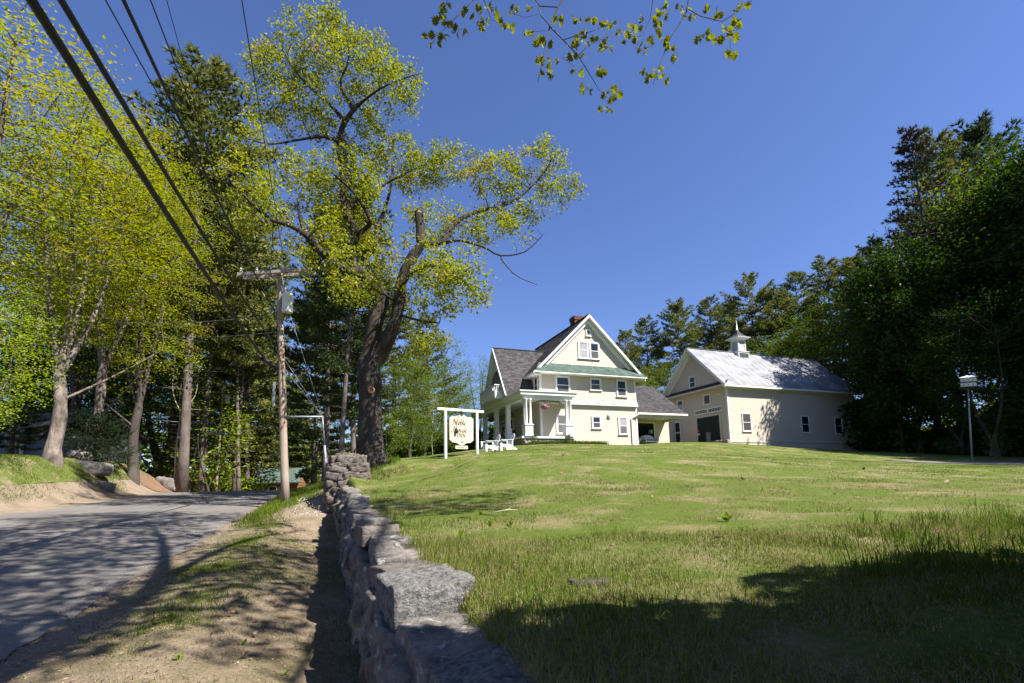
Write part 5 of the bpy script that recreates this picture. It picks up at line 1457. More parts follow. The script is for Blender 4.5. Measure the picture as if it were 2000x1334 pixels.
# dead leaves
M['deadleaf'] = mat_noise('dead_leaf', (.13, .06, .03), (.26, .14, .075), 8, .8)
M['paleleaf'] = mat_noise('pale_dead_leaf', (.22, .15, .10), (.32, .23, .16), 8, .8)
lob = [(0, 0), (.10, .12), (.25, .10), (.22, .25), (.42, .30), (.28, .42), (.40, .58), (.20, .60), (.22, .80), (.05, .82), (0, 1.0)]
def leaf_mesh(name, curl, size):
    pts = lob + [(-x, y) for x, y in lob[-2:0:-1]]; n = len(pts)
    v = [(x * size, (y - .5) * size, size * (curl * x * x * 2.0 + curl * .6 * (y - .5) ** 2)) for x, y in pts]
    mid = [(0, (y - .5) * size, size * curl * .6 * (y - .5) ** 2) for y in (0, .3, .6, 1.0)]
    f = [(i, i + 1, n) for i in range(len(lob) - 1)] + [(i, (i + 1) % n, n) for i in range(len(lob) - 1, n)]
    return np_mesh(name, np.array(v + [(0, 0, 0)]), f)
lm = leaf_mesh("fallen_leaf", .9, .12); lm.materials.append(M['deadleaf'])
q = rs(44); spots = [(1578, 912, 0), (1688, 919, 0), (1490, 962, 0), (1400, 1062, 1), (1660, 1005, 0), (1630, 972, 0), (1195, 1080, 1), (1275, 975, 1), (680, 921, 1), (810, 917, 0), (812, 925, 0), (1098, 927, 0), (1752, 965, 0), (1850, 946, 1), (1255, 885, 1), (1020, 905, 1), (305, 1220, 0), (415, 1250, 0), (498, 1228, 0), (500, 1245, 1), (540, 1190, 0), (450, 1205, 0), (550, 1046, 0), (480, 1288, 0), (1100, 893, 1), (1450, 940, 0)]
def on_ground(px, py):
    d = ray(px, py); lo = None
    for Y in np.concatenate([np.arange(1, 14, .05), np.arange(14, 60, .3)]):
        p = d * (Y / d[1]) + np.array([0, 0, EYE])
        if p[2] < gz(p[0], p[1]): return p
    return p
where = ["under the barn's long wall window", 'toward the driveway end of the lawn', 'in the middle of the lawn below the barn', 'in the dry grass toward the tall tufts', 'in the sunny grass before the tall tufts', 'right of centre on the sunny lawn', 'in the grass above the bark slab', 'below the inn corner on the lawn', 'just right of the stone pier', 'left of the sign post on the upper lawn', 'close under its neighbour left of the sign', 'in the lawn straight below the porch', 'toward the right edge of the lawn', 'on the lawn below the birdhouse', 'on the lawn at the breezeway', 'on the worn track below the sign', 'at the road edge of the verge, farthest left', 'in the middle of the near verge', 'by the wall shadow on the near verge, upper of a pair', 'by the wall shadow on the near verge, lower of a pair', 'at the edge of the wall shadow, farther up', 'in the grassy middle of the verge', 'far up the verge toward the pole', 'on the verge nearest the camera', 'on the lawn below the porch shrubs', 'in the dark streak across the middle lawn']
for wi, (px, py, pale) in enumerate(spots):
    p = on_ground(px, py); s_ = .5 + .25 * q.rand() if p[1] < 9 else 1.1
    o = place("fallen_leaf", lm, None, M['paleleaf'] if pale else M['deadleaf'], (p[0], p[1], gz(p[0], p[1]) + .045), (.9 * q.randn() * .5, .5 * q.randn(), 6.28 * q.rand()), (s_, s_, s_))
    tag(o, ("pale dead leaf " if pale else "dark dead oak leaf ") + where[wi], "dead leaf", "dead leaves lying about the lawn and verge")
# stick, bark slab, seed stalk, leafy weeds
p = on_ground(985, 1008); st = empty("fallen_stick", (p[0], p[1], gz(p[0], p[1]) + .05), .35, "pale forked dry twig lying in the sunny grass near the wall", "twig")
MB().tube([(-.16, 0, 0), (-.02, .02, .02), (.10, 0, .03), (.2, .03, .02)], [.009, .008, .007, .004], 6).tube([(.02, .015, .025), (.12, .06, .05)], [.006, .003], 5).build("stem", M['palebark'], st, True)
p = on_ground(1150, 1146); o = place("bark_slab", rock_mesh("bark_slab", (.26, .11, .035), 77, 8, .2, .3), None, M['darkbark'], (p[0], p[1], gz(p[0], p[1]) + .018), (0, 0, .15)); tag(o, "weathered slab of bark lying in the grass at the shade edge", "bark slab")
p = on_ground(1018, 1162); sk = empty("seed_stalk", (p[0], p[1], gz(p[0], p[1])), 0, "single thin dark seed stalk standing up from the grass beside the wall", "seed stalk")
MB().tube([(0, 0, 0), (-.004, 0, .12), (-.012, 0, .215)], .0016, 5).build("stem", M['darkbark'], sk); MB().lathe([(.001, .0), (.005, .006), (.005, .015), (.001, .022)], (-.012, 0, .212), 8).build("seed_head", M['iron'], sk, True)
def weed(px, py, n, size, lab, mat, seed_):
    p = on_ground(px, py); t = empty("weed", (p[0], p[1], gz(p[0], p[1])), 0, lab, "weed"); q = rs(seed_)
    for k in range(n):
        a = q.rand() * 6.28; el = .5 + .8 * q.rand(); L_ = size * (.6 + .6 * q.rand()); d = np.array([math.cos(a) * math.cos(el), math.sin(a) * math.cos(el), math.sin(el)]); sd = np.array([-math.sin(a), math.cos(a), 0]) * L_ * .22
        b = d * .2 * L_; v = [b, b + d * L_ * .5 + sd, b + d * L_, b + d * L_ * .5 - sd]
        me = np_mesh("leaf", np.array(v), np.array([[0, 1, 2, 3]]), [q.rand()]); me.materials.append(mat); place("leaf", me, t)
M['weedleaf'] = mat_leaf('weed_leaf', (.10, .17, .02), (.20, .28, .04), None, .45)
for i, (px, py, n, s_, lab) in enumerate([(900, 1052, 8, .10, "broad leaved weed in the sunny grass just right of the wall caps"), (995, 1032, 7, .10, "light green weed behind the dry twig on the lawn"), (1042, 1100, 3, .07, "upright pale weed leaf beside the thin seed stalk"), (958, 1035, 6, .09, "small weed left of the dry twig on the lawn"),
        (558, 1322, 8, .045, "tiny bright weed at the bottom of the dirt verge in the wall shadow"), (350, 1292, 7, .06, "flat green weed on the bare dirt of the verge"), (478, 1262, 8, .05, "small weed on the dirt verge near the wall shadow edge"), (940, 1008, 6, .10, "pale green weed close behind the wall on the lawn"), (1420, 1020, 26, .085, "dense grassy weed clump in the middle of the sunlit lawn")]):
    weed(px, py, n, s_, lab, M['weedleaf'], 600 + i)
# ------------------------------------------------------------------ tree making
def colonize(lines, attr, step=.45, infl=2.6, kill=.75, iters=90, seed=0, jitter=.25, trop=(0, 0, .05), grow_from=0.0):
    """grow a branch skeleton from polylines toward attractors. lines: list of (points, r0, r1[, parent line, index]).
    returns pos, parent, given radius (nan when grown)"""
    q = rs(seed); pos = []; par = []; rad = []; active = []
    ends = []
    for ln_ in lines:
        P, r0, r1 = ln_[:3]; P = np.array(P, float); n = len(P); idx = []
        if pos and len(ln_) < 4:
            prev = int(np.argmin(((np.array(pos) - P[0]) ** 2).sum(1)))
        else: prev = -1
        tot = np.concatenate([[0], np.cumsum(np.linalg.norm(np.diff(P, axis=0), axis=1))])
        m = max(2, int(tot[-1] / step) + 1)
        for k in range(m):
            u = tot[-1] * k / (m - 1); j = min(int(np.searchsorted(tot, u, 'right')) - 1, n - 2); f = (u - tot[j]) / max(1e-6, tot[j + 1] - tot[j])
            # smooth (catmull-rom)
            p0, p1, p2, p3 = P[max(j - 1, 0)], P[j], P[j + 1], P[min(j + 2, n - 1)]
            c = .5 * ((2 * p1) + (-p0 + p2) * f + (2 * p0 - 5 * p1 + 4 * p2 - p3) * f * f + (-p0 + 3 * p1 - 3 * p2 + p3) * f ** 3)
            if k == 0 and prev >= 0: continue
            pos.append(c); par.append(prev); rad.append(r0 + (r1 - r0) * (u / tot[-1]) ** .8); prev = len(pos) - 1
            active.append(u / tot[-1] >= grow_from or len(lines) > 1 and len(idx) >= 0 and ln_ is not lines[0])
            idx.append(prev)
    pos = np.array(pos); par = np.array(par); rad = np.array(rad); act = np.array(active)
    A = np.array(attr, float); alive = np.ones(len(A), bool)
    D = np.full(len(A), 1e9); I = np.zeros(len(A), int)
    ids = np.where(act)[0]
    for a in range(0, len(ids), 200):
        b = ids[a:a + 200]; d = np.sqrt(((A[:, None] - pos[None, b]) ** 2).sum(-1)); j = d.argmin(1); dm = d[np.arange(len(A)), j]; u = dm < D; D[u] = dm[u]; I[u] = b[j[u]]
    npos = [pos]; npar = [par]; total = len(pos); allpos = pos
    trop = np.array(trop)
    last = {}
    for it in range(iters):
        w = alive & (D < infl * (2.5 if it < 8 else 1.0))
        if not w.any(): break
        dirs = (A[w] - allpos[I[w]]) / np.maximum(D[w], 1e-6)[:, None]
        un, inv = np.unique(I[w], return_inverse=True)
        acc = np.zeros((len(un), 3)); np.add.at(acc, inv, dirs)
        acc /= np.linalg.norm(acc, axis=1, keepdims=True) + 1e-9
        acc += jitter * q.randn(*acc.shape) * .6 + trop; acc /= np.linalg.norm(acc, axis=1, keepdims=True)
        new = allpos[un] + acc * step; base = total
        npos.append(new); npar.append(un); total += len(un); allpos = np.concatenate([allpos, new])
        ia = np.where(alive)[0]
        for a in range(0, len(new), 300):
            d = np.sqrt(((A[ia][:, None] - new[None, a:a + 300]) ** 2).sum(-1)); j = d.argmin(1); dm = d[np.arange(len(ia)), j]; u = dm < D[ia]; D[ia[u]] = dm[u]; I[ia[u]] = base + a + j[u]
        alive &= D > kill
        if total > 14000: break
    par = np.concatenate(npar); given = np.full(total, np.nan); given[:len(rad)] = rad
    return allpos, par, given


def radii(pos, par, given, tip=.012, ex=2.2, rmax=9):
    n = len(pos); w = np.zeros(n); child = np.zeros(n, int)
    acc = np.zeros(n)
    r = np.zeros(n)
    for i in range(n - 1, -1, -1):
        v = acc[i] if acc[i] > 0 else tip ** ex
        r[i] = v ** (1 / ex)
        if par[i] >= 0: acc[par[i]] += v
    g = ~np.isnan(given)
    r[g] = np.maximum(given[g], 0)
    r = np.minimum(r, rmax)
    for i in range(n):
        p = par[i]
        if p >= 0 and not g[i]: r[i] = min(r[i], r[p] * .97)
    return r


def limb_mesh(name, pos, par, r, minr=0.0, thick=.09, sides=(10, 4)):
    n = len(pos); ch = np.full(n, -1); best = np.zeros(n)
    for i in range(n):
        p = par[i]
        if p >= 0 and r[i] > best[p]: best[p] = r[i]; ch[p] = i
    d = np.zeros((n, 3)); e = par >= 0
    d[e] = pos[e] - pos[par[e]]; d[~e] = (0, 0, 1)
    d /= np.linalg.norm(d, axis=1, keepdims=True) + 1e-9
    dd = d.copy(); k = ch >= 0; dd[k] = d[k] + d[ch[k]]; dd /= np.linalg.norm(dd, axis=1, keepdims=True) + 1e-9
    def frame(v):
        ref = np.where(np.abs(v[:, 2:3]) < .9, np.array([[0, 0, 1.]]), np.array([[1., 0, 0]])); x = np.cross(ref, v); x /= np.linalg.norm(x, axis=1, keepdims=True) + 1e-9; return x, np.cross(v, x)
    V = []; F = []; base = 0
    for lo, hi, s in ((thick, 1e9, sides[0]), (minr, thick, sides[1])):
        ids = np.where(e & (r >= lo) & (r < hi))[0]
        if len(ids) == 0: continue
        p = par[ids]; main = ch[p] == ids
        ra = np.where(main, r[p], np.minimum(r[ids] * 1.25, r[p])); da = np.where(main[:, None], dd[p], d[ids])
        # the flattest reference: use the child's direction for both frames to avoid twist
        x, y = frame(dd[ids]); 
        xa = x - da * (x * da).sum(1, keepdims=True); xa /= np.linalg.norm(xa, axis=1, keepdims=True) + 1e-9; ya = np.cross(da, xa)
        ang = np.arange(s) * 2 * np.pi / s; c, sn = np.cos(ang), np.sin(ang)
        ring0 = pos[p][:, None] + (xa[:, None] * c[None, :, None] + ya[:, None] * sn[None, :, None]) * ra[:, None, None]
        ring1 = pos[ids][:, None] + (x[:, None] * c[None, :, None] + y[:, None] * sn[None, :, None]) * r[ids][:, None, None]
        v = np.concatenate([ring0, ring1], 1).reshape(-1, 3)
        if s > 6:
            cc_ = np.concatenate([np.repeat(pos[p][:, None], s, 1), np.repeat(pos[ids][:, None], s, 1)], 1).reshape(-1, 3)
            k_n = vnoise(v[:, 0] * 2.2 + v[:, 2] * .35, v[:, 1] * 2.2 - v[:, 2] * .25, .38, 3) * .11 + vnoise(v[:, 0] + v[:, 2], v[:, 1] - v[:, 2] * .6, .7, 5) * .10
            v = cc_ + (v - cc_) * (1 + k_n[:, None])
        b = base + np.arange(len(ids))[:, None, None] * 2 * s
        j = np.arange(s); q = np.stack([j, (j + 1) % s, s + (j + 1) % s, s + j], -1)[None]
        F.append((b + q).reshape(-1, 4)); V.append(v); base += len(v)
    return np_mesh(name, np.concatenate(V), np.concatenate(F), None, True)


def leaves(name, anchors, per, spread, size, seed, flat=.5, droop=.3, aspect=.6, cl=.5, vary=.35):
    """leaf blades (folded kites) scattered round anchors. flat: 1 = horizontal sprays"""
    q = rs(seed); n = len(anchors); N_l = n * per
    c = np.repeat(anchors, per, 0) + q.randn(N_l, 3) * np.array(spread)
    up = np.zeros((N_l, 3)); up[:, 2] = 1
    nrm = up * flat + q.randn(N_l, 3) * (1 - flat) * .9 + up * .05; nrm /= np.linalg.norm(nrm, axis=1, keepdims=True) + 1e-9
    a = q.rand(N_l) * 2 * np.pi; d = np.stack([np.cos(a), np.sin(a), -droop - .4 * q.rand(N_l)], -1)
    d -= nrm * (d * nrm).sum(1, keepdims=True); d /= np.linalg.norm(d, axis=1, keepdims=True) + 1e-9
    s = np.cross(nrm, d); L = size * (1 - vary + 2 * vary * q.rand(N_l))[:, None]
    fold = nrm * L * .12
    v = np.stack([c - d * L * .5, c + s * L * aspect * .5 + fold, c + d * L * .5, c - s * L * aspect * .5 + fold], 1).reshape(-1, 3)
    i = np.arange(N_l)[:, None] * 4; f = np.concatenate([i + np.array([[0, 1, 2]]), i + np.array([[0, 2, 3]])], 1).reshape(-1, 3)
    ct = np.repeat(q.rand(n), per); t = np.clip(ct * cl + q.rand(N_l) * (1 - cl), 0, 1)
    return np_mesh(name, v, f, np.repeat(t, 2))


def ell(q, n, c, r, shell=.45):
    d = q.randn(n, 3); d /= np.linalg.norm(d, axis=1, keepdims=True); u = (shell ** 3 + (1 - shell ** 3) * q.rand(n, 1)) ** (1 / 3)
    return np.array(c) + d * u * np.array(r)


def twigs(pos, par, r, lim):
    return pos[(r < lim) & (par >= 0)]


class Asset: pass


def hardwood(H, seed, crown_lo=.3, rx=.30, trunk_r=.34, forks=3, nattr=1300, per=9, spread=(.34, .34, .28), lsize=.19, flat=.35, layers=False, lean=0.0, step=.5, kill=.85, bare=.0, low_limbs=0, gaps=-.22):
    q = rs(seed); a = Asset(); a.H = H
    f0 = H * (crown_lo * .75); lines = [([(0, 0, -.3), (0, 0, .3), (.06 * H * lean + .1 * q.randn(), .1 * q.randn(), f0 * .5), (.12 * H * lean, 0, f0)], trunk_r * 1.25, trunk_r * .85)]
    top = np.array([.12 * H * lean, 0, f0])
    for k in range(forks):
        an = 2 * math.pi * (k + .4 * q.rand()) / forks; R = H * rx * (.22 + .32 * q.rand()); h = H * (.66 + .2 * q.rand())
        e = top + np.array([math.cos(an) * R, math.sin(an) * R, h - f0]); m = top + np.array([math.cos(an) * R * .55, math.sin(an) * R * .55, (h - f0) * .42]) + q.randn(3) * .25
        lines.append(([top, m, e], trunk_r * (.62 if forks > 1 else .8), trunk_r * .12))
    for k in range(low_limbs):
        an = q.rand() * 6.28; z0 = f0 * (.45 + .5 * q.rand()); s = np.array([.06 * H * lean, 0, z0]); R = H * rx * (.6 + .4 * q.rand())
        lines.append(([s, s + np.array([math.cos(an) * R * .5, math.sin(an) * R * .5, R * .35]), s + np.array([math.cos(an) * R, math.sin(an) * R, R * .75])], trunk_r * .3, .03))
    cz = H * (crown_lo + 1) / 2; rz = H * (1 - crown_lo) / 2
    blobs = [ell(q, nattr // 2, (.12 * H * lean, 0, cz), (H * rx, H * rx, rz), .5)]
    for k in range(7):
        an = q.rand() * 6.28; zz = H * (crown_lo + .1 + .8 * (1 - crown_lo) * q.rand()); w = math.sqrt(max(.05, 1 - ((zz - cz) / rz) ** 2)); R = H * rx * w * .75
        blobs.append(ell(q, nattr // 14, (math.cos(an) * R + .12 * H * lean, math.sin(an) * R, zz), (H * .11, H * .11, H * .09), .2))
    A = np.concatenate(blobs)
    pos, par, g = colonize(lines, A, step, step * 5.5, kill, 80, seed + 1, grow_from=.75)
    r = radii(pos, par, g, .013, 2.3, trunk_r)
    # flare at the foot
    foot = pos[:, 2] < 1.0; r[foot & ~np.isnan(g)] *= 1 + .55 * np.clip(.9 - pos[foot & ~np.isnan(g), 2], 0, 1) ** 1.5
    a.trunk = limb_mesh("trunk", pos, par, r, .011, .08, (12, 4))
    tw = twigs(pos, par, r, .05)
    cn = vnoise(tw[:, 0] + .35 * tw[:, 2], tw[:, 1] * .9 + .8 * tw[:, 2], 1.5, seed + 5) * .7 + vnoise(tw[:, 0] - tw[:, 2], tw[:, 1] + tw[:, 2] * .3, .8, seed + 6) * .3
    tw = tw[cn > gaps]
    if bare: tw = tw[rs(seed + 3).rand(len(tw)) > bare]
    a.crown = leaves("crown", tw, per, spread, lsize, seed + 2, flat)
    return a


def pine(H, seed, base=.3, Lmax=.19, whorl=.85, needle=.38, wid=.115, per=10, irregular=.35, prof=None, droop=0.0, trunk_r=.3, dense=1.0, stubs=True, tipup=.35):
    q = rs(seed); a = Asset(); a.H = H; mb = MB(); n = 12
    bx_, by_ = q.randn(2) * .12
    cx = lambda z: np.array([bx_ * math.sin(z / H * 4), by_ * math.sin(z / H * 3 + 1), z])
    mb.tube([cx(H * k / n) - np.array([0, 0, .3 * (k == 0)]) for k in range(n + 1)], [trunk_r * (1.3 if k == 0 else 1) * (1 - .93 * (k / n) ** 1.1) for k in range(n + 1)], 10)
    tips = []; dirs = []
    z = H * base * .5 if stubs else H * base
    while z < H - .3:
        u = (z - H * base) / (H * (1 - base)); nb = q.randint(4, 7)
        if u < 0:
            for k in range(q.randint(1, 3)):
                an = q.rand() * 6.28; L = .6 + 1.8 * q.rand(); p = cx(z); mb.tube([p, p + np.array([math.cos(an) * L, math.sin(an) * L, .1 * L])], [.035, .01], 4, False)
            z += whorl * (.8 + .6 * q.rand()); continue
        pf = prof(u) if prof else (math.sin(math.pi * min(1, (u * .85 + .13)) ** .75) ** .8 * (1 - .25 * u))
        for k in range(nb):
            if q.rand() < irregular * .45: continue
            an = 2 * math.pi * (k + q.rand() * .8) / nb; L = H * Lmax * pf * (1 - irregular + 1.6 * irregular * q.rand()) + .25
            el = -.15 + .75 * u - droop; hd = np.array([math.cos(an), math.sin(an), 0]); p = cx(z + .3 * q.randn()); m = max(4, int(L / .35)); pts = []
            for j in range(m + 1):
                s = j / m; e_ = el + tipup * s * s + .06 * q.randn(); 
                if j: p = p + (hd * math.cos(e_) + np.array([0, 0, math.sin(e_)])) * (L / m)
                pts.append(p.copy())
            mb.tube(pts, [max(.008, .014 * L * (1 - .85 * j / m)) for j in range(m + 1)], 4, False)
            sd = np.array([-math.sin(an), math.cos(an), 0])
            for j in range(1, m + 1):
                s = j / m
                if s < .28 and L > 1.2: continue
                tips.append(pts[j]); dirs.append(hd * .7 + np.array([0, 0, .5]))
                for sg in (-1, 1):
                    tl = min(.28 * L, 1.25) * (1.15 - s) * (.6 + .7 * q.rand()) + .12
                    dv = sd * sg * .8 + hd * .65 + np.array([0, 0, .12 + .15 * q.randn()]); dv /= np.linalg.norm(dv)
                    st = max(1, int(tl / .24 * dense))
                    for w in range(1, st + 1):
                        tips.append(pts[j] + dv * tl * w / st + q.randn(3) * .05); dirs.append(dv * .8 + np.array([0, 0, .45]))
        z += whorl * (.75 + .5 * q.rand()) * (1 - .35 * max(u, 0))
    a.trunk = mb.mesh("trunk", True)
    T = np.array(tips); Dv = np.array(dirs); Dv /= np.linalg.norm(Dv, axis=1, keepdims=True)
    m = len(T); N_l = m * per
    c = np.repeat(T, per, 0); d = np.repeat(Dv, per, 0) + q.randn(N_l, 3) * .55; d /= np.linalg.norm(d, axis=1, keepdims=True)
    s = np.cross(d, q.randn(N_l, 3)); s /= np.linalg.norm(s, axis=1, keepdims=True) + 1e-9; L = needle * (.7 + .6 * q.rand(N_l, 1))
    v = np.stack([c - s * wid / 2 - d * L * .15, c + s * wid / 2 - d * L * .15, c + d * L], 1).reshape(-1, 3)
    t = np.clip(np.repeat(q.rand(m), per) * .5 + q.rand(N_l) * .5, 0, 1)
    a.crown = np_mesh("crown", v, np.arange(N_l * 3).reshape(-1, 3), t)
    return a


def plant(a, name, loc, H, label, cat, leaf, bark, rz=0.0, wide=1.0, group=None, tilt=(0, 0)):
    s = H / a.H
    t = empty(name, loc, rz, label, cat, group); t.rotation_euler = (tilt[0], tilt[1], rz); t.scale = (s * wide, s * wide, s)
    place("trunk", a.trunk, t, bark); place("crown", a.crown, t, leaf)
    return t


def tree_at(a, name, px, py_base, py_top, Y, label, cat, leaf, bark, rz=0.0, wide=1.0, group=None, tilt=(0, 0), top_px=None):
    p = at(px, py_base, Y); zb_ = gz(p[0], p[1]); zt_ = at(top_px or px, py_top, Y)[2]
    return plant(a, name, (p[0], p[1], zb_ - .05), zt_ - zb_, label, cat, leaf, bark, rz, wide, group, tilt)


A_ = {}
A_['maple1'] = hardwood(20, 11, .28, .29, .31, 4, 2100, 20, (.42, .42, .09), .15, .66, low_limbs=1, gaps=-.36)
A_['maple2'] = hardwood(19, 23, .30, .26, .26, 3, 1900, 20, (.42, .42, .09), .15, .66, low_limbs=1, gaps=-.34)
A_['hard1'] = hardwood(16, 37, .22, .31, .28, 3, 1500, 24, (.40, .40, .26), .15, .45)
A_['hard2'] = hardwood(15, 41, .12, .27, .22, 2, 1400, 24, (.40, .40, .26), .15, .45)
A_['sapling'] = hardwood(6, 53, .12, .30, .07, 3, 420, 7, (.22, .22, .18), .15, .45, step=.3, kill=.5)
A_['slim'] = hardwood(14, 59, .5, .16, .07, 2, 600, 8, (.35, .35, .25), .18, .45)
A_['pine1'] = pine(28, 61, .30, .17, trunk_r=.25)
A_['pine2'] = pine(26, 67, .22, .20, irregular=.5)
A_['pine3'] = pine(20, 71, .10, .21, irregular=.25, stubs=False)
A_['pine4'] = pine(30, 73, .50, .19, irregular=.55, trunk_r=.25)
A_['spruce'] = pine(24, 79, .06, .17, .5, .24, .085, 8, .22, lambda u: (1 - u) ** .8 + .04, .35, .30, .8, False, .25)
A_['yew'] = pine(4.2, 83, .02, .52, .30, .20, .05, 8, .4, lambda u: math.sin(math.pi * min(1, u * .8 + .25)) ** .6, -.35, .10, 1.3, False, .3)

# ------------------------------------------------------------------ the big oak (limbs traced, then grown)
OY = 20.3
OP = lambda x, y, dy=0.0: at(x, y, OY + dy)
ob = OP(727, 893); obz = gz(ob[0], ob[1]) - .1
oak_lines = [
 ([OP(727, 930), OP(727, 905), OP(726, 890), OP(724, 850), OP(722, 800), OP(722, 750), OP(722, 706)], .49, .45),
 ([OP(722, 706), OP(727, 665), OP(733, 629), OP(745, 595), OP(742, 570, .3), OP(715, 545, .4), OP(689, 518, .2)], .36, .25),
 ([OP(724, 716), OP(745, 690), OP(760, 655, -.3), OP(772, 625, -.4), OP(781, 583, -.4), OP(785, 545, -.4), OP(806, 502, -.5), OP(823, 478, -.5)], .34, .20),
 ([OP(821, 482, -.5), OP(821, 455, -.5), OP(818, 416, -.5)], .20, .175),
 ([OP(689, 518, .2), OP(685, 494, .2), OP(694, 460, .2), OP(675, 408, .3), OP(668, 336, .3), OP(663, 278, .3), OP(670, 245, .2), OP(690, 215), OP(699, 206)], .22, .10),
 ([OP(700, 535, .3), OP(660, 520, -.5), OP(635, 500, -.9), OP(617, 484, -1.2), OP(598, 460, -1.6), OP(569, 441, -2.0), OP(526, 427, -2.4), OP(488, 393, -2.7), OP(450, 355, -3.0)], .22, .035),
 ([OP(598, 460, -1.6), OP(592, 445, -1.6), OP(587, 424, -1.6)], .11, .09),
 ([OP(663, 278, .3), OP(632, 266, 0), OP(584, 273, -.4), OP(526, 281, -.8), OP(478, 269, -1.2), OP(440, 259, -1.5)], .10, .02),
 ([OP(668, 230, .2), OP(646, 206), OP(603, 168, .5), OP(570, 130, .8), OP(555, 100, 1)], .09, .02),
 ([OP(699, 206), OP(737, 177, -.6), OP(776, 158, -1), OP(819, 144, -1.4)], .08, .02),
 ([OP(689, 211), OP(665, 163, -.3), OP(680, 120, -.4), OP(680, 60, -.3)], .09, .02),
 ([OP(694, 460, .2), OP(723, 436, -.6), OP(709, 403, -.9), OP(685, 369, -1.2), OP(646, 336, -1.6)], .13, .04),
 ([OP(735, 560, .3), OP(737, 500, 1.2), OP(735, 456, 1.6), OP(760, 380, 2.4), OP(770, 310, 2.8)], .17, .05),
 ([OP(823, 478, -.5), OP(862, 472, -.3), OP(884, 441, .1), OP(910, 422, .5), OP(948, 408, .9), OP(968, 407, 1), OP(1016, 384, 1.3), OP(1063, 336, 1.5), OP(1083, 297, 1.6)], .15, .025),
 ([OP(855, 477, -.4), OP(900, 470, -.9), OP(948, 484, -1.3), OP(977, 499, -1.5), OP(1025, 492, -1.6), OP(1059, 460, -1.7)], .085, .014),
 ([OP(972, 497, -1.5), OP(1006, 537, -1.7), OP(1049, 556, -1.8)], .035, .012),
 ([OP(781, 615, -.3), OP(820, 626, -1.4), OP(858, 631, -2.2)], .075, .03),
 ([OP(783, 560, -.4), OP(812, 528, -1.6), OP(850, 520, -2.6), OP(900, 545, -3.4)], .10, .02),
 ([OP(776, 590, -.3), OP(740, 570, -1.6), OP(700, 560, -2.6)], .09, .02),
 ([OP(765, 645, -.3), OP(805, 655, .8), OP(830, 690, 1.6)], .06, .015),
 ([OP(675, 408, .3), OP(720, 380, 1.0), OP(770, 350, 1.6), OP(850, 310, 2.2)], .09, .02),
]
q = rs(200); blobs = []
for (x, y, rx, ry, dy, n) in [(620, 60, 90, 60, 0, 95), (555, 130, 90, 60, .4, 80), (700, 130, 100, 75, -.4, 110), (520, 200, 60, 55, .3, 32), (640, 215, 120, 60, .2, 110), (775, 165, 60, 55, -1, 65), (720, 290, 90, 60, .8, 95),
        (490, 265, 55, 35, -1.2, 12), (505, 110, 40, 40, .6, 10), (560, 370, 90, 60, -1.6, 85), (650, 350, 110, 60, -.6, 100), (470, 340, 55, 45, -2.6, 18), (700, 410, 120, 70, 0, 120), (800, 330, 90, 65, 2, 100), (895, 315, 75, 50, 1.8, 60),
        (965, 345, 75, 55, 1.2, 60), (1055, 310, 62, 50, 1.6, 60), (1095, 370, 48, 48, 1.5, 34), (1010, 410, 80, 45, 1.2, 55), (940, 440, 80, 45, .6, 60), (850, 430, 70, 50, .4, 60), (620, 470, 120, 60, -1.4, 105), (515, 420, 60, 55, -2.4, 38),
        (720, 530, 100, 55, -1.6, 110), (830, 520, 90, 60, -1.8, 90), (905, 555, 60, 42, -3, 48), (865, 595, 65, 28, -2.6, 34), (780, 560, 80, 45, -1.4, 60), (655, 555, 60, 40, -2, 36), (850, 660, 45, 30, 1.6, 12), (1030, 450, 45, 25, -1.5, 6)]:
    c = OP(x, y, dy); k = OY / CF; blobs.append(ell(q, int(n * 1.4), c, (rx * k, (rx + ry) * .5 * k * .9, ry * k * .92), .1))
pos, par, g = colonize(oak_lines, np.concatenate(blobs), .32, 2.4, .40, 90, 201, jitter=.35, grow_from=2)
r_ = radii(pos, par, g, .010, 2.3, .6)
fz = pos[:, 2] - obz; low = (fz < 1.6) & ~np.isnan(g); r_[low] *= 1 + .42 * np.clip(1 - fz[low] / 1.6, 0, 1) ** 2
oak = empty("oak_tree", (ob[0], ob[1], obz), 0, "huge old oak with dark leaning trunk and a sawn-off limb stub", "tree")
pl_ = pos - np.array([ob[0], ob[1], obz])
ok_trunk = limb_mesh("trunk", pl_, par, r_, .0045, .07, (18, 4))
tk = place("trunk", ok_trunk, oak, M['oakbark'])
tw = pl_[(r_ < .045) & (par >= 0)]
keep = vnoise(tw[:, 0] + .4 * tw[:, 2], tw[:, 1] + .7 * tw[:, 2], 1.2, 33) * .7 + vnoise(tw[:, 0] - .8 * tw[:, 2], tw[:, 1], .6, 34) * .4 > -.42
tw = tw[keep]
# the limbs stay open to view: few twigs hang right in front of them
tu, tv, _ = project(tw + np.array([ob[0], ob[1], obz])); hide = np.zeros(len(tw), bool)
for li_, ln_ in enumerate(oak_lines[1:15]):
    L3 = np.array(ln_[0]); seg = np.concatenate([L3[i] + (L3[i + 1] - L3[i]) * np.linspace(0, 1, 6)[:, None] for i in range(len(L3) - 1)]); su, sv, _ = project(seg)
    dd = np.sqrt((tu[:, None] - su) ** 2 + (tv[:, None] - sv) ** 2); j = dd.argmin(1)
    hide |= (dd[np.arange(len(tw)), j] < (24 if li_ in (0, 1, 2, 3) else 13)) & (tw[:, 1] + ob[1] < seg[j, 1] + .25)
hide |= (tu > 430) & (tu < 645) & (tv > 500) & (tv < 660)
tw = tw[~hide | (rs(9).rand(len(tw)) < .22)]
far_right = (tw[:, 0] > OP(960, 480)[0] - ob[0]) & (tw[:, 2] < OP(960, 470)[2] - obz)
tw = tw[~far_right | (rs(6).rand(len(tw)) < .12)]
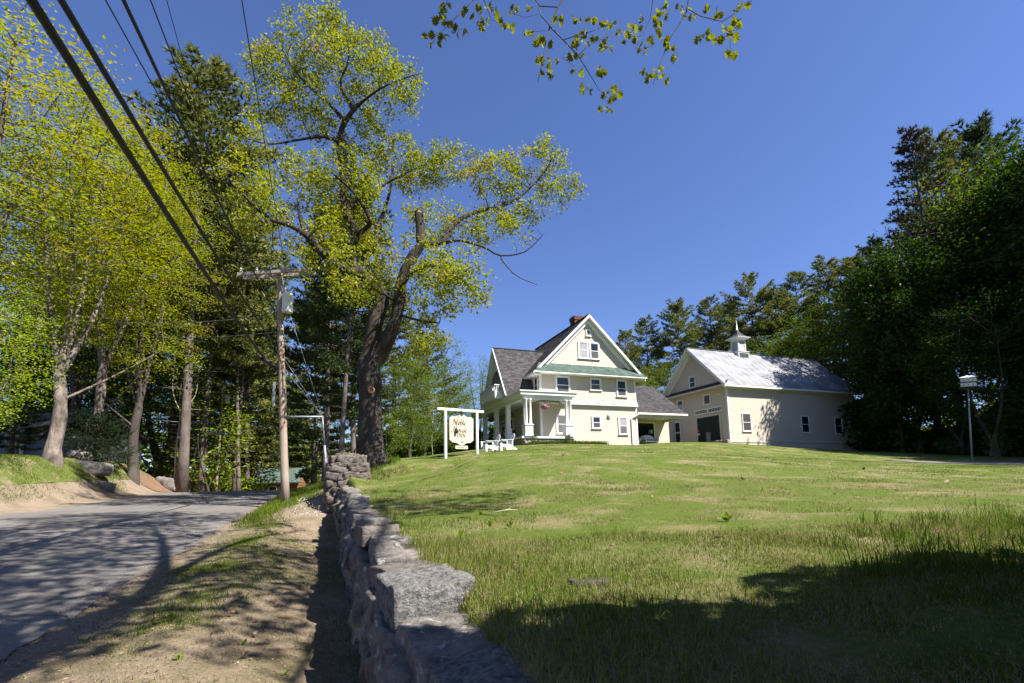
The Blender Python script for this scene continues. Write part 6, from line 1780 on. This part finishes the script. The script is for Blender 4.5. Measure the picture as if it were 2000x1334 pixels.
place("crown", leaves("crown", tw, 34, (.20, .20, .16), .128, 203, .28, .45, .66), oak, M['oakleaf'])
# sawn ends and the healed knot
mb = MB(); e0 = OP(818, 416, -.5) - np.array([ob[0], ob[1], obz]); e1 = OP(821, 455, -.5) - np.array([ob[0], ob[1], obz]); dv = (e0 - e1) / np.linalg.norm(e0 - e1)
mb.tube([e0 - dv * .06, e0 + dv * .05], [.182, .17], 16); mb.build("sawn_end", M['cutwood'], oak)
kn = OP(729, 766) - np.array([ob[0], ob[1], obz]) + np.array([.06, -.47, 0])
mb = MB()
ringp = [(kn[0] + .11 * math.cos(a), kn[1] - .02, kn[2] + .13 * math.sin(a)) for a in np.linspace(0, 2 * math.pi, 17)]
mb.tube(ringp, .035, 6, False); mb.build("knot_ring", M['cutwood'], oak, True)
MB().prism([(kn[0] + .085 * math.cos(a), kn[1] - .01, kn[2] + .10 * math.sin(a)) for a in np.linspace(0, 2 * math.pi, 13)[:-1]], (0, .04, 0)).build("knot", M['cutwood'], oak)

# ------------------------------------------------------------------ the overhanging oak (trunk out of frame, limbs over the road)
oo = empty("overhanging_oak", (4.4, -4.2, .9), 0, "oak overhead with fresh lobed leaves on thin dark twigs at the top edge", "tree")
oz = np.array([4.4, -4.2, .9]); W = lambda *a: np.array(a, float) - oz
BY = 8.2
bp = lambda x, y, dy=0.0: at(x, y, BY + dy) - oz
lines = [([W(4.4, -4.2, .5), W(4.3, -4.1, 3.5), W(4.0, -3.6, 7.0)], .55, .42),
 ([W(4.0, -3.6, 7.0), W(2.8, -1.4, 8.6), W(2.2, .8, 9.3), W(1.9, 3.0, 9.9), W(1.0, 5.8, 12.4), W(.0, 8.2, 15.2)], .30, .03),
 ([W(4.0, -3.6, 7.0), W(4.3, -2.2, 10.5), W(3.6, -.4, 13.5), W(2.6, 2, 15.5)], .34, .10),
 ([W(2.8, -1.4, 8.6), W(.2, -1.6, 10.5), W(-1.8, -.4, 12.2), W(-3.6, 1.8, 13.4)], .2, .06),
 ([W(2.2, .8, 9.3), W(-.8, 2.8, 11.4), W(-2.2, 5.5, 13.2)], .14, .05),
 ([W(1.9, 3.0, 9.9), W(2.2, 5.4, 11.6), W(3.6, 7.6, 13.4)], .14, .05),
 ([W(4.0, -3.6, 7.0), W(5.6, -1.5, 10.0), W(6.2, 1.5, 12.0), W(6.0, 4.0, 12.9)], .11, .04)]
q = rs(210)
A1 = np.concatenate([ell(q, 620, W(-1.2, 4.2, 13.2), (3.8, 5.2, 2.6), .2), ell(q, 260, W(-3.4, 1.2, 13.2), (3.0, 3.2, 2.0), .2), ell(q, 130, W(3.5, 2.0, 10.9), (1.7, 1.8, 1.0), .2), ell(q, 340, W(-.6, 9.2, 16.6), (3.8, 2.6, 1.6), .2), ell(q, 170, W(6.0, 3.9, 12.8), (2.6, 2.0, 1.4), .2), ell(q, 150, W(3.4, 1.2, 15.2), (3, 3, 1.5), .2)])
u_, v_, w_ = project(A1 + oz); A1 = A1[(v_ < -90) | (u_ < -80) | (u_ > 2080) | (w_ < 0)]
pos, par, g = colonize(lines, A1, .45, 2.6, .62, 80, 211, jitter=.3, grow_from=2)
u_, v_, w_ = project(pos + oz)
r_ = radii(pos, par, g, .012, 2.3, .6)
vis = (w_ > 0) & (v_ > -25) & (u_ > -30) & (u_ < 2030)
ok_ = ~vis
ok_[np.isfinite(g)] = True
place("trunk", limb_mesh("trunk", pos[:], np.where(ok_, par, -1), r_, .010, .07, (12, 4)), oo, M['oakbark'])
tw = pos[(r_ < .04) & (par >= 0) & (v_ < -110) | ((w_ <= 0) & (r_ < .04))]
place("crown", leaves("crown", tw, 22, (.30, .30, .24), .19, 213, .3, .4), oo, M['oakleaf_near'])
br = [([(1115, -120), (1098, 0), (1090, 15), (1075, 50), (1067, 75), (1062, 110), (1050, 160)], .022, .005), ([(1072, 50), (1100, 78), (1130, 110), (1155, 150), (1170, 175), (1185, 190)], .013, .004), ([(1040, -60), (1046, 0), (1055, 12), (1088, 14)], .012, .010),
 ([(1052, 10), (1056, 30), (1074, 50)], .009, .009), ([(1100, 78), (1125, 70), (1160, 60), (1200, 40)], .008, .003), ([(1350, -90), (1345, 0), (1340, 25), (1325, 50), (1305, 80), (1290, 125), (1275, 165)], .017, .004), ([(1345, 18), (1370, 32), (1410, 42), (1430, 30), (1460, -4)], .010, .004),
 ([(1280, -60), (1275, 0), (1270, 35), (1255, 70), (1225, 72)], .009, .003), ([(935, -70), (925, 0), (895, 30), (870, 55), (845, 75)], .011, .003), ([(940, -40), (945, 0), (960, 38), (990, 52)], .008, .003), ([(1130, 108), (1150, 88), (1185, 72), (1215, 62)], .006, .003), ([(1300, 90), (1325, 105), (1322, 112)], .005, .003),
 ([(1110, 85), (1098, 112), (1122, 130)], .005, .003), ([(1064, 60), (1040, 62)], .004, .003), ([(1000, 26), (1024, 34), (1052, 28)], .004, .003), ([(880, -40), (872, 8), (862, 24)], .008, .003), ([(1410, 42), (1425, 68), (1427, 100)], .005, .003), ([(1255, 70), (1240, 95), (1262, 100)], .004, .002)]
mb = MB(); q = rs(220)
for pts, r0, r1 in br:
    P = [bp(x, y, .5 * math.sin(x * .02 + y * .013)) for x, y in pts]; n = len(P); mb.tube(P, [r0 + (r1 - r0) * k / (n - 1) for k in range(n)], 6)
mb.build("hanging_twigs", M['darkbark'], oo, True)
LMs = [leaf_mesh("leaf", c, 1.0) for c in (.5, .9, 1.4)]
clus = [(875, 10), (860, 25), (900, 15), (930, 10), (945, 35), (975, 25), (850, 65), (846, 80), (885, 65), (895, 50), (996, 50), (935, 45), (1010, 12), (1028, 15), (1122, 30), (1094, 35), (1038, 60), (1046, 75), (1060, 72), (1052, 115), (1076, 116), (1066, 140), (1130, 85), (1146, 75), (1166, 65), (1182, 45), (1196, 40), (1160, 35), (1176, 86), (1120, 104), (1126, 130), (1172, 130), (1150, 165), (1180, 178), (1205, 172), (1194, 188), (1186, 203), (1215, 62), (1236, 72), (1240, 46), (1266, 30), (1290, 20), (1282, 45), (1286, 60), (1270, 76), (1300, 70), (1310, 86), (1254, 96), (1290, 130), (1270, 150), (1264, 136), (1300, 146), (1322, 110), (1350, 30), (1332, 10), (1370, 62), (1390, 70), (1402, 20), (1382, 10), (1422, 50), (1432, 62), (1442, 36), (1447, 10), (1426, 100), (1302, 6), (960, 8), (1140, 62), (870, 40)]
nl = 0
for (x, y) in clus:
    for k in range(4 if nl < 276 else 3):
        dx, dy = q.randn(2) * 7.5; P = bp(x + dx, y + abs(dy) * .9, .5 * math.sin(x * .02 + y * .013) + .12 * q.randn()); s_ = .13 + .065 * q.rand(); nl += 1
        o = place("leaf", LMs[q.randint(3)], oo, M['oakleaf_near'], P, (math.pi * .5 + .7 * q.randn(), .6 * q.randn(), 6.28 * q.rand()), (s_, s_, s_))

# unseen, added for shade: bushes for the near lawn, hardwoods for the wood's edge
DN = hardwood(20, 251, .12, .30, .3, 3, 1300, 22, (.5, .5, .4), .36, .3, gaps=-2)
A_['dense'] = DN
for i, (x, y, H) in enumerate(((42, 31, 25), (45.5, 36, 28), (49, 41, 29), (53, 46.5, 29), (41.5, 26.5, 21), (48, 33, 30), (34.5, 24.2, 14))):
    plant(DN, "hardwood_tree", (x, y, gz(x, y)), H, "hardwood added out of frame beyond the right edge to cast shade", "tree", M['hardleaf_shaded'], M['darkbark'], i * 1.9, .85, "hardwoods added outside the frame for shade")
def shade_bush(name, loc, blobs, label, n, size, mat, seed):
    q = rs(seed); t = empty(name, loc, 0, label, "bush"); C = []; Nn = []
    tot = sum(r0 * r1 for _, r0, r1 in blobs)
    for c, r0, r1 in blobs:
        m = int(n * r0 * r1 / tot); d = q.randn(m, 3); d /= np.linalg.norm(d, axis=1, keepdims=True); u = .55 + .45 * q.rand(m, 1) ** .5
        bump = 1 + .12 * vnoise(d[:, 0] * 3 + d[:, 2] * 2, d[:, 1] * 3, .6, seed)[:, None]
        C.append(np.array(c) + d * u * bump * np.array([r0, r0, r1])); Nn.append(d)
    C = np.concatenate(C); D = np.concatenate(Nn); m = len(C); C[:, 2] = np.maximum(C[:, 2], .05)
    nr = D + .7 * q.randn(m, 3); nr /= np.linalg.norm(nr, axis=1, keepdims=True); a = np.cross(nr, q.randn(m, 3)); a /= np.linalg.norm(a, axis=1, keepdims=True); b = np.cross(nr, a); L = size * (.7 + .6 * q.rand(m, 1))
    v = np.stack([C - a * L * .5, C + b * L * .3, C + a * L * .5, C - b * L * .3], 1).reshape(-1, 3)
    me = np_mesh("foliage", v, np.arange(4 * m).reshape(m, 4), q.rand(m)); me.materials.append(mat); place("foliage", me, t)
    mb = MB()
    for c, r0, r1 in blobs: mb.tube([(c[0] * .3, c[1] * .3, -.2), (c[0] * .7, c[1] * .7, c[2] * .5), (c[0], c[1], c[2] + r1 * .4)], [.06, .045, .015], 6)
    mb.build("stems", M['darkbark'], t, True)
    return t
for (x, y, blobs, lab, sd) in ((2.55, .15, [((0, 0, 1.8), .85, 1.9), ((0, 0, 3.6), .80, 1.6), ((-.15, .1, 4.7), .65, .9)], "tall dense bush added out of frame for shade beside the near wall end", 6), (3.6, .4, [((0, 0, 1.6), 1.15, 1.9), ((-.1, -.1, 3.2), 1.0, 1.7), ((.6, .2, 1.9), 1.0, 2.1)], "dense bush added out of frame for shade nearest the wall end", 1), (5.7, .9, [((0, 0, 1.7), 1.35, 2.2), ((.2, .0, 3.4), 1.2, 1.7), ((-.7, -.1, 3.3), 1.05, 1.6)], "dense bush added out of frame for shade in the middle of its row", 2),
        (8.4, 1.8, [((0, 0, 1.4), 1.4, 1.7), ((.2, .1, 2.2), 1.2, 1.3), ((-.6, .0, 2.0), 1.0, 1.3)], "dense bush added out of frame for shade farthest along the lawn", 3), (2.2, -1.6, [((0, 0, 1.5), 1.25, 1.9), ((.1, 0, 2.6), 1.0, 1.3)], "dense bush added out of frame for shade behind the near wall end", 4)):
    shade_bush("evergreen_bush", (x, y, gz(x, y) - .05), blobs, lab, 9000, .20, M['yewleaf'], sd)  # unseen bushes, added and shaped only to shade the near lawn

# ------------------------------------------------------------------ trees left of the road
MB_, PB_, DB_ = M['maplebark'], M['pinebark'], M['darkbark']
tree_at(A_['maple1'], "maple_tree", 100, 903, 170, 26, "stout pale barked maple nearest the road at the left, before the grey house", "tree", M['mapleleaf'], MB_, .4, .92)
tree_at(A_['maple2'], "maple_tree", 185, 905, 190, 31, "maple rising behind the dark evergreen bush across the road", "tree", M['mapleleaf'], MB_, 2.2, .80)
tree_at(A_['maple1'], "maple_tree", 262, 915, 300, 34, "dark trunked maple with bronze tinged crown and one long low bare limb across the road", "tree", M['mapleleaf'], M['darkbark'], 3.7, .78)
tree_at(A_['maple2'], "maple_tree", -95, 905, 10, 23, "bronze leaved maple reaching in at the upper left corner", "tree", M['mapleleaf_orange'], MB_, 1.0, 1.15)
tree_at(A_['hard2'], "maple_tree", -60, 905, 520, 20, "lime leaved young maple leaning in at the left edge below the wires", "tree", M['mapleleaf_lime'], MB_, .2, 1.25)
tree_at(A_['maple2'], "maple_tree", 20, 900, 260, 36, "lime maple behind the stout pale one, over the grey house", "tree", M['mapleleaf_lime'], MB_, 5.0, 1.1)
tree_at(A_['maple1'], "maple_tree", 140, 880, 240, 42, "lime maple in the second row between the two pale trunks", "tree", M['mapleleaf_lime'], DB_, 1.3, .8)
tree_at(A_['yew'], "evergreen_bush", 160, 922, 812, 29.5, "broad dark evergreen bush on the bank beside the stout pale maple", "bush", M['yewleaf'], DB_, .5, 1.15)
tree_at(A_['yew'], "evergreen_bush", 206, 926, 835, 31, "smaller dark evergreen bush right of the broad one on the bank", "bush", M['yewleaf'], DB_, 2.5, 1.1)
tree_at(A_['pine1'], "pine_tree", 356, 935, 115, 40, "tallest white pine, its plumed top standing behind the overhead wires", "tree", M['pineleaf'], PB_, .3, 1.2, None, (0, .0))
tree_at(A_['pine4'], "pine_tree", 400, 935, 330, 44, "white pine with leaning bare trunk behind the bright saplings", "tree", M['pineleaf'], PB_, 1.9, 1.1, None, (0, .06))
tree_at(A_['slim'], "young_birch", 343, 922, 560, 40, "slim pale sapling trunk left of its twin beside the large boulder", "tree", M['hardleaf_light'], M['palebark'], .1, .8, None, (0, .02))
tree_at(A_['slim'], "young_birch", 352, 923, 600, 40.3, "slim pale sapling trunk right of its twin beside the large boulder", "tree", M['hardleaf_light'], M['palebark'], 2.1, .8, None, (0, .06))
tree_at(A_['sapling'], "sapling", 405, 945, 760, 44, "brightest green bushy sapling at the left edge of the road crest", "sapling", M['mapleleaf_lime'], DB_, .2, 1.3)
tree_at(A_['sapling'], "sapling", 378, 935, 705, 44.5, "taller green sapling behind the brightest one, near the leaning pine", "sapling", M['hardleaf_light'], DB_, 1.4, 1.2)
tree_at(A_['sapling'], "sapling", 436, 950, 830, 48, "low green sapling beside the red shed", "sapling", M['mapleleaf_lime'], DB_, 2.4, 1.3)
tree_at(A_['sapling'], "sapling", 300, 918, 690, 44, "green sapling in the gap right of the dark trunked maple", "sapling", M['hardleaf_light'], DB_, 3.4, 1.4)
tree_at(A_['pine4'], "pine_tree", 458, 958, 480, 47, "dark pine at the left of the leaning clump beyond the road crest", "tree", M['pineleaf'], PB_, .8, 1.1, None, (0, .02))
tree_at(A_['pine4'], "pine_tree", 470, 958, 500, 46, "dark pine at the right of the leaning clump beyond the road crest", "tree", M['pineleaf'], PB_, 2.9, 1.0, None, (0, .07))
tree_at(A_['pine2'], "pine_tree", 484, 958, 560, 52, "greyer slender pine right of the leaning clump beyond the crest", "tree", M['pineleaf'], PB_, 4.4, 1.0, None, (0, .05))
tree_at(A_['pine2'], "pine_tree", 330, 935, 300, 56, "far pine filling the gap left of the tallest white pine", "tree", M['pineleaf'], PB_, 1.1, 1.2)
tree_at(A_['pine3'], "pine_tree", 452, 955, 590, 62, "bushy far pine over the red shed", "tree", M['pineleaf'], PB_, 3.0, 1.3)
tree_at(A_['pine3'], "pine_tree", 508, 955, 640, 72, "bushy far pine directly left of the distant pole", "tree", M['pineleaf'], PB_, 2.0, 1.4)
tree_at(A_['pine3'], "pine_tree", 556, 950, 700, 78, "far pine rising behind the green roofed cabin", "tree", M['pineleaf'], PB_, .3, 1.5)
tree_at(A_['hard2'], "hardwood_tree", 600, 950, 735, 70, "far light hardwood between the cabin and the guy rod", "tree", M['hardleaf_light'], DB_, .3, 1.2)
tree_at(A_['hard1'], "hardwood_tree", 225, 905, 560, 50, "hardwood in the dim second row between the maples across the road", "tree", M['hardleaf'], DB_, .9, 1.2)
tree_at(A_['hard2'], "hardwood_tree", 75, 900, 620, 48, "hardwood behind the grey house roof", "tree", M['hardleaf'], DB_, 1.9, 1.3)
tree_at(A_['hard2'], "hardwood_tree", 310, 920, 520, 58, "far hardwood behind the slim twin saplings", "tree", M['hardleaf'], DB_, 2.6, 1.3)
tree_at(A_['hard1'], "hardwood_tree", 130, 900, 560, 58, "far hardwood behind the stout pale maple", "tree", M['hardleaf'], DB_, 4.2, 1.3)
for k, (px, top, Y, a_, w_, lab) in enumerate(((45, 470, 46, 'hard1', 1.2, "dim hardwood in the second row above the grey house"), (165, 480, 50, 'hard1', 1.2, "dim hardwood in the second row right of the stout pale maple"), (260, 500, 52, 'hard1', 1.2, "dim hardwood in the second row behind the dark trunked maple"), (330, 600, 48, 'hard2', 1.2, "dim hardwood in the second row behind the twin saplings"), (395, 650, 54, 'hard2', 1.2, "dim hardwood in the second row behind the bright saplings"))):
    tree_at(A_[a_], "hardwood_tree", px, 905, top, Y, lab, "tree", M['hardleaf_light'], DB_, k * 1.3, w_)  # pale leaf colour stands in for sunlight in the second row
tree_at(A_['pine3'], "pine_tree", 20, 905, 640, 30, "low drooping conifer before the grey house wall", "tree", M['pineleaf_dark'], DB_, .8, .9)

# ------------------------------------------------------------------ pines and hardwoods behind the big oak and sign
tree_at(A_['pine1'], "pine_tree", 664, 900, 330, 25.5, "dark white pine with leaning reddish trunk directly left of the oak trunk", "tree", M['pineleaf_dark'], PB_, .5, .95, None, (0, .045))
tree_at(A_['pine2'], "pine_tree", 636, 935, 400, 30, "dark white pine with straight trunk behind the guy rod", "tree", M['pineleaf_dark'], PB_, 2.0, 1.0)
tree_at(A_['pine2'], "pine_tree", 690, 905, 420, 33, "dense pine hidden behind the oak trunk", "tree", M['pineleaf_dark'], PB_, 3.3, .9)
tree_at(A_['pine3'], "pine_tree", 770, 890, 560, 42, "feathery pine standing just right of the oak trunk", "tree", M['pineleaf'], PB_, .2, 1.0)
tree_at(A_['hard2'], "hardwood_tree", 800, 888, 690, 37, "light hardwood left of the inn sign, foliage down to the lawn", "tree", M['hardleaf_light'], DB_, 1.2, 1.1)
tree_at(A_['hard2'], "hardwood_tree", 850, 886, 640, 41, "green hardwood behind the inn sign", "tree", M['hardleaf'], DB_, 2.4, 1.1)
tree_at(A_['hard2'], "hardwood_tree", 905, 884, 735, 44, "low hardwood behind the side porch of the inn", "tree", M['hardleaf'], DB_, 3.9, 1.1)
tree_at(A_['hard1'], "hardwood_tree", 935, 880, 690, 56, "rounded light green hardwood just left of the inn gable", "tree", M['hardleaf_light'], DB_, 5.0, 1.0)
tree_at(A_['pine3'], "pine_tree", 835, 886, 615, 55, "pine rising behind the hardwoods between oak and sign", "tree", M['pineleaf'], PB_, 1.4, 1.1)
tree_at(A_['sapling'], "sapling", 755, 890, 800, 31, "small sapling in the lawn edge just right of the oak foot", "sapling", M['hardleaf_light'], DB_, .4, 1.3)
tree_at(A_['sapling'], "sapling", 830, 890, 795, 32, "small sapling at the lawn edge left of the sign post", "sapling", M['hardleaf'], DB_, 1.4, 1.4)
tree_at(A_['sapling'], "sapling", 885, 888, 800, 36, "small sapling at the lawn edge behind the inn sign board", "sapling", M['hardleaf'], DB_, 2.4, 1.4)
tree_at(A_['slim'], "young_birch", 845, 890, 720, 33, "thin pale stem standing left of the sign at the wood edge", "tree", M['hardleaf_light'], M['palebark'], 1.0, .8)
tree_at(A_['hard1'], "hardwood_tree", 700, 900, 640, 46, "hardwood filling the gap between the pines and the oak trunk", "tree", M['hardleaf'], DB_, 1.0, 1.1)
tree_at(A_['pine3'], "pine_tree", 610, 945, 560, 52, "pine between the utility pole and the guy rod, far back", "tree", M['pineleaf_dark'], PB_, 2.2, .9)

# ------------------------------------------------------------------ wood behind inn and barn
rows = [("pine3", 1232, 880, 645, 66, "pineleaf", 1.1, "small pine tip just right of the inn gable"), ("pine1", 1275, 875, 620, 74, "pineleaf", 1.3, "pine behind the breezeway roof"), ("hard2", 1272, 870, 735, 55, "hardleaf_light", 1.0, "light green hardwood over the breezeway roof"),
        ("hard1", 1310, 870, 690, 60, "hardleaf_light", .9, "hardwood just left of the barn gable"), ("pine2", 1340, 870, 590, 72, "pineleaf", 1.3, "broad pine behind the barn ridge left end"), ("pine1", 1405, 870, 580, 76, "pineleaf", 1.2, "pine directly behind the cupola spire"),
        ("pine4", 1490, 870, 533, 70, "pineleaf", 1.0, "tall open topped pine standing above the row right of the cupola"), ("hard1", 1470, 870, 660, 62, "hardleaf_light", 1.0, "bright hardwood just right of the cupola"), ("pine2", 1445, 870, 590, 84, "pineleaf", 1.2, "pine in the gap between cupola and tall open pine"),
        ("pine3", 1540, 875, 570, 68, "pineleaf", 1.3, "bushy pine over the middle of the barn ridge"), ("pine1", 1585, 875, 530, 74, "pineleaf", 1.2, "pine over the right part of the barn ridge"), ("pine1", 1650, 880, 503, 66, "pineleaf", 1.3, "broad pine top right of the barn ridge"),
        ("pine2", 1705, 885, 500, 60, "pineleaf", 1.1, "pine with knobbly top beside the dead spruce"), ("hard1", 1620, 880, 575, 58, "hardleaf", 1.1, "rounded hardwood with lit top behind the barn end"), ("hard2", 1560, 880, 640, 60, "hardleaf", 1.1, "dark hardwood low behind the barn roof"),
        ("hard1", 1700, 890, 590, 52, "hardleaf", 1.1, "hardwood against the right end of the barn"), ("dense", 1766, 892, 500, 42, "hardleaf_shaded", .62, "dark hardwood filling the gap right of the barn wall"), ("dense", 1800, 893, 455, 41, "hardleaf_shaded", .75, "dark hardwood between barn and birdhouse"),
        ("pine2", 1760, 892, 470, 56, "pineleaf_dark", 1.1, "dark pine left of the dead topped spruce"), ("hard1", 1840, 893, 520, 42, "hardleaf_shaded", 1.1, "dark hardwood behind the birdhouse"), ("hard2", 1880, 893, 600, 38, "hardleaf_shaded", 1.2, "low dark hardwood right behind the birdhouse pole"),
        ("hard1", 2005, 895, 285, 43, "hardleaf", 1.05, "tall leafy hardwood at the right edge, lit along its crown"), ("pine1", 1910, 893, 255, 48, "pineleaf", 1.0, "tall pine top between the dead spruce and the right edge"), ("hard2", 1945, 896, 560, 33, "hardleaf_shaded", 1.2, "dark low hardwood near the driveway at the right edge"),
        ("hard1", 2040, 898, 280, 40, "hardleaf_shaded", 1.2, "dark hardwood cut by the right frame edge"), ("hard1", 2020, 896, 420, 44, "hardleaf_shaded", 1.2, "dark hardwood deep behind the right edge"), ("pine2", 2000, 896, 245, 58, "pineleaf_dark", 1.1, "dark pine peak at the extreme right of the wood")]
for i, (k, px, pb, ptp, Y, lf, wd, lab) in enumerate(rows):
    tree_at(A_[k], "pine_tree" if k.startswith("pine") else "hardwood_tree", px, pb, ptp, Y, lab, "tree", M[lf], PB_ if k.startswith("pine") else DB_, i * 1.7, wd)
tree_at(A_['spruce'], "spruce_tree", 1897, 893, 262, 44, "tall half dead spruce with bare brown top at the right", "tree", M['spruceleaf'], DB_, .3, 1.0, None, (0, -.09), 1840)
tree_at(A_['sapling'], "evergreen_bush", 1950, 897, 845, 30, "dark leafy bush at the foot of the wood right of the birdhouse pole", "bush", M['hardleaf'], DB_, .3, 1.6)
tree_at(A_['sapling'], "evergreen_bush", 1860, 893, 850, 34, "small dark bush at the foot of the wood left of the birdhouse pole", "bush", M['hardleaf_shaded'], DB_, 1.3, 1.6)
# more trees added out of frame on the right to shade wood and drive
for i, (x, y, H, k) in enumerate(((44, 19, 25, 'hard1'), (48.5, 23.5, 27, 'hard1'), (53, 28.5, 28, 'hard2'), (57, 34, 29, 'hard1'), (61, 40, 29, 'hard2'), (50, 15, 25, 'hard2'), (56, 21, 28, 'hard1'), (62, 28, 29, 'hard1'), (66, 35, 30, 'hard2'), (70, 42, 30, 'hard1'))):
    plant(A_[k], "hardwood_tree", (x, y, gz(x, y)), H, "hardwood added out of frame beyond the right edge to cast shade", "tree", M['hardleaf_shaded'], DB_, i * 2.1, 1.15, "hardwoods added outside the frame for shade")

# far wood: one mass
q = rs(400); n = 26000
an = math.radians(-75) + math.radians(150) * q.rand(n); R = 92 + 30 * q.rand(n); hh = 5 + 12 * (.5 + .5 * vnoise(an * 40, R * .05, 1.0, 71)); x = np.sin(an) * R; y = np.cos(an) * R; z = 0 + hh * q.rand(n) ** .8
d = q.randn(n, 3); d /= np.linalg.norm(d, axis=1, keepdims=True); e = np.cross(d, q.randn(n, 3)); e /= np.linalg.norm(e, axis=1, keepdims=True); c = np.stack([x, y, z], -1); s_ = .55
v = np.stack([c - d * s_, c + e * s_ * .7, c + d * s_, c - e * s_ * .7], 1).reshape(-1, 3)
me = np_mesh("far_wood", v, np.arange(4 * n).reshape(n, 4), q.rand(n)); me.materials.append(M['hardleaf']); tag(place("far_wood", me), kind="stuff")

# undergrowth of the woods: uncountable low leaves
def undergrowth(name, pts, spread, n, hmax, size, mat, seed):
    q = rs(seed); P = np.array(pts, float); k = q.randint(0, len(P) - 1, n); u = q.rand(n)
    x = P[k, 0] + (P[k + 1, 0] - P[k, 0]) * u; y = P[k, 1] + (P[k + 1, 1] - P[k, 1]) * u
    x = x + q.randn(n) * spread; y = y + np.abs(q.randn(n)) * spread * 1.2
    z = ground(x, y) + hmax * (.45 + .55 * vnoise(x, y, 3, seed)) * q.rand(n) ** .7
    c = np.stack([x, y, z], -1); d = q.randn(n, 3); d /= np.linalg.norm(d, axis=1, keepdims=True); e = np.cross(d, q.randn(n, 3)); e /= np.linalg.norm(e, axis=1, keepdims=True); s_ = size * (.6 + .8 * q.rand(n, 1))
    v = np.stack([c - d * s_, c + e * s_ * .6, c + d * s_, c - e * s_ * .6], 1).reshape(-1, 3)
    me = np_mesh(name, v, np.arange(4 * n).reshape(n, 4), q.rand(n)); me.materials.append(mat); tag(place(name, me), kind="stuff")
undergrowth("undergrowth", [(34, 56), (36, 46), (37, 41), (38.5, 36), (48, 34)], 1.5, 40000, 5.5, .22, M['hardleaf_shaded'], 1)
undergrowth("undergrowth", [(-12, 44), (-8, 40), (-4, 42), (-1, 46), (1, 54)], 1.2, 20000, 3.6, .16, M['hardleaf'], 2)
undergrowth("undergrowth", [(12, 60), (20, 64), (30, 66), (40, 64)], 2.0, 20000, 7, .25, M['hardleaf_shaded'], 3)
undergrowth("undergrowth", [(-48, 36), (-40, 40), (-34, 46), (-30, 52)], 1.8, 24000, 4.0, .18, M['mapleleaf_lime'], 4)  # lime leaf colour stands in for sunlight on the understory
undergrowth("undergrowth", [(-34, 66), (-24, 70), (-14, 62), (-9, 48)], 2.0, 22000, 5.0, .22, M['hardleaf_light'], 5)  # pale leaf colour, sunlight between the trunks put into it

# planting at the porch foot
for (px, py, top, Y, lab) in ((1045, 866, 849, 32.2, "small rounded shrub left in front of the porch footing"), (1110, 866, 849, 33.4, "small rounded shrub at the right porch column foot")):
    tree_at(A_['yew'], "evergreen_shrub", px, py, top, Y, lab, "shrub", M['hardleaf'], DB_, px * .1, .85)
n = 3200; u = q.rand(n); w = q.rand(n); ax = -1.9 + 6.0 * u; bx2 = -2.55 + .55 * w
X = 2.14 + ax * _u2[0] + bx2 * _n2[0]; Y = 35.52 + ax * _u2[1] + bx2 * _n2[1]
blades("planting_bed", X, Y, .16 + .22 * q.rand(n), np.full(n, .035), .05 + .4 * q.rand(n), 1, 88, lean=.8)
# white wildflowers by the pier and on the bank
M['petal_white'] = mat_leaf('white_petals', (.62, .62, .55), (.8, .8, .74), None, .3)
def flowers(name, s0, s1, t0, t1, n, seed, size, hgt):
    q = rs(seed); s = s0 + (s1 - s0) * q.rand(n); t = t0 + (t1 - t0) * q.rand(n); x, y = xy_of(s, t); z = ground(x, y) + hgt * (.6 + .6 * q.rand(n)); c = np.stack([x, y, z], -1)
    d = q.randn(n, 3) * np.array([1, 1, .4]); d /= np.linalg.norm(d, axis=1, keepdims=True); e = np.cross(d, np.array([0, 0, 1.]) + .4 * q.randn(n, 3)); e /= np.linalg.norm(e, axis=1, keepdims=True)
    v = np.stack([c - d * size, c + e * size, c + d * size, c - e * size], 1).reshape(-1, 3); me = np_mesh(name, v, np.arange(4 * n).reshape(n, 4), q.rand(n)); me.materials.append(M['petal_white']); tag(place(name, me), kind="stuff")
flowers("white_wildflowers", 10.2, 12.2, 1.7, 2.5, 420, 1, .013, .16)
flowers("white_wildflowers", 8, 24, -14.5, -12.3, 1500, 2, .03, .22)
